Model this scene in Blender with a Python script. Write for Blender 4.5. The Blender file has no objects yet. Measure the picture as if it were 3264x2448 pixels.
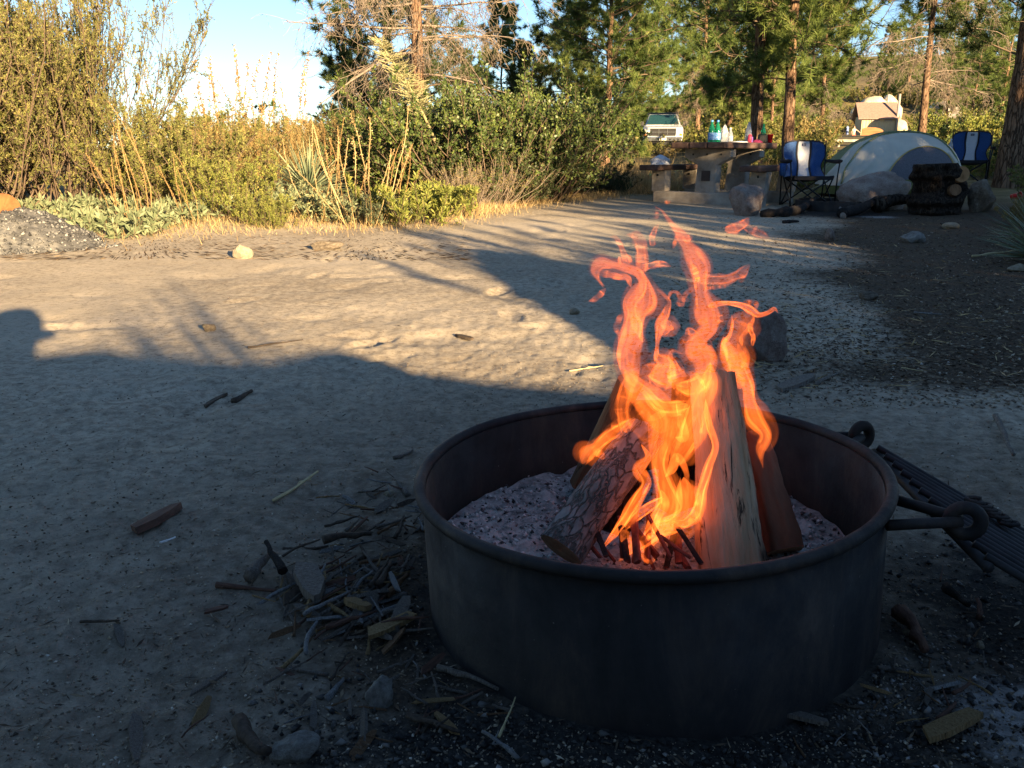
import bpy, bmesh, math, random
import numpy as np
from mathutils import Vector, Matrix

# ------------------------------------------------------------------ camera, sky, sun, exposure
sc = bpy.context.scene
COL = sc.collection
R_ = math.radians
CAM_H, PITCH, FPX = 0.76, R_(15.0), 2750.0          # photo pixels: 3264 x 2448
cam_data = bpy.data.cameras.new('camera')
cam_data.sensor_width = 36.0
cam_data.lens = FPX / 3264.0 * 36.0
cam_data.clip_start, cam_data.clip_end = 0.05, 3000.0
cam = bpy.data.objects.new('camera', cam_data)
cam.location = (0, 0, CAM_H)
cam.rotation_euler = (R_(90) - PITCH, 0, 0)
COL.objects.link(cam)
sc.camera = cam

SUN_AZ, SUN_EL = R_(28.0), R_(11.5)                 # low sun behind the viewer, to the right
world = bpy.data.worlds.new('World')
sc.world = world
world.use_nodes = True
wn = world.node_tree
sky_tex = wn.nodes.new('ShaderNodeTexSky')
sky_tex.sky_type = 'NISHITA'
sky_tex.sun_disc = False
sky_tex.sun_elevation = SUN_EL
sky_tex.sun_rotation = R_(180) - SUN_AZ
sky_tex.altitude = 1700
sky_tex.air_density = 1.0
sky_tex.dust_density = 0.0
sky_tex.ozone_density = 2.3
wn.links.new(sky_tex.outputs[0], wn.nodes['Background'].inputs[0])
wn.nodes['Background'].inputs[1].default_value = 0.051

sun_data = bpy.data.lights.new('sun', 'SUN')
sun_data.energy = 5.0
sun_data.angle = R_(0.5)
sun_data.color = (1.0, 0.73, 0.41)
sun = bpy.data.objects.new('sun', sun_data)
sun_dir = Vector((-math.sin(SUN_AZ) * math.cos(SUN_EL), math.cos(SUN_AZ) * math.cos(SUN_EL), -math.sin(SUN_EL)))
sun.rotation_euler = sun_dir.to_track_quat('-Z', 'Y').to_euler()
sun.location = (6, -10, 12)
COL.objects.link(sun)

sc.view_settings.view_transform = 'Standard'
sc.view_settings.look = 'None'
sc.view_settings.gamma = 1.0
sc.view_settings.use_curve_mapping = False
sc.view_settings.exposure = 2.2
sc.render.engine = 'CYCLES'
sc.cycles.use_denoising = True
sc.cycles.transparent_max_bounces = 40
sc.cycles.max_bounces = 5
sc.cycles.diffuse_bounces = 3
sc.cycles.glossy_bounces = 2
sc.cycles.sample_clamp_indirect = 4.0

rng = np.random.default_rng(7)
random.seed(7)

# ------------------------------------------------------------------ numeric helpers
def vnoise(x, y, seed=0):
    x = np.asarray(x, float); y = np.asarray(y, float)
    xi = np.floor(x); yi = np.floor(y)
    fx = x - xi; fy = y - yi
    fx = fx * fx * (3 - 2 * fx); fy = fy * fy * (3 - 2 * fy)
    def h(a, b):
        s = np.sin(a * 127.1 + b * 311.7 + seed * 74.7) * 43758.5453
        return s - np.floor(s)
    return (h(xi, yi) * (1 - fx) + h(xi + 1, yi) * fx) * (1 - fy) + (h(xi, yi + 1) * (1 - fx) + h(xi + 1, yi + 1) * fx) * fy

def fbm(x, y, seed=0, octv=4, gain=0.5):
    a, s, t = 1.0, 0.0, 0.0
    for k in range(octv):
        s = s + a * vnoise(x * 2 ** k, y * 2 ** k, seed + k * 13)
        t += a; a *= gain
    return s / t - 0.5

def sstep(a, b, x):
    t = np.clip((np.asarray(x, float) - a) / (b - a), 0, 1)
    return t * t * (3 - 2 * t)

RING = (0.238, 1.383)
def hmacro(x, y):
    x = np.asarray(x, float); y = np.asarray(y, float)
    h = 0.018 * np.maximum(0, y - 5.5) * (1 - 0.6 * sstep(-2, -12, x) * sstep(8, 16, y))
    h = h - sstep(130, 400, y) * 2.0
    # the brushy bank on the left and the shallow bank at the right edge
    h = h + 0.10 * sstep(0.0, 1.6, (y - 7.6) * 0.8 - (x + 2.5) * 0.45) * sstep(0.5, -1.5, x)
    h = h + 0.10 * sstep(4.0, 7.5, x) * sstep(3, 7, y) * (1 - 0.0 * y)
    # far hillside on the right
    r = sstep(8, 42, x + 0.0 * y)
    h = h + r * (sstep(104, 170, y) * 9.5 + sstep(40, 90, y) * 0.9)
    h = h + 26 * sstep(150, 420, y) * sstep(20, 160, x)
    # ash heaped against the ring, front right
    d = np.hypot(x - 0.70, y - 0.98)
    h = h + 0.035 * np.exp(-(d / 0.20) ** 2)
    return h

_fr = np.random.default_rng(5)
PRINTS = []
for _k in range(46):                                 # shoe prints crossing the sand
    _l = _k % 4
    _t = _fr.random()
    _c = [(-2.6 + 2.2 * _t, 3.2 + 4.2 * _t, 0.5), (-0.4 + 1.2 * _t, 3.0 + 5.5 * _t, 0.1), (-1.6 + 1.4 * _t, 2.0 + 1.6 * _t, 0.9), (0.9 + 1.2 * _t, 2.1 + 4.5 * _t, 0.2)][_l]
    PRINTS.append((_c[0] + _fr.normal(0, 0.25), _c[1] + _fr.normal(0, 0.25), _c[2] + _fr.normal(0, 0.5), _fr.uniform(0.5, 1.0)))
def prints(x, y):
    o = 0.0
    for (cx, cy, a, w) in PRINTS:
        u = (x - cx) * math.cos(a) - (y - cy) * math.sin(a); v = (x - cx) * math.sin(a) + (y - cy) * math.cos(a)
        e = (u / 0.048) ** 2 + (v / 0.135) ** 2
        o = o - w * 0.013 * np.exp(-e ** 2) + w * 0.006 * np.exp(-((np.sqrt(e) - 1.35) / 0.28) ** 2)
    return o
def hfull(x, y):
    x = np.asarray(x, float); y = np.asarray(y, float)
    near = 1 - sstep(14, 40, y)
    d = np.hypot(x, y)
    n = 0.022 * fbm(x * 0.45, y * 0.45, 3, 3) + 0.010 * fbm(x * 2.3, y * 2.3, 5, 3)
    n = n + 0.008 * fbm(x * 9, y * 9, 11, 3, 0.6) * (1 - sstep(6, 14, d))
    n = n + 0.014 * fbm(x * 26, y * 26, 17, 2) * (1 - sstep(3, 7, d)) + 0.007 * fbm(x * 60, y * 60, 19, 2) * (1 - sstep(2, 4, d))
    # scuffed footprints
    fp = np.maximum(0, fbm(x * 3.1 + 9, y * 4.4, 29, 2) - 0.10)
    n = n - 0.05 * fp * (1 - sstep(8, 14, d))
    if np.ndim(y) and np.min(d) < 9: n = n + prints(x, y)
    flat = np.exp(-(np.hypot(x - RING[0], y - RING[1]) / 0.6) ** 4)
    return hmacro(x, y) + n * (0.35 + 0.65 * near) * (1 - 0.75 * flat) + 0.25 * (1 - near) * fbm(x * 0.05, y * 0.05, 41, 3)

def H(x, y):
    return float(hfull(x, y))

CP, SP = math.cos(PITCH), math.sin(PITCH)
def ray(px, py):
    a = (px - 1632) / FPX; b = (1224 - py) / FPX
    return Vector((a, CP + b * SP, b * CP - SP))

def at(px, py, Y):
    d = ray(px, py)
    return Vector((d.x * Y / d.y, Y, CAM_H + d.z * Y / d.y))

GT = 0.7 * 1.02 ** np.arange(306)
def gnd(px, py):
    """where the line of sight through a photo pixel meets the ground"""
    d = ray(px, py)
    t = GT
    under = (CAM_H + d.z * t) <= hfull(d.x * t, d.y * t)
    i = int(np.argmax(under))
    if not under[i]: return Vector((d.x * 60, d.y * 60, H(d.x * 60, d.y * 60)))
    lo, hi = (t[i - 1] if i else t[0]), t[i]
    t = np.linspace(lo, hi, 24)
    under = (CAM_H + d.z * t) <= hfull(d.x * t, d.y * t)
    hi = float(t[int(np.argmax(under))])
    return Vector((d.x * hi, d.y * hi, CAM_H + d.z * hi))

def gx(px, Y):
    """ground point at distance Y in the direction of photo column px (taken near the horizon line)"""
    x = (px - 1632) / FPX * (Y * CP + CAM_H * SP * 0.6)
    return Vector((x, Y, H(x, Y)))

# ------------------------------------------------------------------ scene helpers
def tag(o, label=None, cat=None, group=None, kind=None):
    if label: o['label'] = label
    if cat: o['category'] = cat
    if group: o['group'] = group
    if kind: o['kind'] = kind
    return o

def thing(name, label, cat, loc=(0, 0, 0), rotz=0.0, group=None):
    o = bpy.data.objects.new(name, None)
    COL.objects.link(o)
    o.empty_display_size = 0.1
    o.location = loc
    o.rotation_euler = (0, 0, rotz)
    return tag(o, label, cat, group)

def link(name, me, parent=None, loc=None):
    o = bpy.data.objects.new(name, me)
    COL.objects.link(o)
    if parent is not None: o.parent = parent
    if loc is not None: o.location = loc
    return o

def copy_tree(o, parent=None):
    c = o.copy()
    COL.objects.link(c)
    c.parent = parent
    for ch in list(o.children): copy_tree(ch, c)
    return c

def np_mesh(name, verts, faces, m=None, tint=None, smooth=False, attrs=None):
    """verts (N,3), faces (M,3) or (M,4); tint: one value per vertex"""
    verts = np.ascontiguousarray(verts, np.float32); faces = np.ascontiguousarray(faces, np.int32)
    me = bpy.data.meshes.new(name)
    k = faces.shape[1]; nf = len(faces)
    me.vertices.add(len(verts)); me.vertices.foreach_set('co', verts.ravel())
    me.loops.add(nf * k); me.loops.foreach_set('vertex_index', faces.ravel())
    me.polygons.add(nf)
    me.polygons.foreach_set('loop_start', np.arange(0, nf * k, k, dtype=np.int32))
    if smooth: me.polygons.foreach_set('use_smooth', np.ones(nf, bool))
    al = dict(attrs or {})
    if tint is not None: al['tint'] = tint
    for an, av in al.items():
        a = me.attributes.new(an, 'FLOAT', 'POINT')
        a.data.foreach_set('value', np.ascontiguousarray(av, np.float32))
    me.update(calc_edges=True)
    me.validate()
    if m is not None: me.materials.append(m)
    return me

class MB:
    """collects simple solids; build() links them as one mesh object"""
    def __init__(self): self.v = []; self.f = []
    def add(self, vs, fs, M=None):
        b = len(self.v)
        for p in vs:
            p = Vector(p)
            self.v.append((M @ p) if M is not None else p)
        self.f += [tuple(i + b for i in f) for f in fs]
        return self
    def box(self, c, s, rz=0.0, M=None, taper=1.0):
        hx, hy, hz = s[0] / 2, s[1] / 2, s[2] / 2
        vs = [(-hx, -hy, -hz), (hx, -hy, -hz), (hx, hy, -hz), (-hx, hy, -hz),
              (-hx * taper, -hy * taper, hz), (hx * taper, -hy * taper, hz), (hx * taper, hy * taper, hz), (-hx * taper, hy * taper, hz)]
        fs = [(0, 3, 2, 1), (4, 5, 6, 7), (0, 1, 5, 4), (1, 2, 6, 5), (2, 3, 7, 6), (3, 0, 4, 7)]
        T = Matrix.Translation(c) @ Matrix.Rotation(rz, 4, 'Z')
        if M is not None: T = M @ T
        return self.add(vs, fs, T)
    def prism(self, poly, axis_a, axis_b, axis_n, origin, thick):
        """polygon (list of 2D) in the plane a,b swept along n"""
        A, B, N, O = Vector(axis_a), Vector(axis_b), Vector(axis_n), Vector(origin)
        n = len(poly)
        vs = [O + A * p[0] + B * p[1] for p in poly] + [O + A * p[0] + B * p[1] + N * thick for p in poly]
        fs = [tuple(range(n))[::-1], tuple(range(n, 2 * n))] + [(i, (i + 1) % n, n + (i + 1) % n, n + i) for i in range(n)]
        return self.add(vs, fs)
    def tube(self, pts, rad, n=8, caps=True, closed=False):
        pts = [Vector(p) for p in pts]
        if not isinstance(rad, (list, tuple, np.ndarray)): rad = [rad] * len(pts)
        k = len(pts); b = len(self.v)
        prev = None
        for i, p in enumerate(pts):
            if closed: t = pts[(i + 1) % k] - pts[i - 1]
            else: t = pts[min(i + 1, k - 1)] - pts[max(i - 1, 0)]
            if t.length < 1e-9: t = Vector((0, 0, 1))
            t.normalize()
            if prev is None:
                u = t.orthogonal().normalized()
            else:
                u = prev - t * prev.dot(t)
                u = u.normalized() if u.length > 1e-6 else t.orthogonal().normalized()
            prev = u
            w = t.cross(u)
            for j in range(n):
                a = 2 * math.pi * j / n
                self.v.append(p + (u * math.cos(a) + w * math.sin(a)) * rad[i])
        for i in range(k if closed else k - 1):
            i2 = (i + 1) % k
            for j in range(n):
                j2 = (j + 1) % n
                self.f.append((b + i * n + j, b + i * n + j2, b + i2 * n + j2, b + i2 * n + j))
        if caps and not closed:
            self.f.append(tuple(b + j for j in range(n))[::-1])
            self.f.append(tuple(b + (k - 1) * n + j for j in range(n)))
        return self
    def lathe(self, prof, n=24, M=None, closed=False):
        b = len(self.v); k = len(prof)
        for (r, z) in prof:
            for j in range(n):
                a = 2 * math.pi * j / n
                p = Vector((r * math.cos(a), r * math.sin(a), z))
                self.v.append((M @ p) if M is not None else p)
        for i in range(k if closed else k - 1):
            i2 = (i + 1) % k
            for j in range(n):
                j2 = (j + 1) % n
                self.f.append((b + i * n + j, b + i * n + j2, b + i2 * n + j2, b + i2 * n + j))
        return self
    def mesh(self, name, m=None, smooth=False):
        me = bpy.data.meshes.new(name)
        me.from_pydata([tuple(p) for p in self.v], [], self.f)
        me.update()
        if smooth: me.polygons.foreach_set('use_smooth', [True] * len(me.polygons))
        if m is not None: me.materials.append(m)
        return me
    def build(self, name, m, parent=None, smooth=False, bevel=0.0, fix=True):
        me = self.mesh(name, m, smooth)
        if fix:
            bm = bmesh.new(); bm.from_mesh(me)
            bmesh.ops.recalc_face_normals(bm, faces=bm.faces)
            bm.to_mesh(me); bm.free()
        o = link(name, me, parent)
        if bevel:
            md = o.modifiers.new('bevel', 'BEVEL'); md.width = bevel; md.segments = 2; md.limit_method = 'ANGLE'
        return o

# ------------------------------------------------------------------ materials
def new_mat(name):
    m = bpy.data.materials.new(name)
    m.use_nodes = True
    nt = m.node_tree
    return m, nt, nt.nodes['Principled BSDF'], nt.nodes['Material Output']

def N(nt, t, **kw):
    n = nt.nodes.new(t)
    for k, v in kw.items(): setattr(n, k, v)
    return n

def ramp(nt, fac, stops):
    r = N(nt, 'ShaderNodeValToRGB')
    cr = r.color_ramp
    while len(cr.elements) < len(stops): cr.elements.new(0.5)
    for e, (p, c) in zip(cr.elements, stops):
        e.position = p; e.color = (*c, 1)
    nt.links.new(fac, r.inputs[0])
    return r.outputs[0]

def noise_tex(nt, scale, detail=4, rough=0.6, coord='Object', stretch=None, dist=0.0):
    tc = N(nt, 'ShaderNodeTexCoord')
    src = tc.outputs[coord]
    if stretch:
        mp = N(nt, 'ShaderNodeMapping'); mp.inputs['Scale'].default_value = stretch
        nt.links.new(src, mp.inputs[0]); src = mp.outputs[0]
    n = N(nt, 'ShaderNodeTexNoise')
    n.inputs['Scale'].default_value = scale; n.inputs['Detail'].default_value = detail
    n.inputs['Roughness'].default_value = rough; n.inputs['Distortion'].default_value = dist
    nt.links.new(src, n.inputs['Vector'])
    return n.outputs['Fac']

def bump(nt, bsdf, h, strength=0.5, dist=0.01, prev=None):
    b = N(nt, 'ShaderNodeBump')
    b.inputs['Strength'].default_value = strength; b.inputs['Distance'].default_value = dist
    nt.links.new(h, b.inputs['Height'])
    if prev is not None: nt.links.new(prev, b.inputs['Normal'])
    nt.links.new(b.outputs[0], bsdf.inputs['Normal'])
    return b.outputs[0]

def mat2(name, stops, scale=8, rough=0.8, bs=0.4, bd=0.01, stretch=None, detail=5, metallic=0.0, spec=0.3, bscale=None, dist=0.0):
    """noise between several colours, with a bump from a second noise"""
    m, nt, b, out = new_mat(name)
    f = noise_tex(nt, scale, detail, 0.62, stretch=stretch, dist=dist)
    nt.links.new(ramp(nt, f, stops), b.inputs['Base Color'])
    b.inputs['Roughness'].default_value = rough; b.inputs['Metallic'].default_value = metallic
    b.inputs['Specular IOR Level'].default_value = spec
    if bs: bump(nt, b, noise_tex(nt, bscale or scale * 3, 6, 0.65, stretch=stretch), bs, bd)
    return m

def flat_mat(name, c, rough=0.6, metallic=0.0, spec=0.4, var=0.15, scale=20, bs=0.0, bd=0.004):
    lo = tuple(x * (1 - var) for x in c); hi = tuple(min(1, x * (1 + var)) for x in c)
    return mat2(name, [(0.3, lo), (0.7, hi)], scale, rough, bs, bd, metallic=metallic, spec=spec)

def leaf_mat(name, stops, trans=0.25, rough=0.6, spec=0.2):
    """foliage: colour from the per-leaf tint, some light shines through"""
    m, nt, b, out = new_mat(name)
    a = N(nt, 'ShaderNodeAttribute', attribute_name='tint')
    col = ramp(nt, a.outputs['Fac'], stops)
    nt.links.new(col, b.inputs['Base Color'])
    b.inputs['Roughness'].default_value = rough; b.inputs['Specular IOR Level'].default_value = spec
    if trans > 0:
        t = N(nt, 'ShaderNodeBsdfTranslucent'); nt.links.new(col, t.inputs[0])
        mx = N(nt, 'ShaderNodeMixShader'); mx.inputs[0].default_value = trans
        nt.links.new(b.outputs[0], mx.inputs[1]); nt.links.new(t.outputs[0], mx.inputs[2])
        nt.links.new(mx.outputs[0], out.inputs[0])
    return m

M = {}
# ------------------------------------------------------------------ ground
def ground_material():
    m, nt, b, out = new_mat('decomposed_granite_ground')
    L = nt.links
    def att(n):
        a = N(nt, 'ShaderNodeAttribute', attribute_name=n); return a.outputs['Fac']
    def mix(f, a, c):
        x = N(nt, 'ShaderNodeMix', data_type='RGBA')
        L.new(f, x.inputs['Factor']); L.new(a, x.inputs['A'])
        if isinstance(c, tuple): x.inputs['B'].default_value = (*c, 1)
        else: L.new(c, x.inputs['B'])
        return x.outputs['Result']
    def math_(op, a, c, clamp=False):
        x = N(nt, 'ShaderNodeMath', operation=op); x.use_clamp = clamp
        L.new(a, x.inputs[0])
        if isinstance(c, (int, float)): x.inputs[1].default_value = c
        else: L.new(c, x.inputs[1])
        return x.outputs[0]
    big = noise_tex(nt, 0.9, 5, 0.6)
    sand = ramp(nt, big, [(0.25, (0.40, 0.335, 0.25)), (0.5, (0.51, 0.435, 0.33)), (0.75, (0.60, 0.515, 0.40))])
    fine = noise_tex(nt, 60, 6, 0.75)
    sand = mix(math_('MULTIPLY', ramp(nt, fine, [(0.30, (1, 1, 1)), (0.46, (0, 0, 0))]), 0.75), sand, (0.13, 0.10, 0.075))
    # scattered pale grains
    vo = N(nt, 'ShaderNodeTexVoronoi'); vo.inputs['Scale'].default_value = 160
    tc = N(nt, 'ShaderNodeTexCoord'); L.new(tc.outputs['Object'], vo.inputs['Vector'])
    gr = ramp(nt, vo.outputs['Distance'], [(0.12, (1, 1, 1)), (0.22, (0, 0, 0))])
    sand = mix(math_('MULTIPLY', gr, 0.45), sand, (0.62, 0.55, 0.46))
    # darker patchy soil near the fire
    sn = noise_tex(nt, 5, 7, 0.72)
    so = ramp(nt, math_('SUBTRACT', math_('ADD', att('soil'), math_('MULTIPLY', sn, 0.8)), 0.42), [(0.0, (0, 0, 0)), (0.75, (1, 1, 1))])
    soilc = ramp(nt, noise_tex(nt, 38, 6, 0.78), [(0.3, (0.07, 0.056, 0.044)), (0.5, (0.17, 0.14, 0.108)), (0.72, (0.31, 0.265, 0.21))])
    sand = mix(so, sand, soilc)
    # needle and bark litter
    ln = noise_tex(nt, 26, 6, 0.72)
    lit = math_('MULTIPLY', att('litter'), 1.35)
    lf = ramp(nt, math_('SUBTRACT', math_('ADD', lit, math_('MULTIPLY', ln, 0.9)), 0.72), [(0.0, (0, 0, 0)), (0.35, (1, 1, 1))])
    litc = ramp(nt, noise_tex(nt, 80, 5, 0.8), [(0.3, (0.035, 0.027, 0.020)), (0.5, (0.09, 0.066, 0.046)), (0.72, (0.23, 0.17, 0.11))])
    c = mix(lf, sand, litc)
    # charcoal
    cn = noise_tex(nt, 14, 6, 0.7)
    cf = ramp(nt, math_('SUBTRACT', math_('ADD', att('char'), cn), 0.75), [(0.0, (0, 0, 0)), (0.3, (1, 1, 1))])
    charc = ramp(nt, noise_tex(nt, 90, 5, 0.8), [(0.35, (0.012, 0.012, 0.012)), (0.55, (0.04, 0.037, 0.034)), (0.75, (0.11, 0.10, 0.09))])
    c = mix(cf, c, charc)
    # pale ash
    an = noise_tex(nt, 17, 6, 0.7)
    af = ramp(nt, math_('SUBTRACT', math_('ADD', att('ash'), an), 0.85), [(0.0, (0, 0, 0)), (0.25, (1, 1, 1))])
    ashc = ramp(nt, noise_tex(nt, 55, 6, 0.8), [(0.35, (0.16, 0.15, 0.14)), (0.6, (0.36, 0.33, 0.31)), (0.72, (0.60, 0.58, 0.56))])
    c = mix(af, c, ashc)
    # scrubby cover beyond
    gf = math_('MULTIPLY', att('cover'), 1.0, True)
    gc = ramp(nt, noise_tex(nt, 2.5, 6, 0.75), [(0.3, (0.10, 0.095, 0.04)), (0.5, (0.20, 0.155, 0.075)), (0.7, (0.34, 0.26, 0.14))])
    c = mix(gf, c, gc)
    L.new(c, b.inputs['Base Color'])
    b.inputs['Roughness'].default_value = 0.95; b.inputs['Specular IOR Level'].default_value = 0.1
    p = bump(nt, b, noise_tex(nt, 45, 7, 0.78), 0.5, 0.009)
    p = bump(nt, b, noise_tex(nt, 220, 3, 0.7), 0.6, 0.004, p)
    return m

def build_ground():
    # rows and columns packed where the view is close, one sheet out to the horizon
    fine = np.radians(np.arange(-38, 38.01, 0.135))
    coarse = np.radians(np.arange(42, 319, 4.0))
    th = np.concatenate([fine, coarse])
    rr = [0.02, 0.3, 0.55]
    r = 0.8
    while r < 900:
        rr.append(r); r *= 1.0108 if r < 12 else (1.02 if r < 60 else 1.05)
    rr = np.array(rr)
    Rg, Tg = np.meshgrid(rr, th, indexing='ij')
    X = Rg * np.sin(Tg); Y = Rg * np.cos(Tg)
    Z = hfull(X, Y)
    nr, nt_ = X.shape
    idx = np.arange(nr * nt_).reshape(nr, nt_)
    j2 = (np.arange(nt_) + 1) % nt_
    a = idx[:-1, :]; bq = idx[:-1, :][:, j2]; cq = idx[1:, :][:, j2]; d = idx[1:, :]
    faces = np.stack([a, d, cq, bq], -1).reshape(-1, 4)
    V = np.stack([X, Y, Z], -1).reshape(-1, 3)
    x, y = V[:, 0], V[:, 1]
    dr = np.hypot(x - RING[0], y - RING[1])
    litter = 0.80 * sstep(-0.8, 1.3, x - (0.35 + 0.27 * y) + 1.6 * fbm(x * 0.8, y * 0.8, 51, 4)) * sstep(2.2, 3.2, y + 1.2 * fbm(x, y, 3, 3)) * (1 - sstep(25, 40, y))
    litter = np.maximum(litter, 0.62 * np.exp(-((x - 0.55) / 0.7) ** 2 - ((y - 2.0) / 0.3) ** 2) * 0.4)
    litter = np.maximum(litter, 0.85 * np.exp(-((x + 0.10) / 0.22) ** 2 - ((y - 1.35) / 0.32) ** 2))
    litter = np.maximum(litter, 0.22 + 0.18 * fbm(x * 0.8, y * 0.8, 71, 3))
    char = 0.80 * np.exp(-((x - 0.15) / 0.50) ** 2 - ((y - 0.97) / 0.16) ** 2) + 0.65 * np.exp(-((x - 0.85) / 0.25) ** 2 - ((y - 1.30) / 0.35) ** 2)
    char = np.maximum(char, 0.45 * np.exp(-(np.maximum(0, dr - 0.4) / 0.12) ** 2))
    pit = gnd(2680, 682)
    char = np.maximum(char, 0.75 * np.exp(-((x - pit.x) / 0.9) ** 2 - ((y - pit.y) / 0.6) ** 2))
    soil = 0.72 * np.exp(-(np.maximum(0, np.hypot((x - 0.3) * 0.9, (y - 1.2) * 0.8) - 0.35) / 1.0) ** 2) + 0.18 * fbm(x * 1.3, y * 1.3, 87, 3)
    ash = 0.72 * np.exp(-((x - 0.70) / 0.17) ** 2 - ((y - 1.0) / 0.14) ** 2)
    pa = gnd(2800, 692)
    ash = np.maximum(ash, 0.75 * np.exp(-((x - pa.x) / 0.28) ** 2 - ((y - pa.y) / 0.2) ** 2))
    cover = np.maximum(sstep(11.5, 15, y + 0.35 * np.abs(x) - 0.0), sstep(0.3, 1.2, (y - 7.6) * 0.8 - (x + 2.5) * 0.45) * sstep(0.6, -0.5, x) * 0.8)
    cover = np.maximum(cover, sstep(0, 2, -y - 3))
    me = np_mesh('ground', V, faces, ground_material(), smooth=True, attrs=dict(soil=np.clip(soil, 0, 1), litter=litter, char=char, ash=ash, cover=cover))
    o = link('ground', me)
    tag(o, kind='structure')
build_ground()
# ------------------------------------------------------------------ fire ring
def steel_mat(name, rusty=False):
    m, nt, b, out = new_mat(name)
    f = noise_tex(nt, 7, 8, 0.72, stretch=(1, 1, 0.35), dist=0.4)
    st = [(0.32, (0.010, 0.010, 0.011)), (0.50, (0.022, 0.020, 0.021)), (0.60, (0.046, 0.036, 0.031)), (0.74, (0.095, 0.070, 0.055))]
    if rusty: st = [(0.30, (0.010, 0.009, 0.008)), (0.5, (0.026, 0.020, 0.016)), (0.66, (0.060, 0.042, 0.029)), (0.8, (0.13, 0.085, 0.05))]
    c = ramp(nt, f, st)
    sp = ramp(nt, noise_tex(nt, 140, 2, 0.5), [(0.76, (0, 0, 0)), (0.80, (0.6, 0.6, 0.6))])
    x = N(nt, 'ShaderNodeMix', data_type='RGBA'); nt.links.new(sp, x.inputs['Factor']); nt.links.new(c, x.inputs['A'])
    x.inputs['B'].default_value = (0.22, 0.20, 0.19, 1)
    nt.links.new(x.outputs['Result'], b.inputs['Base Color'])
    rr = ramp(nt, noise_tex(nt, 12, 5, 0.7), [(0.3, (0.5, 0.5, 0.5)), (0.7, (0.85, 0.85, 0.85))])
    nt.links.new(rr, b.inputs['Roughness'])
    b.inputs['Metallic'].default_value = 0.08; b.inputs['Specular IOR Level'].default_value = 0.3
    bump(nt, b, noise_tex(nt, 70, 6, 0.7), 0.35, 0.003)
    return m
M['steel'] = steel_mat('sooty_steel')
M['rust'] = steel_mat('rusty_steel', True)
RT = 0.0437
ring = thing('fire_ring', 'round sooty black steel fire ring with rolled rim holding the burning logs', 'fire ring', (RING[0], RING[1], 0))
ring.rotation_euler = (0, -RT, 0)
RR, RZ = 0.383, 0.248
def lathe_np(prof, n, wob=0.0, seed=0, closed=False):
    k = len(prof)
    a = np.linspace(0, 2 * np.pi, n, endpoint=False)
    V = []
    for (r, z) in prof:
        w = wob * (np.sin(3 * a + seed) + 0.6 * np.sin(5 * a + 2 * seed))
        V.append(np.stack([(r + w) * np.cos(a), (r + w) * np.sin(a), z + 0.6 * w * np.cos(2 * a + seed)], -1))
    V = np.concatenate(V)
    i, j = np.meshgrid(np.arange(k if closed else k - 1), np.arange(n), indexing='ij')
    i2 = (i + 1) % k; j2 = (j + 1) % n
    F = np.stack([i * n + j, i * n + j2, i2 * n + j2, i2 * n + j], -1).reshape(-1, 4)
    return V, F
V, F = lathe_np([(RR, -0.06), (RR, RZ - 0.012), (RR - 0.005, RZ - 0.012), (RR - 0.005, -0.06)], 160, 0.0018, 1)
link('wall', np_mesh('wall', V, F, M['steel'], smooth=True), ring)
V, F = lathe_np([(RR - 0.0055, 0.02), (RR - 0.0055, RZ - 0.013), (RR - 0.0075, RZ - 0.013), (RR - 0.0075, 0.02)], 160, 0.0018, 1)
link('inner_lining', np_mesh('inner_lining', V, F, M['rust'], smooth=True), ring)
prof = [(RR + 0.003 + 0.0095 * math.cos(t), RZ - 0.008 + 0.0095 * math.sin(t)) for t in np.linspace(0, 2 * math.pi, 14, endpoint=False)]
V, F = lathe_np(prof, 160, 0.0018, 1, closed=True)
link('rim', np_mesh('rim', V, F, M['steel'], smooth=True), ring)

def arc(c, r, axis_u, axis_v, a0, a1, n):
    c, u, v = Vector(c), Vector(axis_u), Vector(axis_v)
    return [c + u * (r * math.cos(a0 + (a1 - a0) * i / (n - 1))) + v * (r * math.sin(a0 + (a1 - a0) * i / (n - 1))) for i in range(n)]
for k, (ang, mm) in enumerate(((24, 'rust'), (-24, 'steel'))):
    a = R_(ang)
    e = Vector((math.cos(a), math.sin(a), 0)); s = Vector((-math.sin(a), math.cos(a), 0))
    hub = e * (RR + 0.098) + Vector((0, 0, RZ - 0.035))
    for sg in (-1, 1):
        b = MB().tube([e * (RR - 0.002) + s * (sg * 0.055) + Vector((0, 0, RZ - 0.034)), e * (RR + 0.05) + s * (sg * 0.03) + Vector((0, 0, RZ - 0.034)), hub + s * sg * 0.006], 0.0085, 10)
        b.build('hinge_bar', M['steel'], ring, smooth=True)
    lk = MB().tube(arc(hub + e * 0.006, 0.021, e, Vector((0, 0, 1)), 0, 2 * math.pi * 15 / 16, 16), 0.0105, 10, closed=True)
    lk.build('hinge_link', M[mm], ring, smooth=True)

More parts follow.
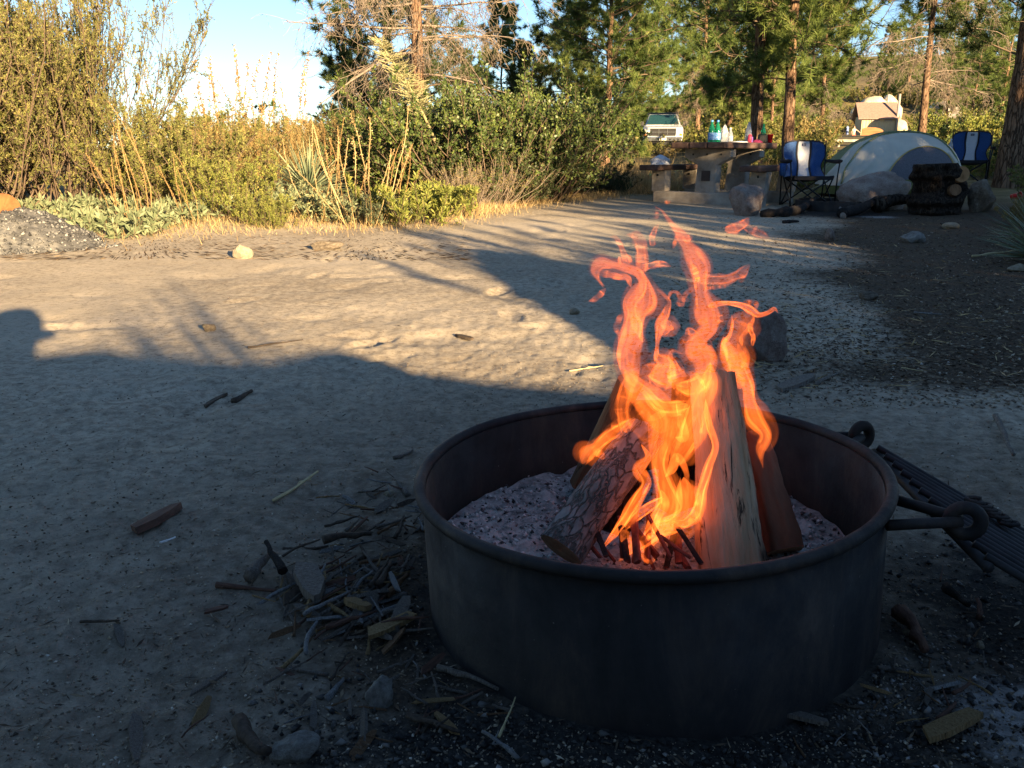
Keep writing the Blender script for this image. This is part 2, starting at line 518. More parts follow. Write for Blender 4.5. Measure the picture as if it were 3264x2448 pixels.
# grate swung off the ring, hanging to the ground
grate = thing('cooking_grate', 'black steel cooking grate of parallel bars swung down to the right of the fire ring', 'grate', (0, 0, 0))
g0 = Vector((0.700, 1.165, 0.185)); g1 = Vector((0.700, 1.565, 0.215))
gd = Vector((0.36, -0.17, -0.185))
M['bar'] = mat2('grate_bar_steel', [(0.3, (0.022, 0.022, 0.024)), (0.7, (0.065, 0.062, 0.064))], 14, 0.6, 0.3, 0.003, metallic=0.35)
for k in range(12):
    t = k / 11
    p = g0.lerp(g1, t)
    MB().tube([p, p + gd * 0.5 + Vector((0, 0, -0.004)), p + gd], 0.0062, 8).build('bar', M['bar'], grate, smooth=True)
for t, nm in ((0.0, 'cross_bar'), (0.98, 'cross_bar')):
    MB().tube([g0 + gd * t + Vector((0, -0.012, -0.014)), g1 + gd * t + Vector((0, 0.012, -0.014))], 0.0085, 8).build(nm, M['bar'], grate, smooth=True)
cw = at(3100, 1590, 1.42)
MB().tube([cw + Vector((0.004 * math.cos(i * 1.3) + 0.011 * math.cos(i * 0.9) + i * 0.0010, 0.011 * math.sin(i * 0.9) - i * 0.0008, -i * 0.0006)) for i in range(54)], 0.0042, 6).build('coil_handle', M['steel'], grate, smooth=True)

# ash bed
M['ash'] = mat2('wood_ash', [(0.30, (0.10, 0.10, 0.095)), (0.45, (0.33, 0.33, 0.31)), (0.60, (0.56, 0.56, 0.52)), (0.75, (0.47, 0.43, 0.36))], 34, 0.95, 0.8, 0.01, bscale=120)
nr_, na_ = 46, 150
rr = np.linspace(0, RR - 0.012, nr_); aa = np.linspace(0, 2 * np.pi, na_, endpoint=False)
Rg, Ag = np.meshgrid(rr, aa, indexing='ij')
X = Rg * np.cos(Ag); Y = Rg * np.sin(Ag)
def ash_h(x, y):
    return 0.094 + 0.035 * fbm(x * 4 + 5, y * 4, 7, 3) + 0.040 * np.maximum(0, fbm(x * 22, y * 22, 9, 3)) + 0.030 * np.maximum(0, fbm(x * 60, y * 60, 4, 2) - 0.05)
Z = ash_h(X, Y)
idx = np.arange(nr_ * na_).reshape(nr_, na_); j2 = (np.arange(na_) + 1) % na_
F = np.stack([idx[:-1], idx[1:], idx[1:][:, j2], idx[:-1][:, j2]], -1).reshape(-1, 4)
ashbed = link('ash_bed', np_mesh('ash_bed', np.stack([X, Y, Z], -1).reshape(-1, 3), F, M['ash'], smooth=True), None, (RING[0], RING[1], 0))
tag(ashbed, 'pale grey and pinkish wood ash filling the fire ring', 'ash', kind='stuff')

def bits_mesh(name, P, size, m, seed=0, flat=0.7, tint=None):
    """many small irregular chunks, one mesh"""
    r = np.random.default_rng(seed)
    n = len(P)
    base = np.array([(1, 0, 0), (-1, 0, 0), (0, 1, 0), (0, -1, 0), (0, 0, 1), (0, 0, -1)], float)
    fac = np.array([(0, 2, 4), (2, 1, 4), (1, 3, 4), (3, 0, 4), (2, 0, 5), (1, 2, 5), (3, 1, 5), (0, 3, 5)])
    V = base[None] * r.uniform(0.5, 1.2, (n, 6, 1)) * np.asarray(size).reshape(-1, 1, 1)
    V[:, :, 2] *= flat
    V += r.normal(0, 0.18, V.shape) * np.asarray(size).reshape(-1, 1, 1)
    a = r.uniform(0, 6.28, n); c, s = np.cos(a), np.sin(a)
    x = V[:, :, 0] * c[:, None] - V[:, :, 1] * s[:, None] * 0.7; y = V[:, :, 0] * s[:, None] + V[:, :, 1] * c[:, None] * 0.7
    V[:, :, 0] = x; V[:, :, 1] = y
    V += np.asarray(P)[:, None]
    Fc = (fac[None] + (np.arange(n) * 6)[:, None, None]).reshape(-1, 3)
    t = np.repeat(r.random(n) if tint is None else tint, 6)
    return np_mesh(name, V.reshape(-1, 3), Fc, m, tint=t)
n = 6500
r0 = np.sqrt(rng.random(n)) * (RR - 0.02); a0 = rng.uniform(0, 6.283, n)
px_, py_ = r0 * np.cos(a0), r0 * np.sin(a0)
P = np.stack([px_, py_, ash_h(px_, py_) + 0.001], -1)
M['ashbit'] = leaf_mat('ash_flakes', [(0.0, (0.03, 0.03, 0.03)), (0.18, (0.12, 0.11, 0.11)), (0.45, (0.44, 0.44, 0.42)), (0.9, (0.74, 0.74, 0.70)), (1.0, (0.48, 0.40, 0.32))], 0, 0.9)
o = link('ash_flakes', bits_mesh('ash_flakes', P, 0.0013 + 0.0065 * rng.random(n) ** 2.4, M['ashbit'], 3), None, (RING[0], RING[1], 0))
tag(o, 'crumbs of white and pink ash over the bed of the fire ring', 'ash', kind='stuff')

# ------------------------------------------------------------------ firewood
M['bark'] = None
def bark_mat(name, stops, sc_=16, bd=0.012, stretch=(1, 1, 0.22), crack=True, ck=0.33):
    m, nt, b, out = new_mat(name)
    vo = N(nt, 'ShaderNodeTexVoronoi', feature='DISTANCE_TO_EDGE'); vo.inputs['Scale'].default_value = sc_ * 2.2
    tc = N(nt, 'ShaderNodeTexCoord'); mp = N(nt, 'ShaderNodeMapping'); mp.inputs['Scale'].default_value = stretch
    wn_ = N(nt, 'ShaderNodeTexNoise'); wn_.inputs['Scale'].default_value = sc_; wn_.inputs['Detail'].default_value = 5
    nt.links.new(tc.outputs['Object'], mp.inputs[0]); nt.links.new(mp.outputs[0], wn_.inputs['Vector'])
    ad = N(nt, 'ShaderNodeMix', data_type='RGBA', blend_type='ADD'); ad.inputs['Factor'].default_value = 0.14
    nt.links.new(mp.outputs[0], ad.inputs['A']); nt.links.new(wn_.outputs['Color'], ad.inputs['B'])
    nt.links.new(ad.outputs['Result'], vo.inputs['Vector'])
    cr = ramp(nt, vo.outputs['Distance'], [(0.0, (0, 0, 0)), (0.05, (0.5, 0.5, 0.5)), (0.13, (1, 1, 1))])
    col = ramp(nt, noise_tex(nt, sc_ * 1.3, 7, 0.7, stretch=stretch), stops)
    x = N(nt, 'ShaderNodeMix', data_type='RGBA'); nt.links.new(cr, x.inputs['Factor'])
    x.inputs['A'].default_value = tuple(c * ck for c in stops[0][1]) + (1,); nt.links.new(col, x.inputs['B'])
    nt.links.new(x.outputs['Result'] if crack else col, b.inputs['Base Color'])
    b.inputs['Roughness'].default_value = 0.9; b.inputs['Specular IOR Level'].default_value = 0.15
    p = bump(nt, b, cr, 0.9 if crack else 0.2, bd)
    bump(nt, b, noise_tex(nt, sc_ * 5, 6, 0.7, stretch=stretch), 0.6, bd * 0.5, p)
    return m
M['oak_bark'] = bark_mat('grey_oak_bark', [(0.30, (0.085, 0.075, 0.065)), (0.5, (0.21, 0.19, 0.17)), (0.68, (0.30, 0.295, 0.275))], 20, 0.007, (1, 1, 0.42), ck=1.5)
M['char_bark'] = bark_mat('charred_bark', [(0.30, (0.012, 0.010, 0.010)), (0.55, (0.035, 0.026, 0.022)), (0.75, (0.10, 0.06, 0.045))], 20, 0.008)
M['red_bark'] = mat2('reddish_inner_bark', [(0.3, (0.11, 0.045, 0.026)), (0.55, (0.21, 0.085, 0.045)), (0.75, (0.30, 0.14, 0.08))], 16, 0.8, 0.5, 0.004, stretch=(1, 1, 0.4))
def split_wood(name, stops, dark=(0.05, 0.03, 0.02), scorch=False):
    m, nt, b, out = new_mat(name)
    f = noise_tex(nt, 34, 7, 0.7, stretch=(1, 1, 0.07), dist=0.5)
    col = ramp(nt, f, stops)
    f2 = noise_tex(nt, 60, 5, 0.7, stretch=(1, 1, 0.11), dist=1.2)
    cr = ramp(nt, f2, [(0.57, (0, 0, 0)), (0.64, (1, 1, 1))])
    x = N(nt, 'ShaderNodeMix', data_type='RGBA'); nt.links.new(cr, x.inputs['Factor']); nt.links.new(col, x.inputs['A']); x.inputs['B'].default_value = (*dark, 1)
    res = x.outputs['Result']
    if scorch:       # the side towards the fire has charred
        tc = N(nt, 'ShaderNodeTexCoord'); sp = N(nt, 'ShaderNodeSeparateXYZ'); nt.links.new(tc.outputs['Object'], sp.inputs[0])
        a = N(nt, 'ShaderNodeMath', operation='MULTIPLY_ADD'); nt.links.new(sp.outputs[0], a.inputs[0]); a.inputs[1].default_value = -9.0; a.inputs[2].default_value = -0.02
        c_ = N(nt, 'ShaderNodeMath', operation='ADD'); nt.links.new(a.outputs[0], c_.inputs[0]); nt.links.new(noise_tex(nt, 22, 6, 0.7, stretch=(1, 1, 0.3)), c_.inputs[1])
        fr = ramp(nt, c_.outputs[0], [(0.74, (0, 0, 0)), (1.0, (1, 1, 1))])
        y = N(nt, 'ShaderNodeMix', data_type='RGBA'); nt.links.new(fr, y.inputs['Factor']); nt.links.new(res, y.inputs['A']); y.inputs['B'].default_value = (0.03, 0.016, 0.011, 1)
        res = y.outputs['Result']
    nt.links.new(res, b.inputs['Base Color'])
    b.inputs['Roughness'].default_value = 0.85; b.inputs['Specular IOR Level'].default_value = 0.2
    p = bump(nt, b, f, 0.9, 0.012)
    bump(nt, b, noise_tex(nt, 150, 4, 0.6, stretch=(1, 1, 0.08)), 0.5, 0.003, p)
    return m
M['pale_split'] = split_wood('pale_split_oak', [(0.28, (0.34, 0.155, 0.075)), (0.42, (0.52, 0.32, 0.175)), (0.6, (0.64, 0.45, 0.29)), (0.75, (0.55, 0.38, 0.24))], scorch=True)
M['brown_split'] = split_wood('brown_split_wood', [(0.3, (0.13, 0.065, 0.035)), (0.55, (0.26, 0.15, 0.08)), (0.75, (0.38, 0.25, 0.14))])
M['grey_wood'] = split_wood('weathered_grey_wood', [(0.3, (0.12, 0.10, 0.085)), (0.55, (0.24, 0.21, 0.18)), (0.75, (0.36, 0.33, 0.29))])
M['tan_wood'] = split_wood('tan_wood', [(0.3, (0.24, 0.15, 0.07)), (0.55, (0.40, 0.27, 0.13)), (0.75, (0.50, 0.37, 0.20))])
M['cut_end'] = mat2('sawn_end_grain', [(0.3, (0.22, 0.12, 0.06)), (0.6, (0.42, 0.27, 0.14)), (0.75, (0.5, 0.36, 0.21))], 30, 0.9, 0.4, 0.003)
M['char_wood'] = mat2('charred_wood', [(0.35, (0.008, 0.007, 0.007)), (0.55, (0.022, 0.018, 0.016)), (0.75, (0.08, 0.05, 0.04))], 30, 0.9, 0.8, 0.006)

def log_mesh(name, L, prof, m, nseg=40, rough=0.004, seed=0, taper=1.0, bend=0.0, freq=40):
    """log along +z; prof: closed cross-section polygon (metres), resampled and roughened"""
    prof = np.array(prof, float)
    q = np.concatenate([prof, prof[:1]])
    seg = np.hypot(*np.diff(q, axis=0).T); cum = np.concatenate([[0], np.cumsum(seg)])
    n = 44
    u = np.linspace(0, cum[-1], n, endpoint=False)
    px = np.interp(u, cum, q[:, 0]); py = np.interp(u, cum, q[:, 1])
    for _ in range(1):
        px = (np.roll(px, 1) + 2 * px + np.roll(px, -1)) / 4; py = (np.roll(py, 1) + 2 * py + np.roll(py, -1)) / 4
    z = np.linspace(0, L, nseg)
    Zg, U = np.meshgrid(z, np.arange(n), indexing='ij')
    s = 1 + (taper - 1) * Zg / L
    rad = np.hypot(px, py)[None] * s
    nz = fbm(U * 0.5 + seed * 7.3, Zg * freq, seed, 4, 0.65)
    nz[:, -1] = nz[:, -1] * 0.5 + nz[:, 0] * 0.5
    f = (rad + 2 * rough * nz) / np.maximum(rad, 1e-5)
    bx = bend * np.sin(np.pi * Zg / L) + 0.15 * rough * fbm(Zg * 9, Zg * 0 + seed, 3, 2) * 20
    X = px[None] * s * f + bx; Y = py[None] * s * f
    # ragged ends
    Z = Zg + np.where(Zg > L * 0.97, 0.008 * fbm(px[None] * 60 + seed, py[None] * 60, seed + 4, 2), 0)
    V = np.stack([X, Y, Z], -1).reshape(-1, 3)
    idx = np.arange(nseg * n).reshape(nseg, n); j2 = (np.arange(n) + 1) % n
    F = np.stack([idx[:-1], idx[:-1][:, j2], idx[1:][:, j2], idx[1:]], -1).reshape(-1, 4)
    me = np_mesh(name, V, F, m, smooth=True)
    ends = []
    for e, row in ((0, 0), (1, nseg - 1)):
        ringv = V[row * n:(row + 1) * n]; c = ringv.mean(0)
        mid = c + (ringv - c) * 0.5
        mid[:, 2] += 0.004 * fbm(mid[:, 0] * 80 + seed, mid[:, 1] * 80, seed, 2)
        W = np.concatenate([ringv, mid, c[None]])
        j = np.arange(n); jj = (j + 1) % n
        Fq = np.stack([j, jj, n + jj, n + j], -1)
        Ft = np.stack([n + j, n + jj, np.full(n, 2 * n), np.full(n, 2 * n)], -1)
        ends.append((W, Fq, Ft))
    return me, ends

def place_log(name, label, p0, p1, prof, m, spin=0.0, endm=None, parent=None, cat='firewood', group='logs stacked in the fire', **kw):
    p0, p1 = Vector(p0), Vector(p1)
    L = (p1 - p0).length
    me, ends = log_mesh(name, L, prof, m, **kw)
    o = link(name, me, parent)
    q = (p1 - p0).to_track_quat('Z', 'Y') @ Matrix.Rotation(spin, 4, 'Z').to_quaternion()
    o.rotation_mode = 'QUATERNION'; o.rotation_quaternion = q
    o.location = p0
    if parent is None: tag(o, label, cat, group)
    for W, Fq, Ft in ends:
        V_ = [tuple(v) for v in W]
        fs = [tuple(f) for f in Fq] + [tuple(f[:3]) for f in Ft]
        me2 = bpy.data.meshes.new('cut_end'); me2.from_pydata(V_, [], fs); me2.materials.append(endm or M['cut_end']); me2.update()
        link('cut_end', me2, o)
    return o
def circ(r, n=16, ex=1.0): return [(r * math.cos(2 * math.pi * i / n), r * ex * math.sin(2 * math.pi * i / n)) for i in range(n)]
def wedge(w, d, a=0.25): return [(-w, -d * 0.9), (-w * 0.3, -d), (w * 0.5, -d * 0.97), (w, -d * 0.8), (w * 0.92, 0), (w * 0.6, d * 0.7), (0, d), (-w * 0.6, d * 0.8), (-w * 0.95, d * 0.2)]

place_log('bark_log', 'grey bark covered log leaning in from the left side of the fire', at(1785, 1752, 1.29), at(2055, 1375, 1.43), circ(0.040, 18, 0.95), M['oak_bark'], rough=0.0035, seed=2, taper=0.93)
place_log('split_log', 'pale split log with reddish streaks standing on the right of the fire', at(2350, 1830, 1.285), at(2283, 1190, 1.42), wedge(0.060, 0.030), M['pale_split'], spin=R_(0), rough=0.0045, seed=5, taper=0.62, freq=18)
place_log('rounded_red_log', 'reddish brown rounded log end leaning behind the pale split log', at(2505, 1755, 1.34), at(2400, 1380, 1.47), [(-0.034, -0.020), (-0.012, -0.030), (0.020, -0.027), (0.036, -0.008), (0.030, 0.018), (0.0, 0.028), (-0.028, 0.016)], M['red_bark'], rough=0.005, seed=8, taper=0.75, freq=18)
place_log('brown_split_log', 'thin brown split log leaning at the far left of the fire', at(1850, 1540, 1.60), at(2008, 1215, 1.465), wedge(0.024, 0.022), M['brown_split'], spin=R_(30), rough=0.002, seed=11, freq=14)
place_log('charred_log', 'dark charred split log upright behind the flames', at(2160, 1600, 1.50), at(2215, 1215, 1.475), wedge(0.055, 0.030), M['char_bark'], spin=R_(8), rough=0.004, seed=14, endm=M['char_wood'])
place_log('small_charred_log', 'short charred log between the bark log and the flames', at(1960, 1700, 1.36), at(2080, 1300, 1.46), circ(0.026, 14), M['char_bark'], rough=0.004, seed=17, endm=M['char_wood'])
M['ember'] = mat2('reddish_kindling', [(0.35, (0.05, 0.015, 0.012)), (0.55, (0.22, 0.06, 0.04)), (0.75, (0.45, 0.22, 0.15))], 30, 0.85, 0.4, 0.004)
for k in range(16):
    px = 1915 + k * 21 + random.uniform(-10, 10); py = random.uniform(1770, 1815)
    p = at(px, py, 1.235 + random.uniform(0, 0.06))
    q = p + Vector((random.uniform(-0.05, 0.03), random.uniform(0.03, 0.10), random.uniform(0.015, 0.075)))
    w = random.uniform(0.0035, 0.008)
    place_log('kindling_stick', 'thin scorched kindling stick at the foot of the flames', p, q, wedge(w, w * 0.6), M['ember'] if random.random() < 0.6 else M['char_wood'], spin=random.uniform(0, 3), rough=0.001, seed=k, nseg=8, endm=M['ember'], group='kindling under the flames')

# ------------------------------------------------------------------ flames
def flame_mat():
    """thin burning gas: light adds up along the sight line, nothing is hidden behind it"""
    m, nt, b, out = new_mat('flame')
    nt.nodes.remove(b)
    L = nt.links
    def att(n): return N(nt, 'ShaderNodeAttribute', attribute_name=n).outputs['Fac']
    def mth(op, a, c, clamp=False):
        x = N(nt, 'ShaderNodeMath', operation=op); x.use_clamp = clamp
        for k, v in enumerate((a, c)):
            if isinstance(v, (int, float)): x.inputs[k].default_value = v
            else: L.new(v, x.inputs[k])
        return x.outputs[0]
    col = ramp(nt, att('heat'), [(0.0, (1.0, 0.160, 0.020)), (0.4, (1.0, 0.185, 0.014)), (0.75, (1.0, 0.215, 0.012)), (1.0, (1.0, 0.26, 0.012))])
    lw = N(nt, 'ShaderNodeLayerWeight'); lw.inputs['Blend'].default_value = 0.5
    thick = mth('POWER', mth('SUBTRACT', 1.0, lw.outputs['Facing']), 1.25)      # chord through the gas
    cx = N(nt, 'ShaderNodeCombineXYZ'); L.new(att('lat'), cx.inputs[0]); L.new(att('arc'), cx.inputs[1]); L.new(att('seed'), cx.inputs[2])
    n1 = N(nt, 'ShaderNodeTexNoise'); n1.inputs['Scale'].default_value = 1.0; n1.inputs['Detail'].default_value = 3; n1.inputs['Distortion'].default_value = 0.6
    L.new(cx.outputs[0], n1.inputs['Vector'])
    fil = ramp(nt, n1.outputs['Fac'], [(0.30, (0.24, 0.24, 0.24)), (0.50, (0.48, 0.48, 0.48)), (0.61, (0.95, 0.95, 0.95)), (0.74, (0.42, 0.42, 0.42))])
    s = mth('MULTIPLY', mth('MULTIPLY', thick, fil), att('dens'))
    em = N(nt, 'ShaderNodeEmission'); L.new(col, em.inputs[0]); L.new(s, em.inputs[1])
    tr = N(nt, 'ShaderNodeBsdfTransparent')
    ad = N(nt, 'ShaderNodeAddShader'); L.new(em.outputs[0], ad.inputs[0]); L.new(tr.outputs[0], ad.inputs[1])
    L.new(ad.outputs[0], out.inputs[0])
    return m
M['flame'] = flame_mat()
M['flame'].cycles.emission_sampling = 'NONE'
fire = thing('campfire_flames', 'leaping translucent orange flames rising from the logs in the fire ring', 'flames', (RING[0], RING[1], 0.1))
def crv(pts, n):
    P = np.array(pts, float); k = len(P)
    t = np.concatenate([[0], np.cumsum(np.maximum(1e-3, np.hypot(*np.diff(P[:, :2], axis=0).T)))]); t /= t[-1]
    u = np.linspace(0, 1, n)
    out = np.zeros((n, P.shape[1]))
    for c in range(P.shape[1]):
        mtan = np.gradient(P[:, c], t)
        i = np.clip(np.searchsorted(t, u, 'right') - 1, 0, k - 2)
        h = t[i + 1] - t[i]; s = (u - t[i]) / h
        out[:, c] = (2 * s**3 - 3 * s**2 + 1) * P[i, c] + (s**3 - 2 * s**2 + s) * h * mtan[i] + (-2 * s**3 + 3 * s**2) * P[i + 1, c] + (s**3 - s**2) * h * mtan[i + 1]
    return out
fl_no = [0]
def tongue(pts, depth, crop, dens=1.0, flat=0.55, lean=0.0, open0=False, open1=False):
    """flame tongue: centre line and half width; an elliptical, twisting, tapering tube at its own depth"""
    ox, oy, s = ((1750, 640, 2.765) if crop == 1 else (1700, 1100, 2.212))
    fl_no[0] += 1; sd = fl_no[0]
    C = crv(pts, 54); n = 20
    px = ox + C[:, 0] / s; py = oy + C[:, 1] / s; w = np.maximum(C[:, 2], 2.0) / s
    u = np.linspace(0, 1, 54)
    if not open1: w = w * np.clip((1 - u) / 0.18, 0.0, 1) ** 0.6
    if not open0: w = w * np.clip(u / 0.12, 0.0, 1) ** 0.6
    w = np.maximum(w, 0.35)
    dd = depth + lean * u + 0.018 * np.sin(u * 6 + sd) + 0.03 * (vnoise(u * 5, 0 * u, sd) - 0.5)
    V = []; heat = []; lat = []; arcl = []
    cen = np.array([tuple(at(a, b_, d_)) for a, b_, d_ in zip(px, py, dd)])
    wm = w / FPX * 1.45 * 1.15
    al = np.concatenate([[0], np.cumsum(np.linalg.norm(np.diff(cen, axis=0), axis=1))])
    tan = np.gradient(cen, axis=0); tan /= np.maximum(1e-6, np.linalg.norm(tan, axis=1))[:, None]
    view = cen - np.array([0, 0, CAM_H]); view /= np.linalg.norm(view, axis=1)[:, None]
    side = np.cross(tan, view); sl = np.linalg.norm(side, axis=1)[:, None]; side /= np.maximum(sl, 1e-5)
    dep = np.cross(side, tan)
    aa = np.linspace(0, 2 * np.pi, n, endpoint=False)
    tw = 0.35 * np.sin(u * 5 + sd * 1.7)
    for i in range(54):
        a = aa
        rr = 1 + 0.30 * (vnoise(np.cos(a) * 1.3 + sd, u[i] * 9 + np.sin(a) * 1.3, sd) - 0.5) * 2
        ca, sa = np.cos(a), np.sin(a)
        sx = ca * math.cos(tw[i]) - flat * sa * math.sin(tw[i]); sy = ca * math.sin(tw[i]) + flat * sa * math.cos(tw[i])
        V.append(cen[i] + wm[i] * rr[:, None] * (side[i] * sx[:, None] + dep[i] * sy[:, None]))
        heat.append(np.full(n, np.clip((py[i] - 700) / 1000, 0, 1)))
        lat.append(sx * wm[i] * 75 + sa * 0.8); arcl.append(np.full(n, al[i] * 14))
    V = np.concatenate(V) - np.array([RING[0], RING[1], 0.1])
    ht = np.concatenate(heat)
    idx = np.arange(54 * n).reshape(54, n); j2 = (np.arange(n) + 1) % n
    F = np.stack([idx[:-1], idx[:-1][:, j2], idx[1:][:, j2], idx[1:]], -1).reshape(-1, 4)
    dn = dens * (0.45 + 0.45 * ht) * np.repeat(0.35 + 0.65 * np.clip((1 - u) / 0.30, 0, 1), n)
    link('flame_tongue', np_mesh('flame_tongue', V, F, M['flame'], smooth=True, attrs=dict(heat=ht, dens=dn, lat=np.concatenate(lat), arc=np.concatenate(arcl), seed=np.full(len(ht), sd * 3.7))), fire)

FD = 1.40
T1 = [
 ([(760, 1640, 90), (700, 1480, 85), (690, 1330, 95), (720, 1200, 95), (740, 1090, 70), (730, 1000, 55), (720, 900, 55), (780, 800, 60), (830, 700, 30), (815, 600, 14)], FD, 0.9),
 ([(830, 1250, 20), (790, 1120, 45), (790, 1000, 70), (850, 900, 105), (850, 800, 85), (830, 700, 45), (780, 640, 40), (680, 600, 38), (560, 565, 32), (450, 560, 55), (405, 620, 45), (430, 690, 18), (480, 765, 16)], FD + 0.02, 0.8),
 ([(500, 770, 18), (450, 830, 22), (400, 870, 20), (345, 885, 10)], FD + 0.02, 1.0),
 ([(725, 765, 10), (695, 690, 22), (610, 670, 26), (520, 650, 28), (430, 640, 22)], FD + 0.01, 1.1),
 ([(830, 640, 40), (815, 560, 50), (815, 460, 48), (795, 370, 48), (760, 310, 40), (680, 295, 16)], FD + 0.04, 0.9),
 ([(820, 590, 35), (890, 575, 30), (960, 555, 28), (1020, 560, 22), (1075, 582, 8)], FD + 0.05, 0.9),
 ([(690, 530, 40), (655, 450, 22), (620, 370, 20), (580, 320, 16), (535, 315, 8)], FD + 0.03, 0.8),
 ([(600, 530, 25), (680, 520, 35), (750, 500, 28)], FD + 0.0, 0.7),
 ([(930, 1420, 30), (950, 1300, 16), (965, 1180, 22), (985, 1090, 40), (1030, 980, 30), (1055, 880, 16), (1010, 830, 18), (945, 775, 10)], FD - 0.02, 0.8),
 ([(1060, 1060, 35), (1040, 1100, 60), (1030, 1150, 25), (990, 1190, 10)], FD, 0.7),
 ([(1050, 870, 14), (1075, 810, 12), (1130, 810, 14), (1160, 850, 24), (1230, 800, 22), (1310, 750, 14)], FD - 0.03, 0.6),
 ([(1150, 930, 30), (1160, 880, 30), (1240, 870, 18)], FD, 0.5),
 ([(960, 1640, 110), (1010, 1500, 95), (1000, 1420, 70), (950, 1360, 30), (945, 1280, 10)], FD + 0.03, 0.75),
 ([(1160, 1640, 80), (1110, 1520, 70), (1090, 1420, 30), (1070, 1380, 25), (1080, 1330, 14), (1180, 1350, 10)], FD + 0.02, 0.7),
 ([(1340, 1660, 105), (1370, 1500, 80), (1370, 1390, 85), (1310, 1290, 90), (1330, 1210, 60), (1400, 1130, 65), (1400, 1020, 90), (1370, 920, 85), (1345, 820, 55), (1330, 720, 55), (1330, 600, 70), (1270, 480, 60), (1215, 390, 38), (1180, 320, 45), (1110, 240, 28), (1040, 150, 22), (985, 80, 16), (940, 55, 8)], FD + 0.0, 0.85),
 ([(1200, 350, 40), (1240, 325, 20), (1275, 320, 6)], FD, 1.0),
 ([(1090, 420, 12), (1115, 350, 16), (1130, 280, 16)], FD, 0.8),
 ([(1310, 720, 22), (1290, 620, 20), (1265, 560, 14)], FD - 0.03, 1.8),
 ([(1330, 700, 50), (1440, 690, 42), (1560, 690, 45), (1650, 660, 38), (1700, 640, 45), (1770, 560, 8)], FD + 0.05, 0.6),
 ([(1370, 770, 20), (1480, 760, 18), (1590, 750, 12)], FD + 0.05, 0.5),
 ([(1690, 720, 22), (1710, 650, 30), (1745, 600, 14)], FD + 0.05, 0.5),
 ([(1400, 930, 40), (1480, 910, 22), (1600, 905, 18), (1700, 925, 22), (1780, 960, 34), (1850, 1005, 22), (1930, 985, 16), (1990, 950, 24), (2020, 990, 10)], FD - 0.02, 1.3),
 ([(1700, 905, 16), (1760, 890, 22), (1820, 900, 18), (1830, 960, 12)], FD, 0.6),
 ([(1480, 1090, 10), (1510, 1050, 22), (1490, 970, 14)], FD - 0.02, 0.6),
 ([(1300, 950, 14), (1300, 1010, 16), (1350, 1070, 16), (1400, 1060, 12)], FD - 0.04, 0.8),
 ([(1690, 1660, 95), (1640, 1500, 75), (1660, 1400, 95), (1620, 1280, 100), (1660, 1190, 75), (1700, 1100, 100), (1740, 1020, 95), (1700, 970, 60)], FD + 0.10, 0.65),
 ([(1570, 1430, 10), (1560, 1330, 16), (1540, 1260, 18), (1590, 1190, 16), (1615, 1100, 14), (1610, 1000, 14)], FD + 0.06, 1.1),
 ([(1700, 1480, 14), (1715, 1390, 22), (1680, 1310, 18), (1660, 1250, 12)], FD + 0.05, 1.0),
 ([(1790, 1280, 12), (1800, 1200, 20), (1770, 1120, 22), (1790, 1050, 30)], FD + 0.08, 0.9),
 ([(1550, 260, 30), (1640, 245, 42), (1710, 205, 34), (1765, 150, 14)], FD + 0.0, 0.75),
 ([(1720, 215, 30), (1800, 265, 34), (1880, 305, 30), (1945, 330, 14)], FD + 0.0, 0.5),
 ([(915, 400, 30), (905, 330, 26), (935, 260, 20), (965, 200, 10)], FD + 0.02, 0.65),
 ([(945, 160, 26), (950, 110, 18), (940, 45, 8)], FD + 0.02, 0.6),
 ([(1020, 18, 10), (1045, 10, 18), (1070, 16, 8)], FD + 0.02, 0.6),
 ([(610, 1190, 10), (590, 1110, 26), (625, 1030, 22), (660, 980, 10)], FD + 0.02, 0.8),
 ([(1200, 1180, 10), (1230, 1150, 30), (1290, 1170, 24), (1220, 1220, 22), (1150, 1260, 14)], FD + 0.01, 0.5),
]
def strands(T, crop, k0):
    r = random.Random(crop)
    for pts, d, dn in T:
        tongue(pts, d, crop, dn * k0)
        if max(q[2] for q in pts) >= 55: tongue([(q[0] + r.uniform(-12, 12), q[1], q[2] * 1.45 + 8) for q in pts], d + 0.02, crop, dn * k0 * 0.34, flat=0.8)
        if max(q[2] for q in pts) < 30 or len(pts) < 4: continue
        for sg in (-1, 1):
            P = []
            for i, q in enumerate(pts):
                a, b_ = pts[max(0, i - 1)], pts[min(len(pts) - 1, i + 1)]
                tx, ty = b_[0] - a[0], b_[1] - a[1]; ln = math.hypot(tx, ty) + 1e-6
                o_ = sg * q[2] * r.uniform(0.55, 0.95)
                P.append((q[0] - ty / ln * o_, q[1] + tx / ln * o_, max(5, q[2] * r.uniform(0.10, 0.22))))
            i0 = r.randint(0, max(0, len(P) - 5)); i1 = min(len(P), i0 + r.randint(4, 7))
            tongue(P[i0:i1], d + r.uniform(-0.03, 0.03), crop, dn * k0 * 1.1)
strands(T1, 1, 0.35)
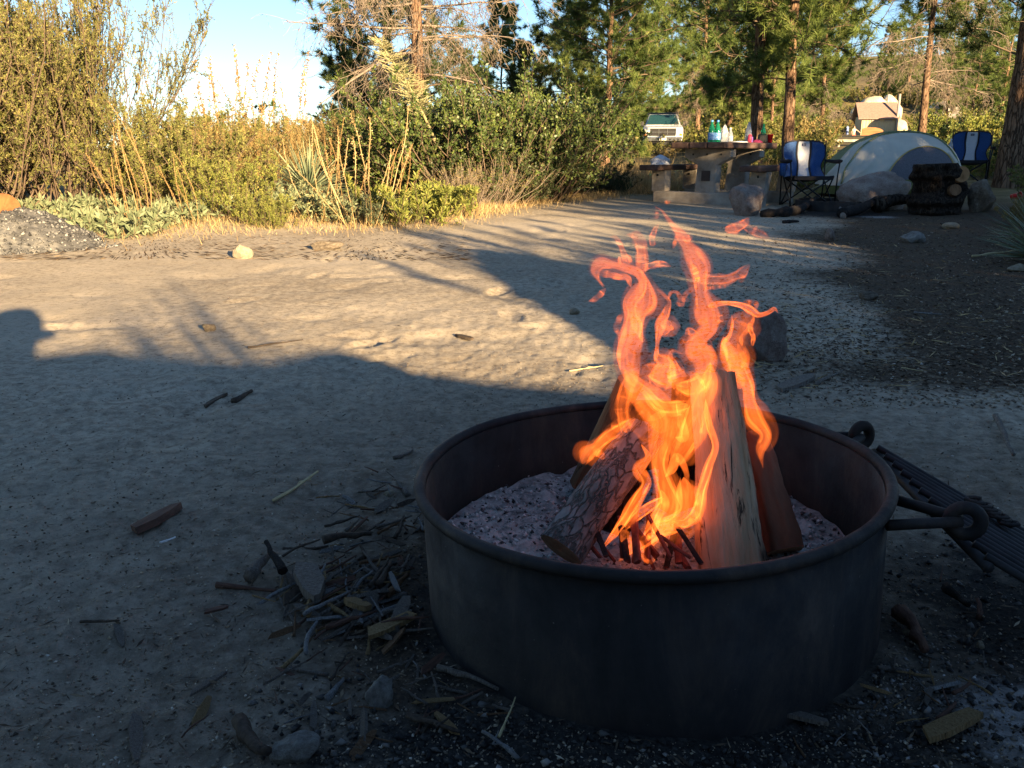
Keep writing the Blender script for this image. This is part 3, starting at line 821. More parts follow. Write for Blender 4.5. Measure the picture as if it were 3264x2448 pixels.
T2 = [
 ([(640, 170, 40), (730, 300, 75), (850, 420, 115), (930, 560, 120), (900, 700, 75), (890, 850, 50), (925, 980, 55), (950, 1100, 75), (910, 1230, 90), (830, 1360, 60), (790, 1450, 20)], FD - 0.06, 1.0),
 ([(1250, 120, 30), (1225, 280, 60), (1150, 440, 75), (1120, 600, 80), (1070, 720, 70), (1000, 820, 45), (940, 920, 14)], FD - 0.05, 1.15),
 ([(1000, 280, 20), (1090, 300, 50), (1190, 250, 55), (1250, 190, 25)], FD - 0.04, 1.2),
 ([(1090, 420, 30), (1010, 440, 50), (900, 430, 45), (790, 330, 30), (700, 240, 12)], FD - 0.06, 1.3),
 ([(1215, 380, 14), (1235, 560, 22), (1285, 730, 22), (1240, 850, 26), (1190, 1010, 28), (1130, 1210, 42), (1060, 1260, 38), (980, 1240, 16)], FD - 0.09, 1.3),
 ([(760, 700, 14), (810, 790, 22), (750, 880, 38), (795, 970, 30), (740, 1080, 34), (650, 1220, 34), (560, 1350, 24), (480, 1450, 8)], FD - 0.09, 1.3),
 ([(720, 520, 16), (620, 590, 42), (520, 650, 40), (440, 725, 34), (370, 780, 58), (345, 840, 34)], FD - 0.02, 1.2),
 ([(500, 800, 14), (460, 760, 26), (420, 740, 30)], FD - 0.03, 1.0),
 ([(600, 620, 10), (575, 560, 24), (600, 520, 18)], FD - 0.02, 0.8),
 ([(1340, -60, 40), (1380, 60, 55), (1450, 180, 60), (1510, 290, 45), (1525, 400, 40), (1560, 500, 55), (1640, 640, 36), (1600, 740, 34), (1620, 870, 12)], FD + 0.02, 1.0),
 ([(1060, 930, 30), (1080, 1060, 80), (1080, 1170, 75), (990, 1260, 70), (880, 1300, 60), (780, 1390, 46), (690, 1440, 30), (600, 1525, 10)], FD - 0.10, 1.0),
 ([(870, 1490, 8), (820, 1530, 14), (775, 1490, 14), (785, 1420, 12)], FD - 0.12, 1.4),
 ([(1150, 1170, 14), (1170, 1260, 18), (1175, 1370, 8)], FD - 0.10, 1.0),
 ([(660, 620, 40), (625, 480, 46), (650, 330, 60), (690, 220, 50)], FD - 0.03, 0.55),
 ([(920, 1080, 14), (800, 1150, 34), (690, 1240, 30), (620, 1320, 12)], FD - 0.11, 1.0),
 ([(620, 1390, 12), (640, 1330, 26), (690, 1400, 22), (650, 1450, 16)], FD - 0.12, 0.7),
 ([(900, 620, 60), (870, 500, 80), (800, 420, 70), (720, 460, 40)], FD - 0.03, 0.5),
 ([(1000, 650, 16), (1060, 660, 22), (1050, 560, 26), (1020, 430, 18)], FD - 0.08, 1.2),
 ([(930, 930, 14), (980, 870, 26), (1010, 790, 28), (1080, 900, 20), (1090, 990, 14)], FD - 0.10, 1.1),
 ([(850, 1330, 18), (870, 1240, 22), (930, 1130, 24), (900, 1020, 18)], FD - 0.125, 2.4),
 ([(1090, 1270, 10), (1130, 1180, 16), (1160, 1080, 12)], FD - 0.115, 2.4),
 ([(800, 1420, 12), (810, 1360, 16), (860, 1320, 10)], FD - 0.125, 2.2),
]
strands(T2, 2, 0.29)
# ------------------------------------------------------------------ plants: shared growers
def nrm(v): return v / np.maximum(1e-9, np.linalg.norm(v, axis=-1, keepdims=True))

def tubes_np(P, R0, n=4):
    """P (B,K,3) polylines, R0 (B,K) radii -> verts, quad faces"""
    B, K, _ = P.shape
    T = nrm(np.gradient(P, axis=1))
    ref = np.where(np.abs(T[..., 2:3]) > 0.9, np.array([1.0, 0, 0]), np.array([0, 0, 1.0]))
    U = nrm(np.cross(T, ref)); W = np.cross(T, U)
    a = np.linspace(0, 2 * np.pi, n, endpoint=False)
    V = P[:, :, None] + R0[:, :, None, None] * (U[:, :, None] * np.cos(a)[None, None, :, None] + W[:, :, None] * np.sin(a)[None, None, :, None])
    base = (np.arange(B) * K * n)[:, None, None]
    i = np.arange(K - 1)[None, :, None]; j = np.arange(n)[None, None]; j2 = (j + 1) % n
    F = np.stack([base + i * n + j, base + i * n + j2, base + (i + 1) * n + j2, base + (i + 1) * n + j], -1).reshape(-1, 4)
    return V.reshape(-1, 3), F

def merge(parts):
    Vs, Fs, Ts, b = [], [], [], 0
    for p in parts:
        V, F = p[0], p[1]
        Vs.append(V); Fs.append(F + b); b += len(V)
        Ts.append(p[2] if len(p) > 2 else np.full(len(V), 0.5))
    return np.concatenate(Vs), np.concatenate(Fs), np.concatenate(Ts)

def grow(r, start, direction, length, K=6, wander=0.25, gravity=0.0):
    """batch of curved shoots; start, direction (B,3), length (B,)"""
    B = len(start)
    P = np.zeros((B, K, 3)); P[:, 0] = start
    d = nrm(direction)
    for k in range(1, K):
        d = nrm(d + r.normal(0, wander, (B, 3)) * 0.5 + np.array([0, 0, gravity]))
        P[:, k] = P[:, k - 1] + d * (length / (K - 1))[:, None]
    return P

def along(P, i, t):
    K = P.shape[1]
    f = t * (K - 1); k = np.minimum(f.astype(int), K - 2); s = (f - k)[:, None]
    a, b = P[i, k], P[i, k + 1]
    return a * (1 - s) + b * s, nrm(b - a)

def leaves_np(r, pos, d, ln, wd, tint, shape='leaf'):
    """diamond leaves: (n,) each; folded a little along the middle"""
    n = len(pos)
    side = nrm(np.cross(d, r.normal(0, 1, (n, 3))))
    up = np.cross(side, d)
    L = np.asarray(ln).reshape(-1, 1); Wd = np.asarray(wd).reshape(-1, 1)
    if shape == 'blade':
        V = np.stack([pos - side * Wd * 0.5, pos + side * Wd * 0.5, pos + d * L], 1)
        F = np.arange(n * 3).reshape(-1, 3)
        return V.reshape(-1, 3), F, np.repeat(tint, 3)
    mid = pos + d * L * 0.5
    V = np.stack([pos, mid - side * Wd * 0.5 + up * Wd * 0.12, pos + d * L, mid + side * Wd * 0.5 + up * Wd * 0.12], 1)
    F = np.arange(n * 4).reshape(-1, 4)
    return V.reshape(-1, 3), F, np.repeat(tint, 4)

def shrub_meshes(name, seed, H, R, nst=40, nsub=12, nsub2=0, nleaf=12000, leaf=(0.03, 0.008), spread=0.8, tip_up=0.15, r0=0.25,
                 stem_r=0.008, mats=None, shape='leaf', leaf_splay=0.9, low=0.2, wander=0.3, subl=0.3, clump=0.5, stem_tint=0.5):
    r = np.random.default_rng(seed)
    a = r.uniform(0, 6.283, nst); q = np.sqrt(r.random(nst))
    st = np.stack([np.cos(a) * q * r0 * R, np.sin(a) * q * r0 * R, np.zeros(nst)], -1)
    tilt = q * spread
    a2 = a + r.normal(0, 0.35, nst)
    d = np.stack([np.cos(a2) * np.sin(tilt), np.sin(a2) * np.sin(tilt), np.cos(tilt)], -1)
    ln = H * r.uniform(0.62, 1.05, nst) / np.maximum(0.55, np.cos(tilt * 0.75))
    P = grow(r, st, d, ln, 7, wander, tip_up)
    Rr = stem_r * np.linspace(1, 0.35, 7)[None] * r.uniform(0.6, 1.2, (nst, 1))
    parts = [tubes_np(P, Rr, 4)]
    i = np.repeat(np.arange(nst), nsub); t = low + (1 - low) * r.random(len(i)) ** 0.8
    sp, sd = along(P, i, t)
    dv = nrm(sd * 0.8 + r.normal(0, 0.6, (len(i), 3)) + np.array([0, 0, 0.25]))
    sl = subl * H * r.uniform(0.5, 1.1, len(i)) * (1.15 - 0.6 * t)
    Q = grow(r, sp, dv, sl, 5, wander, tip_up * 1.2)
    parts.append(tubes_np(Q, stem_r * 0.4 * np.linspace(1, 0.3, 5)[None] * np.ones((len(i), 1)), 3))
    carriers = Q
    if nsub2:
        i2 = np.repeat(np.arange(len(Q)), nsub2); t2 = 0.25 + 0.75 * r.random(len(i2))
        sp, sd = along(Q, i2, t2)
        dv = nrm(sd * 0.9 + r.normal(0, 0.6, (len(i2), 3)) + np.array([0, 0, 0.2]))
        Q2 = grow(r, sp, dv, 0.45 * sl[i2] * r.uniform(0.5, 1.1, len(i2)), 4, wander, tip_up)
        parts.append(tubes_np(Q2, stem_r * 0.22 * np.ones((len(i2), 4)), 3))
        carriers = np.concatenate([Q[:, :4], Q2])
    V, F, _ = merge(parts)
    stems = np_mesh(name + '_stems', V, F, mats[0], tint=np.full(len(V), stem_tint))
    ci = r.integers(0, len(carriers), nleaf)
    tt = 0.1 + 0.9 * r.random(nleaf)
    lp, ld = along(carriers, ci, tt)
    ldir = nrm(ld + r.normal(0, leaf_splay, (nleaf, 3)))
    ct = r.random(len(carriers))
    tint = np.clip(clump * ct[ci] + (1 - clump) * r.random(nleaf), 0, 1)
    s = r.uniform(0.6, 1.25, nleaf)
    V, F, T = leaves_np(r, lp, ldir, leaf[0] * s, leaf[1] * s, tint, shape)
    fol = np_mesh(name + '_foliage', V, F, mats[1], tint=T)
    return stems, fol

def plant(name, label, cat, meshes, loc, rotz=0.0, s=1.0, group=None, names=('stems', 'foliage')):
    t = thing(name, label, cat, loc, rotz, group)
    t.scale = (s, s, s) if not isinstance(s, tuple) else s
    for nm, me in zip(names, meshes):
        if me is not None:
            c = link(nm, me, t)
            if nm == 'seed_heads': c['kind'] = 'stuff'
    return t

M['twig'] = flat_mat('grey_brown_twig', (0.13, 0.092, 0.062), 0.9, var=0.35, scale=30)
M['dead_twig'] = flat_mat('dead_grey_twig', (0.22, 0.175, 0.135), 0.9, var=0.3, scale=12)
M['chamise'] = leaf_mat('chamise_leaf', [(0, (0.075, 0.095, 0.028)), (0.45, (0.175, 0.185, 0.052)), (0.8, (0.28, 0.26, 0.08)), (1, (0.34, 0.25, 0.10))], 0.3)
M['tan_brush'] = leaf_mat('dry_buckwheat', [(0, (0.12, 0.105, 0.04)), (0.4, (0.25, 0.20, 0.08)), (0.8, (0.36, 0.28, 0.12)), (1, (0.44, 0.27, 0.10))], 0.3)
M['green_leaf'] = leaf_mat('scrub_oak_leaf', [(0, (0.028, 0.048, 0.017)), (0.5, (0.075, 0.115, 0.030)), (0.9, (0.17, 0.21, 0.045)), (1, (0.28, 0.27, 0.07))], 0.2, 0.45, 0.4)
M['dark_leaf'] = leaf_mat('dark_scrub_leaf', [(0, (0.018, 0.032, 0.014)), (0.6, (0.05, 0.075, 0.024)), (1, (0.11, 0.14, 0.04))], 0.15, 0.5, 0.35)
M['bright_leaf'] = leaf_mat('yellow_green_leaf', [(0, (0.10, 0.13, 0.030)), (0.5, (0.23, 0.26, 0.06)), (1, (0.40, 0.36, 0.10))], 0.35)
M['sage'] = leaf_mat('pale_sage_leaf', [(0, (0.11, 0.145, 0.075)), (0.5, (0.19, 0.225, 0.125)), (0.85, (0.29, 0.31, 0.18)), (1, (0.32, 0.27, 0.11))], 0.2)
M['straw'] = leaf_mat('dry_straw', [(0, (0.28, 0.19, 0.085)), (0.5, (0.46, 0.33, 0.15)), (1, (0.62, 0.47, 0.25))], 0.3)
M['rusty_stalk'] = leaf_mat('rusty_dry_stalk', [(0, (0.20, 0.12, 0.05)), (0.5, (0.33, 0.21, 0.085)), (1, (0.45, 0.31, 0.14))], 0.2)
M['yucca'] = leaf_mat('yucca_blade', [(0, (0.10, 0.14, 0.085)), (0.5, (0.19, 0.24, 0.15)), (1, (0.34, 0.35, 0.19))], 0.1, 0.5)
M['pine_needle'] = leaf_mat('pine_needle', [(0, (0.045, 0.072, 0.022)), (0.4, (0.098, 0.15, 0.040)), (0.75, (0.18, 0.23, 0.060)), (1, (0.30, 0.29, 0.09))], 0.35, 0.5)
M['pine_needle_bright'] = leaf_mat('young_pine_needle', [(0, (0.085, 0.125, 0.034)), (0.5, (0.185, 0.25, 0.065)), (1, (0.34, 0.36, 0.11))], 0.4, 0.5)  # yellower needle tone for the young and slender pines
M['pine_needle_dark'] = leaf_mat('dark_pine_needle', [(0, (0.022, 0.042, 0.018)), (0.5, (0.062, 0.090, 0.030)), (1, (0.14, 0.165, 0.048))], 0.25, 0.5)
M['pine_bark'] = bark_mat('pine_bark', [(0.30, (0.10, 0.06, 0.038)), (0.5, (0.21, 0.13, 0.082)), (0.7, (0.33, 0.21, 0.135))], 9, 0.03, (1, 1, 0.22), ck=0.65)
M['burnt_bark'] = bark_mat('fire_scarred_bark', [(0.35, (0.03, 0.022, 0.018)), (0.5, (0.13, 0.075, 0.045)), (0.62, (0.42, 0.25, 0.08))], 4, 0.03, (1, 1, 0.25), ck=0.7)

# ------------------------------------------------------------------ pines
def pine_meshes(name, seed, H, rad, crown0=0.25, blen=0.28, nwh=16, per=4, tufts=2600, needle=(0.16, 0.010), npt=13, dead=0.0, dead0=0.1, bush=1.0,
                nm='pine_needle', bark='pine_bark', droop=-0.02, bend=0.04, sub=9, topc=0.25):
    """tapered trunk, whorls of limbs, side shoots, needle tufts on the shoots; lower limbs may be dead"""
    r = np.random.default_rng(seed)
    K = 14
    z = np.linspace(0, H, K)
    off = np.cumsum(r.normal(0, bend, (K, 2)), 0) * (H / 12); off[0] = 0
    TP = np.concatenate([off, z[:, None]], 1)
    tr = rad * (1 - 0.93 * (z / H) ** 0.9) * (1 + 0.25 * np.exp(-z / 0.3))
    ks = 60
    zz = np.linspace(0, H, ks)
    TPs = np.stack([np.interp(zz, z, TP[:, c]) for c in range(3)], 1)
    trs = np.interp(zz, z, tr) * (1 + 0.06 * (r.random(ks) - 0.5))
    V, F = tubes_np(TPs[None], trs[None], 14)
    trunk = np_mesh(name + '_trunk', V, F, M[bark], smooth=True)
    def limb_batch(hs, lens, elev, grav):
        n = len(hs)
        a = r.uniform(0, 6.283, n)
        sp = np.stack([np.interp(hs, z, TP[:, c]) for c in range(3)], 1)
        d = np.stack([np.cos(a) * np.cos(elev), np.sin(a) * np.cos(elev), np.sin(elev)], -1)
        return grow(r, sp, d, lens, 7, 0.22, grav)
    parts = []
    hs = np.linspace(crown0, 0.985, nwh).repeat(per) * H + r.normal(0, 0.02 * H, nwh * per)
    hs = np.clip(hs, crown0 * H * 0.8, H * 0.99)
    u = (hs / H - crown0) / (1 - crown0)
    lens = np.maximum(0.25, H * blen * (topc + (1 - topc) * np.clip(1 - u, 0, 1) ** 0.75) * np.clip(0.45 + 2.2 * u, 0, 1) * r.uniform(0.6, 1.2, len(hs)))
    Lb = limb_batch(hs, lens, r.uniform(-0.15, 0.55, len(hs)) + 0.35 * u, droop)
    lr = np.maximum(0.010, lens * 0.013)
    parts.append(tubes_np(Lb, lr[:, None] * np.linspace(1, 0.3, 7)[None], 5))
    i = np.repeat(np.arange(len(Lb)), sub); t = 0.22 + 0.78 * r.random(len(i)) ** 0.8
    sp, sd = along(Lb, i, t)
    dv = nrm(sd * 0.7 + r.normal(0, 0.55, (len(i), 3)) + np.array([0, 0, 0.30]))
    sl = np.clip(lens[i] * 0.30, 0.15, 0.7) * r.uniform(0.5, 1.2, len(i)) * bush
    Q = grow(r, sp, dv, sl, 4, 0.2, 0.06)
    parts.append(tubes_np(Q, 0.006 * np.linspace(1.3, 0.6, 4)[None] * np.ones((len(i), 1)), 3))
    V, F, _ = merge(parts)
    limbs = np_mesh(name + '_limbs', V, F, M['dead_twig'] if dead > 0.6 else M['twig'], tint=np.full(len(V), .5))
    # needle tufts: mostly at shoot ends
    ci = r.integers(0, len(Q), tufts); tt = np.clip(1 - np.abs(r.normal(0, 0.30, tufts)), 0.05, 1)
    tp, td = along(Q, ci, tt)
    ct = r.random(len(Q)); lt = r.random(len(Lb))
    tt_ = np.clip(0.35 * ct[ci] + 0.3 * lt[i[ci]] + 0.35 * r.random(tufts), 0, 1)
    p = np.repeat(tp, npt, 0); d = np.repeat(td, npt, 0)
    dn = nrm(d * 0.55 + r.normal(0, 0.62, p.shape) + np.array([0, 0, 0.12]))
    n = len(p)
    V, F, T = leaves_np(r, p, dn, needle[0] * r.uniform(0.6, 1.15, n), needle[1] * r.uniform(0.7, 1.2, n), np.clip(np.repeat(tt_, npt) + r.normal(0, 0.10, n), 0, 1), 'blade')
    crown = np_mesh(name + '_crown', V, F, M[nm], tint=T)
    twigs = None
    if dead > 0:
        nd = int(46 * dead)
        hs = r.uniform(dead0, min(crown0 + 0.12, 0.9) if dead < 0.9 else 0.85, nd) * H
        ln = H * blen * r.uniform(0.5, 1.15, nd)
        D = limb_batch(hs, ln, r.uniform(-0.25, 0.25, nd), -0.05)
        pp = [tubes_np(D, np.maximum(0.009, ln * 0.010)[:, None] * np.linspace(1, 0.3, 7)[None], 5)]
        i = np.repeat(np.arange(nd), 16); t = 0.15 + 0.85 * r.random(len(i))
        sp, sd = along(D, i, t)
        Q1 = grow(r, sp, nrm(sd * 0.6 + r.normal(0, 0.6, (len(i), 3)) + np.array([0, 0, -0.35])), ln[i] * 0.38 * r.uniform(0.4, 1.1, len(i)), 6, 0.45, -0.14)
        pp.append(tubes_np(Q1, 0.0055 * np.linspace(1, 0.5, 6)[None] * np.ones((len(i), 1)), 3))
        i2 = np.repeat(np.arange(len(Q1)), 5); t = 0.15 + 0.85 * r.random(len(i2))
        sp, sd = along(Q1, i2, t)
        Q2 = grow(r, sp, nrm(sd * 0.5 + r.normal(0, 0.7, (len(i2), 3)) + np.array([0, 0, -0.3])), 0.28 * r.uniform(0.4, 1.2, len(i2)), 5, 0.6, -0.15)
        pp.append(tubes_np(Q2, 0.0036 * np.ones((len(i2), 5)), 3))
        V, F, _ = merge(pp)
        twigs = np_mesh(name + '_dead_branches', V, F, M['dead_twig'], tint=np.full(len(V), .5))
    return trunk, limbs, crown, twigs

def pine(label, meshes, loc, rotz=0.0, s=1.0, group='pine trees around the campground', name='pine_tree', names=('trunk', 'limbs', 'crown', 'dead_branches')):
    return plant(name, label, 'pine tree', meshes, loc, rotz, s, group, names)

def sink(v, dz=0.06): return (v.x, v.y, v.z - dz)

# individually grown trees that the photo shows large
t1 = pine_meshes('dead_pine', 101, 8.5, 0.155, 0.60, 0.30, 9, 4, 500, dead=1.6, dead0=0.22, bend=0.02)
pine('pine with bare red-brown trunk and a tangle of dead drooping grey branches', t1, sink(gx(1338, 17.0)), 0.4, name='dead_branched_pine')
t5 = pine_meshes('scarred_pine', 105, 11, 0.135, 0.17, 0.24, 24, 5, 9000, (0.18, 0.013), bend=0.03, bush=1.2, sub=12)
pine('tall pine with fire-scarred orange and black trunk base behind the picnic table', t5, sink(gx(2404, 17.5)), 1.0, name='fire_scarred_pine')
t6 = pine_meshes('slender_pine', 106, 11, 0.115, 0.18, 0.23, 24, 5, 9000, (0.18, 0.013), nm='pine_needle_bright', bend=0.035, bush=1.2, sub=12)
pine('slender leaning brown pine trunk rising between the table and the left chair', t6, sink(gx(2512, 16.5)), 2.2, name='slender_pine').rotation_euler = (0, R_(2.0), 2.2)
t8 = pine_meshes('tent_pine', 108, 7.6, 0.115, 0.50, 0.22, 12, 6, 5200, (0.18, 0.013), dead=0.55, dead0=0.26, bend=0.02)
pine('dark pine trunk with dead lower twigs right behind the tent', t8, sink(gx(2915, 22)), 0.3, name='tent_pine')
t10 = pine_meshes('edge_pine', 110, 12, 0.215, 0.16, 0.30, 16, 4, 6500, (0.21, 0.012), nm='pine_needle_dark', bend=0.015, droop=-0.01)
pine('thick dark pine trunk cut by the right edge with long boughs over the chairs', t10, sink(gx(3222, 13.6)), 1.9, name='edge_pine')

# kinds that repeat
kindA = pine_meshes('dense_pine', 121, 8.0, 0.14, 0.05, 0.30, 22, 6, 12500, (0.20, 0.016), 12, bush=1.25, sub=12)
kindB = pine_meshes('young_pine', 122, 7.0, 0.10, 0.08, 0.27, 20, 5, 9000, (0.21, 0.016), 12, nm='pine_needle_bright', bush=1.2, sub=11)
kindC = pine_meshes('dark_pine', 123, 5.5, 0.12, 0.05, 0.42, 15, 6, 9500, (0.19, 0.015), 12, nm='pine_needle_dark', bush=1.2, sub=11)
kindD = pine_meshes('open_pine', 124, 9.5, 0.12, 0.22, 0.22, 18, 5, 7000, (0.22, 0.018), 11, dead=0.2, bush=1.15)
def spot(px, Y): return sink(gx(px, Y), 0.08)
for kd, px, Y, s, rz, lab in (
    (kindC, 1235, 21.5, 1.02, 0.2, 'dark spreading pine half hidden behind the dead-branched pine'),
    (kindC, 1130, 27, 0.62, 1.7, 'low dark pine left of the dead-branched pine at the sky edge'),
    (kindC, 1470, 24, 0.52, 2.9, 'dark pine directly right of the dead-branched trunk'),
    (kindB, 1605, 33, 0.76, 0.6, 'yellow-green pine with open sunlit crown right of the dead-branched pine'),
    (kindC, 1690, 27, 0.62, 4.1, 'low dark pine in shade under the big dense pine'),
    (kindA, 1925, 27, 1.00, 0.9, 'big dense green pine left of the white pickup, its edge against the sky'),
    (kindA, 2080, 58, 1.25, 2.5, 'dense pine directly above the white pickup'),
    (kindD, 2215, 34, 0.95, 3.3, 'young pine between the pickup and the fire-scarred trunk'),
    (kindA, 2320, 36, 1.00, 4.4, 'dense pine behind the fire-scarred trunk'),
    (kindD, 2260, 44, 1.00, 5.1, 'open pine far behind the picnic table bottles'),
    (kindB, 2450, 32, 0.75, 1.2, 'yellow-green pine between the two trunks behind the table'),
    (kindD, 2610, 38, 0.95, 0.1, 'sunlit young pine just right of the slender leaning trunk'),
    (kindD, 2610, 62, 1.10, 2.0, 'sunlit pine above the outhouse roof on its left'),
    (kindA, 2810, 135, 1.35, 3.0, 'dense pine beyond the outhouse at the blue sky gap'),
    (kindD, 3000, 62, 1.00, 0.8, 'open pine on the hillside left of the right-hand chair'),
    (kindA, 3010, 128, 1.10, 1.6, 'far dense pine on the slope behind the tent pine'),
    (kindD, 3075, 55, 0.95, 2.7, 'thin far pine above the right-hand chair'),
    (kindD, 3165, 38, 0.80, 3.9, 'half-grown pine with dark trunk left of the thick edge trunk'),
    (kindB, 3110, 120, 1.40, 5.3, 'pale far pine on the hillside above the right-hand chair'),
    (kindA, 3230, 70, 1.05, 0.4, 'far dense pine behind the thick edge trunk'),
    (kindD, 2560, 70, 1.10, 2.2, 'tall far pine seen over the left chair'),
    (kindA, 1990, 52, 1.10, 5.0, 'far pine filling the gap behind the dense pines'),
    (kindA, 2420, 60, 1.10, 0.7, 'far pine behind the slender trunk'),
    (kindA, 2870, 165, 1.4, 0.3, 'distant pine on the skyline above the tent pine'),
    (kindD, 2960, 180, 1.6, 1.3, 'distant thin pine on the skyline left of the right-hand chair'),
    (kindA, 3060, 170, 1.3, 2.3, 'distant pine on the skyline above the right-hand chair'),
    (kindA, 3150, 190, 1.6, 3.3, 'distant pine on the skyline beside the thick edge trunk'),
    (kindC, 1800, 38, 1.05, 1.1, 'shaded pine low behind the big dense pine')):
    pine(lab, kd, spot(px, Y), rz, s)

# ------------------------------------------------------------------ shrubs and herbs of the left bank
big = shrub_meshes('chamise', 201, 2.35, 1.9, 90, 18, 3, 115000, (0.034, 0.011), 0.95, 0.16, 0.35, 0.011, (M['twig'], M['chamise']), low=0.12, wander=0.26, clump=0.6, leaf_splay=0.7)
plant('chamise_shrub', 'tall feathery olive-yellow shrub filling the upper left corner', 'shrub', big, sink(gx(200, 9.6)), 0.3, (0.74, 0.85, 1.0))
plant('chamise_shrub', 'olive shrub cut by the left edge behind the ash pile', 'shrub', big, sink(gx(-120, 8.9)), 2.0, 0.92)
plant('chamise_shrub', 'olive shrub behind the tall left shrub, its tips against the sky', 'shrub', big, sink(gx(-40, 12.5)), 4.0, (0.85, 0.85, 1.05))
small = shrub_meshes('low_chamise', 202, 1.0, 0.85, 50, 12, 3, 30000, (0.030, 0.010), 1.0, 0.14, 0.4, 0.007, (M['twig'], M['chamise']), low=0.1, clump=0.6)
plant('low_chamise', 'low olive shrub at the right foot of the tall left shrub', 'shrub', small, sink(gx(560, 9.6)), 0.9, 1.1)
plant('low_chamise', 'low olive shrub behind the dry tan brush', 'shrub', small, sink(gx(640, 12)), 2.9, 1.1)
tan = shrub_meshes('buckwheat', 203, 1.15, 1.0, 95, 9, 2, 26000, (0.030, 0.009), 0.75, 0.12, 0.75, 0.006, (M['rusty_stalk'], M['tan_brush']), low=0.3, clump=0.7, leaf_splay=0.6)
for k, (px, Y, s, rz, lab) in enumerate(((760, 11.5, 0.85, 0.2, 'dry tan brush below the orange seed stalks'), (900, 12.2, 0.8, 1.8, 'dry tan brush behind the spiky yucca'), (1010, 13.5, 0.85, 3.4, 'dry tan brush at the sky edge left of the dead pine'),
                                     (690, 14.5, 0.95, 4.6, 'orange-tan brush under the open sky'), (850, 16, 0.95, 5.4, 'orange-tan brush furthest back under the open sky'), (1150, 14.5, 1.0, 0.9, 'dry tan brush in front of the dark spreading pine'))):
    plant('dry_brush', lab, 'shrub', tan, spot(px, Y), rz, s, 'dry tan brush on the left bank')
bright = shrub_meshes('green_herb', 204, 0.58, 0.5, 60, 9, 2, 16000, (0.026, 0.008), 0.95, 0.2, 0.5, 0.004, (M['twig'], M['bright_leaf']), low=0.05, clump=0.5)
for px, Y, s, rz, lab in ((740, 8.9, 1.05, 0.1, 'bright green low bush in front of the dry tan brush'), (850, 8.45, 0.62, 1.6, 'small olive bush at the edge of the sunlit sand'), (430, 10.2, 1.1, 2.5, 'bright green low bush behind the pale sage leaves')):
    plant('green_herb', lab, 'shrub', bright, spot(px, Y), rz, s, 'bright green bushes on the left bank')
leafy = shrub_meshes('leafy_bush', 205, 0.42, 0.55, 46, 8, 1, 5200, (0.060, 0.015), 1.15, 0.2, 0.6, 0.004, (M['twig'], M['bright_leaf']), low=0.05, clump=0.4, leaf_splay=0.6)
for px, py, s, rz, lab in ((1310, 715, 1.0, 0.3, 'small leafy green bush jutting onto the sunlit sand'), (1420, 690, 0.8, 2.0, 'small leafy green bush behind the one on the sand edge')):
    plant('leafy_bush', lab, 'shrub', leafy, sink(gnd(px, py), 0.03), rz, s, 'leafy bushes at the sand edge')
sage = shrub_meshes('sage_herb', 206, 0.34, 0.5, 34, 6, 0, 900, (0.135, 0.036), 1.2, 0.22, 0.8, 0.006, (M['twig'], M['sage']), low=0.05, clump=0.3, leaf_splay=0.75)
for px, py, s, rz, lab in ((250, 730, 0.5, 0.0, 'pale grey-green broad-leaved plant beside the ash pile'), (370, 748, 0.62, 1.3, 'pale grey-green broad-leaved plant nearest the sand'), (480, 722, 0.48, 2.4, 'pale grey-green plant at the foot of the rusty stalks'),
                          (590, 700, 0.55, 3.3, 'pale grey-green plant left of the bright green bush'), (150, 690, 0.5, 4.4, 'pale grey-green plant under the tall left shrub'), (330, 684, 0.55, 5.2, 'pale grey-green plant in the second row by the tall shrub')):
    plant('sage_plant', lab, 'plant', sage, sink(gnd(px, py), 0.03), rz, s, 'pale sage plants along the left bank')
wsage = shrub_meshes('woolly_herb', 207, 0.42, 0.4, 44, 5, 0, 1700, (0.060, 0.022), 0.75, 0.2, 0.9, 0.004, (M['straw'], M['sage']), low=0.05, clump=0.3)
for px, py, s, rz, lab in ((960, 690, 0.7, 0.0, 'woolly pale herb under the spiky yucca'), (1060, 700, 0.72, 1.3, 'woolly pale herb right of the yucca'), (1150, 712, 0.7, 2.4, 'woolly pale herb among yellow stalks'), (1230, 712, 0.65, 3.9, 'woolly pale herb left of the leafy green bush'), (905, 668, 0.72, 4.4, 'woolly pale herb left of the yucca'), (1690, 640, 0.7, 5.0, 'tuft of pale herb under the reddish stalks')):
    plant('woolly_herb', lab, 'plant', wsage, sink(gnd(px, py), 0.03), rz, s, 'woolly pale herbs on the left bank')

# tall seed stalks
def stalk_meshes(name, seed, n, H, spread, m, r0=0.12, fl=100, flen=(0.012, 0.006)):
    r = np.random.default_rng(seed)
    a = r.uniform(0, 6.283, n); q = np.sqrt(r.random(n))
    st = np.stack([np.cos(a) * q * r0, np.sin(a) * q * r0, 0 * a], -1)
    d = np.stack([np.cos(a) * q * spread, np.sin(a) * q * spread, np.ones(n)], -1)
    P = grow(r, st, d, H * r.uniform(0.6, 1.05, n), 7, 0.16, 0.03)
    V, F = tubes_np(P, 0.0045 * np.linspace(1, 0.6, 7)[None] * np.ones((n, 1)), 4)
    stems = np_mesh(name + '_stems', V, F, m, tint=np.repeat(r.random(n), 28))
    k = n * fl
    ci = np.repeat(np.arange(n), fl); t = 0.45 + 0.55 * r.random(k)
    p, dd = along(P, ci, t)
    s = r.uniform(0.6, 1.4, k)
    V, F, T = leaves_np(r, p + r.normal(0, 0.004, p.shape), nrm(dd * 0.7 + r.normal(0, 0.8, p.shape)), flen[0] * s, flen[1] * s, r.random(k))
    return stems, np_mesh(name + '_seed_heads', V, F, m, tint=T)
rust = stalk_meshes('rusty_stalks', 211, 6, 0.95, 0.45, M['rusty_stalk'])
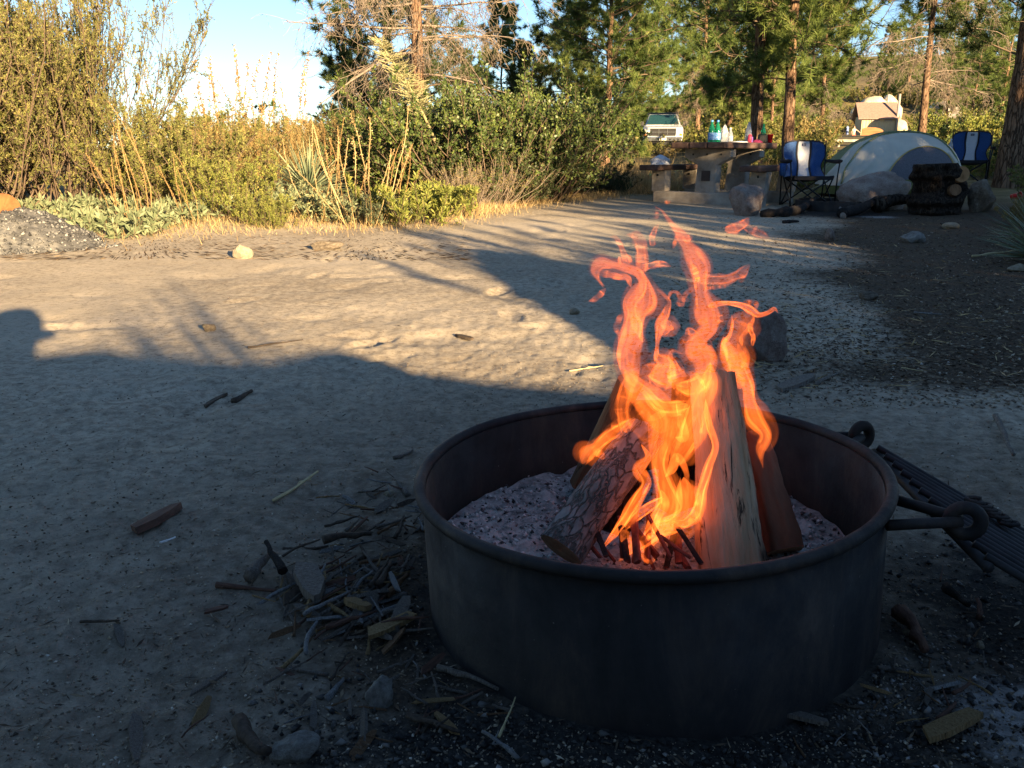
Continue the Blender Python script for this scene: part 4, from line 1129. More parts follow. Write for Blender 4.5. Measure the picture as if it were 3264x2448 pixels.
yel = stalk_meshes('yellow_stalks', 212, 6, 0.85, 0.5, M['straw'])
for px, py, s, rz, lab in ((465, 735, 1.25, 0.0, 'tall rusty seed stalks above the pale sage plants'), (410, 745, 0.8, 2.0, 'rusty seed stalks in front of the tall left shrub'), (620, 715, 0.75, 1.0, 'rusty seed stalks left of the bright green bush'), (1090, 700, 1.1, 2.3, 'rusty stalks right of the yucca'), (1250, 700, 0.95, 3.1, 'rusty stalks left of the leafy green bush')):
    plant('rusty_seed_stalks', lab, 'plant', rust, sink(gnd(px, py), 0.02), rz, s, 'rusty seed stalks', ('stems', 'seed_heads'))
for px, py, s, rz, lab in ((1180, 715, 1.5, 0.0, 'tallest yellow stalks standing before the dark pine'), (1150, 725, 1.1, 2.6, 'yellow stalks leaning over the woolly herbs'), (1030, 705, 1.2, 4.0, 'yellow stalks in front of the yucca')):
    plant('yellow_stalks', lab, 'plant', yel, sink(gnd(px, py), 0.02), rz, s, 'yellow stalks', ('stems', 'seed_heads'))
osk = stalk_meshes('orange_stalks', 213, 9, 1.9, 0.28, M['rusty_stalk'], 0.4, 90, (0.035, 0.02))
for px, Y, s, rz, lab in ((740, 12.5, 1.0, 0.0, 'orange-tipped stalks against the sky right of the tall shrub'), (830, 13.5, 1.1, 1.9, 'tallest orange-tipped stalks against the open sky'), (920, 14, 0.95, 3.9, 'orange-tipped stalks nearest the dead pine'), (650, 13, 0.9, 5.0, 'orange-tipped stalks beside the tall shrub tips')):
    plant('orange_stalks', lab, 'plant', osk, spot(px, Y), rz, s, 'orange-tipped stalks', ('stems', 'seed_heads'))
reds = stalk_meshes('reddish_stalks', 214, 16, 0.95, 0.6, M['rusty_stalk'], 0.16, 40)
for px, py, s, rz, lab in ((1790, 630, 1.0, 0.0, 'reddish twiggy stalks in front of the dark green bush'), (1720, 625, 0.7, 2.0, 'short reddish stalks beside the dry grass')):
    plant('reddish_stalks', lab, 'plant', reds, sink(gnd(px, py), 0.02), rz, s, 'reddish stalks', ('stems', 'seed_heads'))
rods = stalk_meshes('green_rods', 215, 14, 1.6, 0.5, M['chamise'], 0.3, 150, (0.03, 0.012))
plant('upright_rods', 'upright leafy rods rising above the dark green bush', 'plant', rods, spot(1470, 14), 0.5, 1.0, None, ('stems', 'seed_heads'))

# yuccas
def yucca_meshes(name, seed, n, L, w=0.022):
    r = np.random.default_rng(seed)
    a = r.uniform(0, 6.283, n); el = np.arccos(r.uniform(0.02, 1, n)) * 1.0
    d = np.stack([np.cos(a) * np.sin(el), np.sin(a) * np.sin(el), np.cos(el)], -1)
    K = 4
    l = L * r.uniform(0.75, 1.1, n)
    P = grow(r, np.zeros((n, 3)) + np.array([0, 0, 0.06]), d, l, K, 0.03, -0.03)
    side = nrm(np.cross(d, r.normal(0, 1, (n, 3)) * 0.3 + np.array([0, 0, 1])))
    wd = w * np.array([0.8, 1.0, 0.6, 0.05])
    V = np.stack([P - side[:, None] * wd[None, :, None] / 2, P + side[:, None] * wd[None, :, None] / 2], 2).reshape(-1, 3)
    b = (np.arange(n) * K * 2)[:, None]; i = np.arange(K - 1)[None]
    F = np.stack([b + 2 * i, b + 2 * i + 1, b + 2 * i + 3, b + 2 * i + 2], -1).reshape(-1, 4)
    return (np_mesh(name, V, F, M['yucca'], tint=np.repeat(np.clip(r.normal(0.5, 0.25, n), 0, 1), K * 2)),)
yu = yucca_meshes('yucca_blades', 221, 190, 0.62)
p = gx(985, 10.4)
plant('yucca', 'spiky grey-green yucca rosette in the dry brush', 'yucca', yu, (p.x, p.y, p.z + 0.1), 0.0, 1.0, 'yuccas', ('blades',))
plant('yucca', 'spiky yucca at the right edge below the thick trunk', 'yucca', yu, sink(gx(3330, 7.0), 0.0), 1.0, 0.85, 'yuccas', ('blades',))
plant('yucca', 'pale drooping yucca at the right edge beside the litter', 'yucca', yu, sink(gx(3350, 6.0), 0.0), 2.4, 0.75, 'yuccas', ('blades',))

# fallen yucca flower stalk leaning out of the bush
b0, b1 = at(1386, 446, 11.0), at(1195, 115, 11.6)
fs = thing('dead_yucca_stalk', 'pale bristling dead yucca flower stalk leaning left in front of the dead pine', 'plant stalk', b0)
r = np.random.default_rng(231)
K = 9
path = np.array([tuple(b0.lerp(b1, k / (K - 1)) - b0) for k in range(K)])
path[:, 0] += 0.06 * np.sin(np.linspace(0, 3.14, K))
V, F = tubes_np(path[None], (0.021 * np.linspace(1, 0.35, K))[None], 8)
M['stalk_pale'] = leaf_mat('pale_dead_stalk', [(0, (0.36, 0.29, 0.14)), (0.5, (0.44, 0.41, 0.21)), (1, (0.50, 0.49, 0.29))], 0.25)
link('stem', np_mesh('yucca_stalk_stem', V, F, M['stalk_pale'], tint=np.full(len(V), .2), smooth=True), fs)
nb = 340
t = 0.22 + 0.76 * r.random(nb)
sp, sd = along(path[None], np.zeros(nb, int), t)
a = r.uniform(0, 6.283, nb)
out = nrm(np.stack([np.cos(a), np.sin(a), 0 * a], -1) + sd * 0.3 + np.array([0, 0, -0.25]))
Q = grow(r, sp, out, 0.04 + 0.22 * np.sin(np.pi * np.clip(t * 0.95, 0, 1)) ** 0.8 * r.uniform(0.6, 1.1, nb), 6, 0.18, 0.10)
V, F = tubes_np(Q, 0.0038 * np.ones((nb, 6)), 3)
parts = [(V, F, np.full(len(V), .6))]
k = 2200
p_, d_ = along(Q, r.integers(0, nb, k), r.random(k))
V2, F2, T2_ = leaves_np(r, p_, nrm(d_ + r.normal(0, 0.9, p_.shape)), np.full(k, 0.017), np.full(k, 0.007), r.random(k))
V, F, T = merge(parts + [(V2, F2, T2_)])
link('side_branches', np_mesh('yucca_stalk_branches', V, F, M['stalk_pale'], tint=T), fs)

# big dark green bush between the bank and the table
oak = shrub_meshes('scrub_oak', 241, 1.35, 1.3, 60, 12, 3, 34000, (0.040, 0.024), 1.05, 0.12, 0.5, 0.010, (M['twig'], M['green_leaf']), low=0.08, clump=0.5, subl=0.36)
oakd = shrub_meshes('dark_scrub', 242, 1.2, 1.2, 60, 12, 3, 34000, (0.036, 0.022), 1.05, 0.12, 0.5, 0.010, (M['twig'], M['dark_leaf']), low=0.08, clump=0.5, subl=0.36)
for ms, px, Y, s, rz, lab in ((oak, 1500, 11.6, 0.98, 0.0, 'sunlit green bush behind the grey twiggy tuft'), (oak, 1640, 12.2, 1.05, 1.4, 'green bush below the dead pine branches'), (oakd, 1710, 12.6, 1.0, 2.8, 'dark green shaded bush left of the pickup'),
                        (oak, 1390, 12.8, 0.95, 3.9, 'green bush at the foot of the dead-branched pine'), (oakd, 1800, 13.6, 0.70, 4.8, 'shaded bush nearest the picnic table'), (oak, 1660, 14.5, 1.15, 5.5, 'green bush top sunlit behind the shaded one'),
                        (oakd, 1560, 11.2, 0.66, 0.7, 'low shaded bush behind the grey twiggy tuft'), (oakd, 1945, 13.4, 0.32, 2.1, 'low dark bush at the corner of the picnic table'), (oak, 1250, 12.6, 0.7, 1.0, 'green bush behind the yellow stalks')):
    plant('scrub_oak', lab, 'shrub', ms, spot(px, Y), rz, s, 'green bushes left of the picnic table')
tuft = shrub_meshes('grey_tuft', 243, 0.62, 0.55, 120, 5, 0, 3000, (0.022, 0.007), 0.95, 0.10, 0.45, 0.005, (M['dead_twig'], M['tan_brush']), low=0.4, subl=0.3)
for px, py, s, rz, lab in ((1560, 655, 1.0, 0.0, 'grey twiggy tuft in front of the green bush'), (1480, 660, 0.75, 2.0, 'smaller grey twiggy tuft beside the leafy bush'), (1650, 640, 0.7, 4.0, 'grey twiggy tuft in the dry grass')):
    plant('twiggy_tuft', lab, 'shrub', tuft, sink(gnd(px, py), 0.02), rz, s, 'grey twiggy tufts')
# dry grass along the edge
def grass_stuff(name, label, n, fn, H, seed, m, w=0.006):
    r = np.random.default_rng(seed)
    P = fn(r, n)
    P[:, 2] = hfull(P[:, 0], P[:, 1]) - 0.01
    d = nrm(r.normal(0, 0.45, P.shape) * np.array([1, 1, 0.2]) + np.array([0, 0, 1]))
    V, F, T = leaves_np(r, P, d, H * r.uniform(0.4, 1.2, n), w * r.uniform(0.7, 1.3, n), r.random(n), 'blade')
    o = link(name, np_mesh(name, V, F, m, tint=T))
    return tag(o, label, 'grass', kind='stuff')
def band(pts, wid):
    P = np.array([tuple(gnd(*q))[:2] for q in pts])
    def fn(r, n):
        t = r.random(n) * (len(P) - 1); i = np.minimum(t.astype(int), len(P) - 2); f = (t - i)[:, None]
        q = P[i] * (1 - f) + P[i + 1] * f + r.normal(0, wid, (n, 2)) * np.array([1, 1.3])
        return np.concatenate([q, np.zeros((n, 1))], 1)
    return fn
grass_stuff('dry_grass', 'fringe of dry straw grass between the bushes and the sand', 5000, band([(1380, 690), (1480, 672), (1600, 655), (1720, 642), (1850, 632), (1960, 622)], 0.22), 0.12, 251, M['straw'])
grass_stuff('dry_grass', 'dry straw under the shrubs of the left bank', 4500, band([(40, 680), (300, 725), (600, 715), (900, 700), (1200, 705), (1400, 685)], 0.34), 0.10, 252, M['straw'])
grass_stuff('dry_grass', 'tall dry grass seen between the legs of the picnic table', 5000, lambda r, n: np.stack([r.uniform(1.6, 4.2, n), r.uniform(13.4, 15.5, n), 0 * r.random(n)], -1), 0.55, 253, M['straw'], 0.009)

# ------------------------------------------------------------------ chaparral beyond the camp
ch1 = shrub_meshes('chaparral_a', 261, 1.3, 1.2, 30, 9, 2, 9000, (0.075, 0.035), 1.05, 0.12, 0.6, 0.010, (M['twig'], M['chamise']), low=0.1, clump=0.6, subl=0.36)
ch2 = shrub_meshes('chaparral_b', 262, 1.2, 1.2, 30, 9, 2, 9000, (0.075, 0.040), 1.05, 0.12, 0.6, 0.010, (M['twig'], M['bright_leaf']), low=0.1, clump=0.6, subl=0.36)
ch3 = shrub_meshes('chaparral_c', 263, 1.2, 1.2, 30, 9, 2, 9000, (0.075, 0.040), 1.05, 0.12, 0.6, 0.010, (M['twig'], M['green_leaf']), low=0.1, clump=0.6, subl=0.36)
ch4 = shrub_meshes('chaparral_d', 264, 1.0, 1.2, 40, 8, 2, 8000, (0.075, 0.030), 0.9, 0.12, 0.7, 0.008, (M['rusty_stalk'], M['tan_brush']), low=0.2, clump=0.6, subl=0.36)
kinds = ((ch1, 'olive chaparral bush on the slope beyond the camp'), (ch2, 'yellow-green chaparral bush on the slope beyond the camp'), (ch3, 'dark green chaparral bush on the slope beyond the camp'), (ch4, 'tan dry chaparral bush on the slope beyond the camp'))
rb = np.random.default_rng(271)
def clear(px, Y, s=1.0):
    mg = 1.5 * s * FPX / Y
    if 2670 - mg < px < 2890 + mg and Y < 104: return False
    if 2050 - mg < px < 2180 + mg and Y < 56: return False
    return True
for k in range(300):
    Y = 15.5 * (150 / 15.5) ** (rb.random() ** 0.85)
    px = rb.uniform(2250, 3400) if Y < 60 else rb.uniform(2100, 3400)
    if Y < 18 and px < 2480: continue
    ms, lab = kinds[int(rb.choice(4, p=[0.3, 0.28, 0.22, 0.2]))]
    s = rb.uniform(0.55, 1.15) * (1 if Y > 25 else 0.62) * (1.0 + 0.006 * Y)
    if not clear(px, Y, s): continue
    far = 'close behind the camp' if Y < 24 else ('in the middle distance' if Y < 60 else 'far up the slope')
    where = 'behind the picnic table' if px < 2520 else ('behind the left chair' if px < 2660 else ('above the tent' if px < 2960 else ('behind the right chair' if px < 3130 else 'by the right edge')))
    lab = lab.replace('on the slope beyond the camp', far + ' ' + where)
    plant('chaparral_bush', lab, 'shrub', ms, spot(px, Y), rb.uniform(0, 6.28), s, lab.replace('bush', 'bushes'))
for k in range(46):
    Y = rb.uniform(18, 60); px = rb.uniform(600, 2250)
    if not clear(px, Y, 1.1): continue
    ms, lab = kinds[int(rb.choice(4, p=[0.4, 0.05, 0.2, 0.35]))]
    lab = lab.replace('on the slope beyond the camp', 'on the flat behind the left bank')
    plant('chaparral_bush', lab, 'shrub', ms, spot(px, Y), rb.uniform(0, 6.28), rb.uniform(0.7, 1.2), lab.replace('bush', 'bushes'))
for px, Y, s, ms, rz, lab in ((3420, 9.6, 0.42, ch1, 0.0, 'grey-green bush at the right edge beside the stump'), (3340, 8.6, 0.32, ch4, 1.0, 'dry bush at the right edge beside the second chair'), (3270, 16.5, 0.5, ch2, 2.0, 'olive bush behind the right-hand chair'),
                             (3085, 17.5, 0.5, ch3, 3.0, 'green bush between the tent and the right-hand chair'), (2560, 14.5, 0.5, ch2, 4.0, 'low yellow-green bush behind the left chair'), (2330, 14.5, 0.45, ch3, 5.0, 'low grey-green bush seen under the picnic table'), (2440, 14.8, 0.55, ch1, 1.0, 'low olive bush behind the right table leg'),
                             (3330, 14.5, 0.7, ch4, 0.5, 'dry brush at the foot of the thick edge trunk')):
    plant('camp_bush', lab, 'shrub', ms, spot(px, Y), rz, s, 'bushes close around the camp')
for px, Y, s, ms, rz, lab in ((2062, 36, 0.55, ch1, 0.0, 'low olive bush before the left headlight of the pickup'), (2120, 33, 0.38, ch4, 1.0, 'low dry bush before the middle of the pickup'), (2185, 36, 0.6, ch4, 2.0, 'dry bush before the right side of the pickup')):
    plant('truck_bush', lab, 'shrub', ms, spot(px, Y), rz, s, 'bushes before the pickup')
# ------------------------------------------------------------------ rocks
from mathutils import noise as mnoise
def rock_mesh(name, seed, m, sub=4, cuts=9, rough=0.10, round_=0.5):
    """unit rock: a ball planed by random cuts, then roughened"""
    r = random.Random(seed)
    bm = bmesh.new()
    bmesh.ops.create_icosphere(bm, subdivisions=sub, radius=1.0)
    pl = []
    for _ in range(cuts):
        n = Vector((r.gauss(0, 1), r.gauss(0, 1), r.gauss(0, 1))).normalized()
        pl.append((n, r.uniform(0.55, 0.9)))
    for v in bm.verts:
        p = v.co.copy()
        for n, d in pl:
            e = p.dot(n) - d
            if e > 0: p -= n * e * (1 - round_ * 0.3)
        q = p * 1.7 + Vector((seed * 3.1, seed * 1.7, 0))
        k = mnoise.fractal(q, 1.0, 2.0, 5) * rough + mnoise.fractal(q * 4, 1.0, 2.0, 3) * rough * 0.25
        v.co = p + v.co.normalized() * k
    me = bpy.data.meshes.new(name)
    bm.to_mesh(me); bm.free()
    me.polygons.foreach_set('use_smooth', [True] * len(me.polygons))
    me.materials.append(m)
    return me
def rock_mat(name, stops, sc_=2.2):
    m, nt, b, out = new_mat(name)
    col = ramp(nt, noise_tex(nt, sc_, 8, 0.68), stops)
    sp = ramp(nt, noise_tex(nt, sc_ * 14, 4, 0.7), [(0.34, (0.25, 0.25, 0.25)), (0.5, (1, 1, 1))])
    x = N(nt, 'ShaderNodeMix', data_type='RGBA', blend_type='MULTIPLY'); x.inputs['Factor'].default_value = 0.6
    nt.links.new(col, x.inputs['A']); nt.links.new(sp, x.inputs['B'])
    nt.links.new(x.outputs['Result'], b.inputs['Base Color'])
    b.inputs['Roughness'].default_value = 0.9; b.inputs['Specular IOR Level'].default_value = 0.15
    p = bump(nt, b, noise_tex(nt, sc_ * 4, 8, 0.7), 0.7, 0.08)
    bump(nt, b, noise_tex(nt, sc_ * 22, 4, 0.7), 0.5, 0.02, p)
    return m
M['granite'] = rock_mat('pinkish_granite', [(0.3, (0.20, 0.14, 0.115)), (0.48, (0.37, 0.29, 0.25)), (0.62, (0.46, 0.39, 0.34)), (0.75, (0.52, 0.46, 0.40))])
M['grey_rock'] = rock_mat('grey_granite', [(0.3, (0.19, 0.18, 0.16)), (0.5, (0.38, 0.36, 0.325)), (0.7, (0.54, 0.515, 0.465))])
M['brown_rock'] = rock_mat('brown_lichen_rock', [(0.3, (0.12, 0.095, 0.07)), (0.5, (0.27, 0.22, 0.165)), (0.7, (0.42, 0.36, 0.28))])
M['cream_rock'] = rock_mat('pale_cream_rock', [(0.3, (0.40, 0.32, 0.22)), (0.5, (0.55, 0.47, 0.34)), (0.7, (0.64, 0.57, 0.44))])  # pale cream stone colour with darker specks
def rock(label, loc, s, m, seed, rot=(0, 0, 0), name='rock', group=None, sub=4, cuts=9, rough=0.10, cat='rock'):
    o = link(name, rock_mesh(name, seed, M[m], sub, cuts, rough))
    o.location = loc; o.scale = s; o.rotation_euler = rot
    return tag(o, label, cat, group)
def rock_at(label, px, py, wpx, hpx, m, seed, rotz=0.0, dep=0.8, bury=0.12, **kw):
    """stand a rock on the ground where the photo shows its foot; width and height in photo pixels"""
    g = gnd(px, py); d = g.y * CP + (CAM_H - g.z) * SP
    w, h = wpx / FPX * d / 2, hpx / FPX * d
    return rock(label, (g.x, g.y + w * dep, g.z + h * (0.5 - bury)), (w * 1.12, w * dep * 1.1, h * 0.58 * (1 + bury)), m, seed, (0, 0, rotz), **kw)
rock_at('grey-brown round boulder standing behind the right of the flames', 2442, 1158, 155, 158, 'granite', 3, 0.4, name='boulder', cat='boulder')
rock_at('blocky pinkish boulder catching a strip of sun in front of the picnic table', 2390, 690, 125, 112, 'granite', 5, 0.9, name='boulder', cat='boulder', cuts=11)
rock_at('long rounded pinkish boulder lying in front of the tent', 2812, 672, 225, 118, 'granite', 95, 0.2, name='boulder', cat='boulder', dep=0.62, cuts=4)
rock_at('low grey boulder right of the sawn stump', 3145, 678, 125, 100, 'brown_rock', 12, 1.1, name='boulder', cat='boulder', dep=0.7)
rock_at('small white rock alone on the sunlit sand at left', 768, 826, 58, 46, 'cream_rock', 14, 0.3)
rock_at('low sandy brown rock on the sunlit sand by the bank', 1040, 798, 95, 30, 'brown_rock', 16, 0.2, dep=0.5)
rock_at('flat orange-brown stone on the shade edge', 660, 1058, 42, 26, 'brown_rock', 18, 0.2)
rock_at('small orange stone at the shadow tip on the sand', 1832, 1003, 36, 20, 'cream_rock', 19, 0.8)
rock_at('reddish upright stone half buried in the shaded sand', 2650, 770, 34, 42, 'granite', 20, 0.5)
rock_at('grey patchy stone flush with the shaded ground', 2920, 775, 80, 40, 'grey_rock', 21, 0.5, bury=0.3)
rock_at('tan stone in the leaf litter below the stump', 3040, 730, 52, 24, 'cream_rock', 22, 0.2)
rock_at('orange-brown stone in the dark litter', 2775, 958, 62, 26, 'brown_rock', 24, 0.2)
rock_at('tan stone cut by the right edge of the picture', 3250, 868, 55, 26, 'cream_rock', 25, 0.3)
rock_at('pale angular stone beside the twig heap in front of the ring', 1208, 2262, 96, 95, 'grey_rock', 27, 0.7, cuts=12)
rock_at('angular grey stone at the bottom edge', 930, 2445, 150, 96, 'grey_rock', 30, 0.4, cuts=12, dep=0.6)
rock_at('white pebble on the ash right of the ring', 2895, 2028, 26, 20, 'cream_rock', 31, 0.1)
rock_at('pale pebble in the ash heap by the grate', 3130, 2070, 28, 22, 'cream_rock', 32, 0.1)
rock_at('small pale flat stone in the shade beyond the ring', 1240, 1585, 34, 16, 'cream_rock', 33, 0.1)
# rocks on the far slope behind the outhouse
for px, py, Y, w, h, sd, lab in ((2780, 330, 118, 2.0, 2.3, 40, 'large cream boulder above the outhouse roof'), (2838, 335, 122, 1.6, 2.6, 41, 'tall cream rock behind the vent pipes'), (2742, 352, 115, 1.2, 1.2, 42, 'cream boulder left of the outhouse roof ridge'),
                          (2868, 398, 100, 0.9, 1.1, 43, 'cream boulder at the right end of the outhouse'), (2815, 352, 121, 1.5, 2.2, 44, 'grey shaded boulder between the two cream rocks')):
    p = at(px, py, Y)
    rock(lab, (p.x, p.y, p.z - h * 0.45), (w, w, h), 'grey_rock' if sd == 44 else 'cream_rock', sd, (0, 0, sd), name='boulder', cat='boulder', group='boulders behind the outhouse', sub=3)
for px, py, Y, s, lab in ((3010, 345, 90, 1.6, 'grey boulder pile on the hillside behind the tent pine'), (3085, 395, 40, 0.7, 'cream rock in the brush by the right-hand chair')):
    p = at(px, py, Y)
    rock(lab, (p.x, p.y, p.z - s * 0.3), (s, s, s * 0.8), 'grey_rock' if s > 1 else 'cream_rock', int(px), (0, 0, 1), name='boulder', cat='boulder', sub=3)

# ------------------------------------------------------------------ picnic table
M['concrete'] = mat2('weathered_concrete', [(0.3, (0.20, 0.17, 0.14)), (0.5, (0.33, 0.29, 0.245)), (0.7, (0.44, 0.40, 0.35))], 5, 0.92, 0.5, 0.008, bscale=60)
M['brown_plank'] = mat2('brown_stained_plank', [(0.3, (0.055, 0.032, 0.026)), (0.55, (0.105, 0.064, 0.050)), (0.75, (0.17, 0.11, 0.09))], 14, 0.75, 0.3, 0.004, stretch=(1, 0.15, 1))
M['black'] = flat_mat('black_plastic', (0.012, 0.012, 0.013), 0.55)
AL = R_(40)
tc_ = gx(2305, 11.95)
table = thing('picnic_table', 'picnic table with concrete legs and brown planks in the shade', 'picnic table', (tc_.x, tc_.y, tc_.z - 0.01), -AL)
for fy in (-0.43, 0.43):
    MB().box((0, fy, 0.03), (1.56, 0.20, 0.24)).build('foot_beam', M['concrete'], table, bevel=0.02)
    MB().prism([(-0.33, 0.70), (0.33, 0.70), (0.33, 0.60), (0.27, 0.56), (0.14, 0.50), (0.135, 0.14), (-0.165, 0.14), (-0.135, 0.50), (-0.27, 0.56), (-0.33, 0.60)][::-1], (1, 0, 0), (0, 0, 1), (0, 1, 0), (0, fy - 0.075, 0), 0.15).build('pedestal', M['concrete'], table, bevel=0.012)
    for s in (-1, 1):
        MB().prism([(s * 0.70 - 0.12, 0.14), (s * 0.70 + 0.10, 0.14), (s * 0.72 + 0.12, 0.42), (s * 0.72 - 0.10, 0.42)], (1, 0, 0), (0, 0, 1), (0, 1, 0), (0, fy - 0.075, 0), 0.15).build('bench_leg', M['concrete'], table, bevel=0.012)
        MB().box((s * 0.72, fy - 0.079, 0.36), (0.02, 0.012, 0.03)).build('bolt', M['black'], table)
    for x in (-0.2, 0.0, 0.2):
        MB().box((x, fy - 0.079, 0.63), (0.018, 0.012, 0.022)).build('bolt', M['black'], table)
MB().box((0.0, -0.515, 0.36), (0.12, 0.012, 0.13)).build('plaque', flat_mat('dark_plaque', (0.05, 0.035, 0.032), 0.6), table)
for x in (-0.26, 0, 0.26):
    MB().box((x, 0, 0.742), (0.25, 1.56, 0.078)).build('top_plank', M['brown_plank'], table, bevel=0.016)
for s in (-1, 1):
    MB().box((s * 0.72, 0, 0.459), (0.27, 1.56, 0.072)).build('bench_plank', M['brown_plank'], table, bevel=0.016)
TZ = tc_.z - 0.01 + 0.7815
def ontop(px):
    dx = (px - 2305) / FPX * 11.85
    return Vector((tc_.x + dx, tc_.y + 0.42 * dx, TZ))
def glass_mat(name, c, rough=0.08, t=0.75):
    m, nt, b, out = new_mat(name)
    b.inputs['Base Color'].default_value = (*c, 1); b.inputs['Roughness'].default_value = rough
    b.inputs['Transmission Weight'].default_value = t; b.inputs['IOR'].default_value = 1.3
    f = noise_tex(nt, 40, 3); bump(nt, b, f, 0.05, 0.002)
    return m
M['green_glass'] = glass_mat('green_bottle_plastic', (0.03, 0.42, 0.25))
M['clear'] = glass_mat('clear_plastic', (0.75, 0.78, 0.82), 0.25, 0.6)
M['blue_label'] = mat2('blue_label', [(0.45, (0.10, 0.28, 0.62)), (0.6, (0.35, 0.55, 0.80))], 60, 0.5, 0)
M['white_plastic'] = flat_mat('white_plastic', (0.72, 0.74, 0.78), 0.5, var=0.12)
def bottle(label, p, h, r, body, cap, lab=None, group=None):
    t = thing('bottle', label, 'bottle', p, 0, group)
    MB().lathe([(0.001, 0), (r * 0.9, 0.0), (r, 0.01), (r, h * 0.45), (r * 0.95, h * 0.58), (r * 0.42, h * 0.82), (r * 0.36, h * 0.93), (0.001, h * 0.93)], 18).build('body', body, t, smooth=True)
    MB().lathe([(0.001, h * 0.915), (r * 0.42, h * 0.915), (r * 0.42, h), (0.001, h)], 14).build('cap', cap, t, smooth=False)
    if lab: MB().lathe([(r + 0.002, h * 0.12), (r + 0.002, h * 0.44)], 18).build('paper_label', lab, t, smooth=True)
    return t
M['blue_cap'] = flat_mat('blue_cap', (0.06, 0.20, 0.50), 0.5)
q = ontop(2254); bottle('left of the two green water bottles with blue labels on the table', q, 0.285, 0.043, M['green_glass'], M['blue_cap'], M['blue_label'])
q = ontop(2274); bottle('right of the two green water bottles with blue labels on the table', q, 0.285, 0.043, M['green_glass'], M['blue_cap'], M['blue_label'])
q = ontop(2433) + Vector((0.03, 0.10, 0)); bottle('single green bottle behind the black speaker on the table', q, 0.25, 0.036, M['green_glass'], M['green_glass'])
q = ontop(2318); bottle('clear wrapped jug with white label on the table', q, 0.19, 0.038, M['clear'], M['white_plastic'], M['white_plastic'])
# plastic bag heaped beside the jug, and the tall one farther right
def bag_mesh(name, seed, w, d, h, m, peak=1.0):
    r = np.random.default_rng(seed)
    nu, nv = 26, 18
    U, Vv = np.meshgrid(np.linspace(0, 2 * np.pi, nu, endpoint=False), np.linspace(0, 1, nv), indexing='ij')
    rad = (1 - Vv ** 3.2) * (0.85 + 0.5 * fbm(np.cos(U) * 2 + seed, np.sin(U) * 2 + Vv * 4, seed, 3)) + 0.10
    z = h * Vv * (1 + 0.35 * fbm(np.cos(U) * 1.5 + 3, np.sin(U) * 1.5, seed + 1, 2) * peak)
    V = np.stack([w / 2 * rad * np.cos(U), d / 2 * rad * np.sin(U), z], -1).reshape(-1, 3)
    idx = np.arange(nu * nv).reshape(nu, nv); i2 = (np.arange(nu) + 1) % nu
    F = np.stack([idx[:, :-1], idx[i2][:, :-1], idx[i2][:, 1:], idx[:, 1:]], -1).reshape(-1, 4)
    return np_mesh(name, V, F, m, smooth=True)
o = link('plastic_bag', bag_mesh('plastic_bag', 3, 0.13, 0.11, 0.21, M['clear']), None, ontop(2298)); tag(o, 'clear crumpled plastic bag between the green bottles and the jug', 'bag')
o = link('plastic_bag', bag_mesh('plastic_bag', 5, 0.10, 0.10, 0.27, M['clear']), None, ontop(2386) + Vector((0, 0.05, 0))); tag(o, 'tall clear plastic bag standing around the red and purple packet', 'bag')
t = thing('snack_packet', 'red and purple packet standing in the tall clear bag', 'packet', ontop(2384) + Vector((0, -0.045, 0)))
MB().lathe([(0.001, 0), (0.026, 0.002), (0.030, 0.05), (0.024, 0.10), (0.001, 0.115)], 12).build('red_pack', flat_mat('red_packet', (0.62, 0.05, 0.10), 0.5), t, smooth=True)
MB().box((0.025, 0.0, 0.04), (0.035, 0.03, 0.075)).build('purple_pack', flat_mat('purple_packet', (0.20, 0.08, 0.42), 0.5), t, bevel=0.006)
o = link('magazine', bag_mesh('magazine', 8, 0.26, 0.16, 0.022, M['white_plastic'], 0.3), None, ontop(2350) + Vector((0, -0.03, 0))); tag(o, 'crumpled white wrapper lying flat on the table middle', 'wrapper')
o = link('magenta_cloth', bag_mesh('magenta_cloth', 9, 0.14, 0.10, 0.04, flat_mat('magenta_cloth', (0.32, 0.03, 0.10), 0.8)), None, ontop(2410) + Vector((0, -0.06, 0))); tag(o, 'dark magenta cloth lying left of the black speaker', 'cloth')
t = thing('speaker_box', 'black boxy speaker beside the red cup on the table', 'speaker', ontop(2428) + Vector((0, -0.06, 0)))
MB().box((0, 0, 0.055), (0.125, 0.09, 0.11), taper=0.9).build('body', M['black'], t, bevel=0.012)
MB().tube([(-0.04, 0, 0.108), (-0.03, 0, 0.122), (0.03, 0, 0.122), (0.04, 0, 0.108)], 0.004, 6).build('handle', M['black'], t)
t = thing('red_cup', 'red plastic party cup at the right end of the table', 'cup', ontop(2456) + Vector((0.0, -0.03, 0)))
MB().lathe([(0.001, 0.002), (0.030, 0.0), (0.043, 0.105), (0.046, 0.106), (0.046, 0.112), (0.041, 0.110), (0.028, 0.006), (0.001, 0.006)], 20).build('cup_body', flat_mat('red_plastic', (0.68, 0.02, 0.025), 0.35), t, smooth=True)
# bag left on the bench, with a scribble of print
bl = table.matrix_basis @ Vector((-0.72, -0.45, 0.497))
bag = link('paper_bag', bag_mesh('paper_bag', 12, 0.30, 0.20, 0.12, flat_mat('white_bag', (0.70, 0.72, 0.78), 0.7, var=0.1), 1.6), None, bl)
tag(bag, 'crumpled white bag with dark print on the left bench', 'bag')
pr = MB()
for i in range(5):
    pr.tube([(-0.05 + i * 0.022, -0.0905 + 0.004 * (i % 2), 0.045 + 0.006 * (i % 2)), (-0.042 + i * 0.022, -0.0925, 0.06), (-0.034 + i * 0.022, -0.0905, 0.042)], 0.0025, 4)
pr.build('print', flat_mat('blue_ink', (0.06, 0.07, 0.22), 0.7), bag)

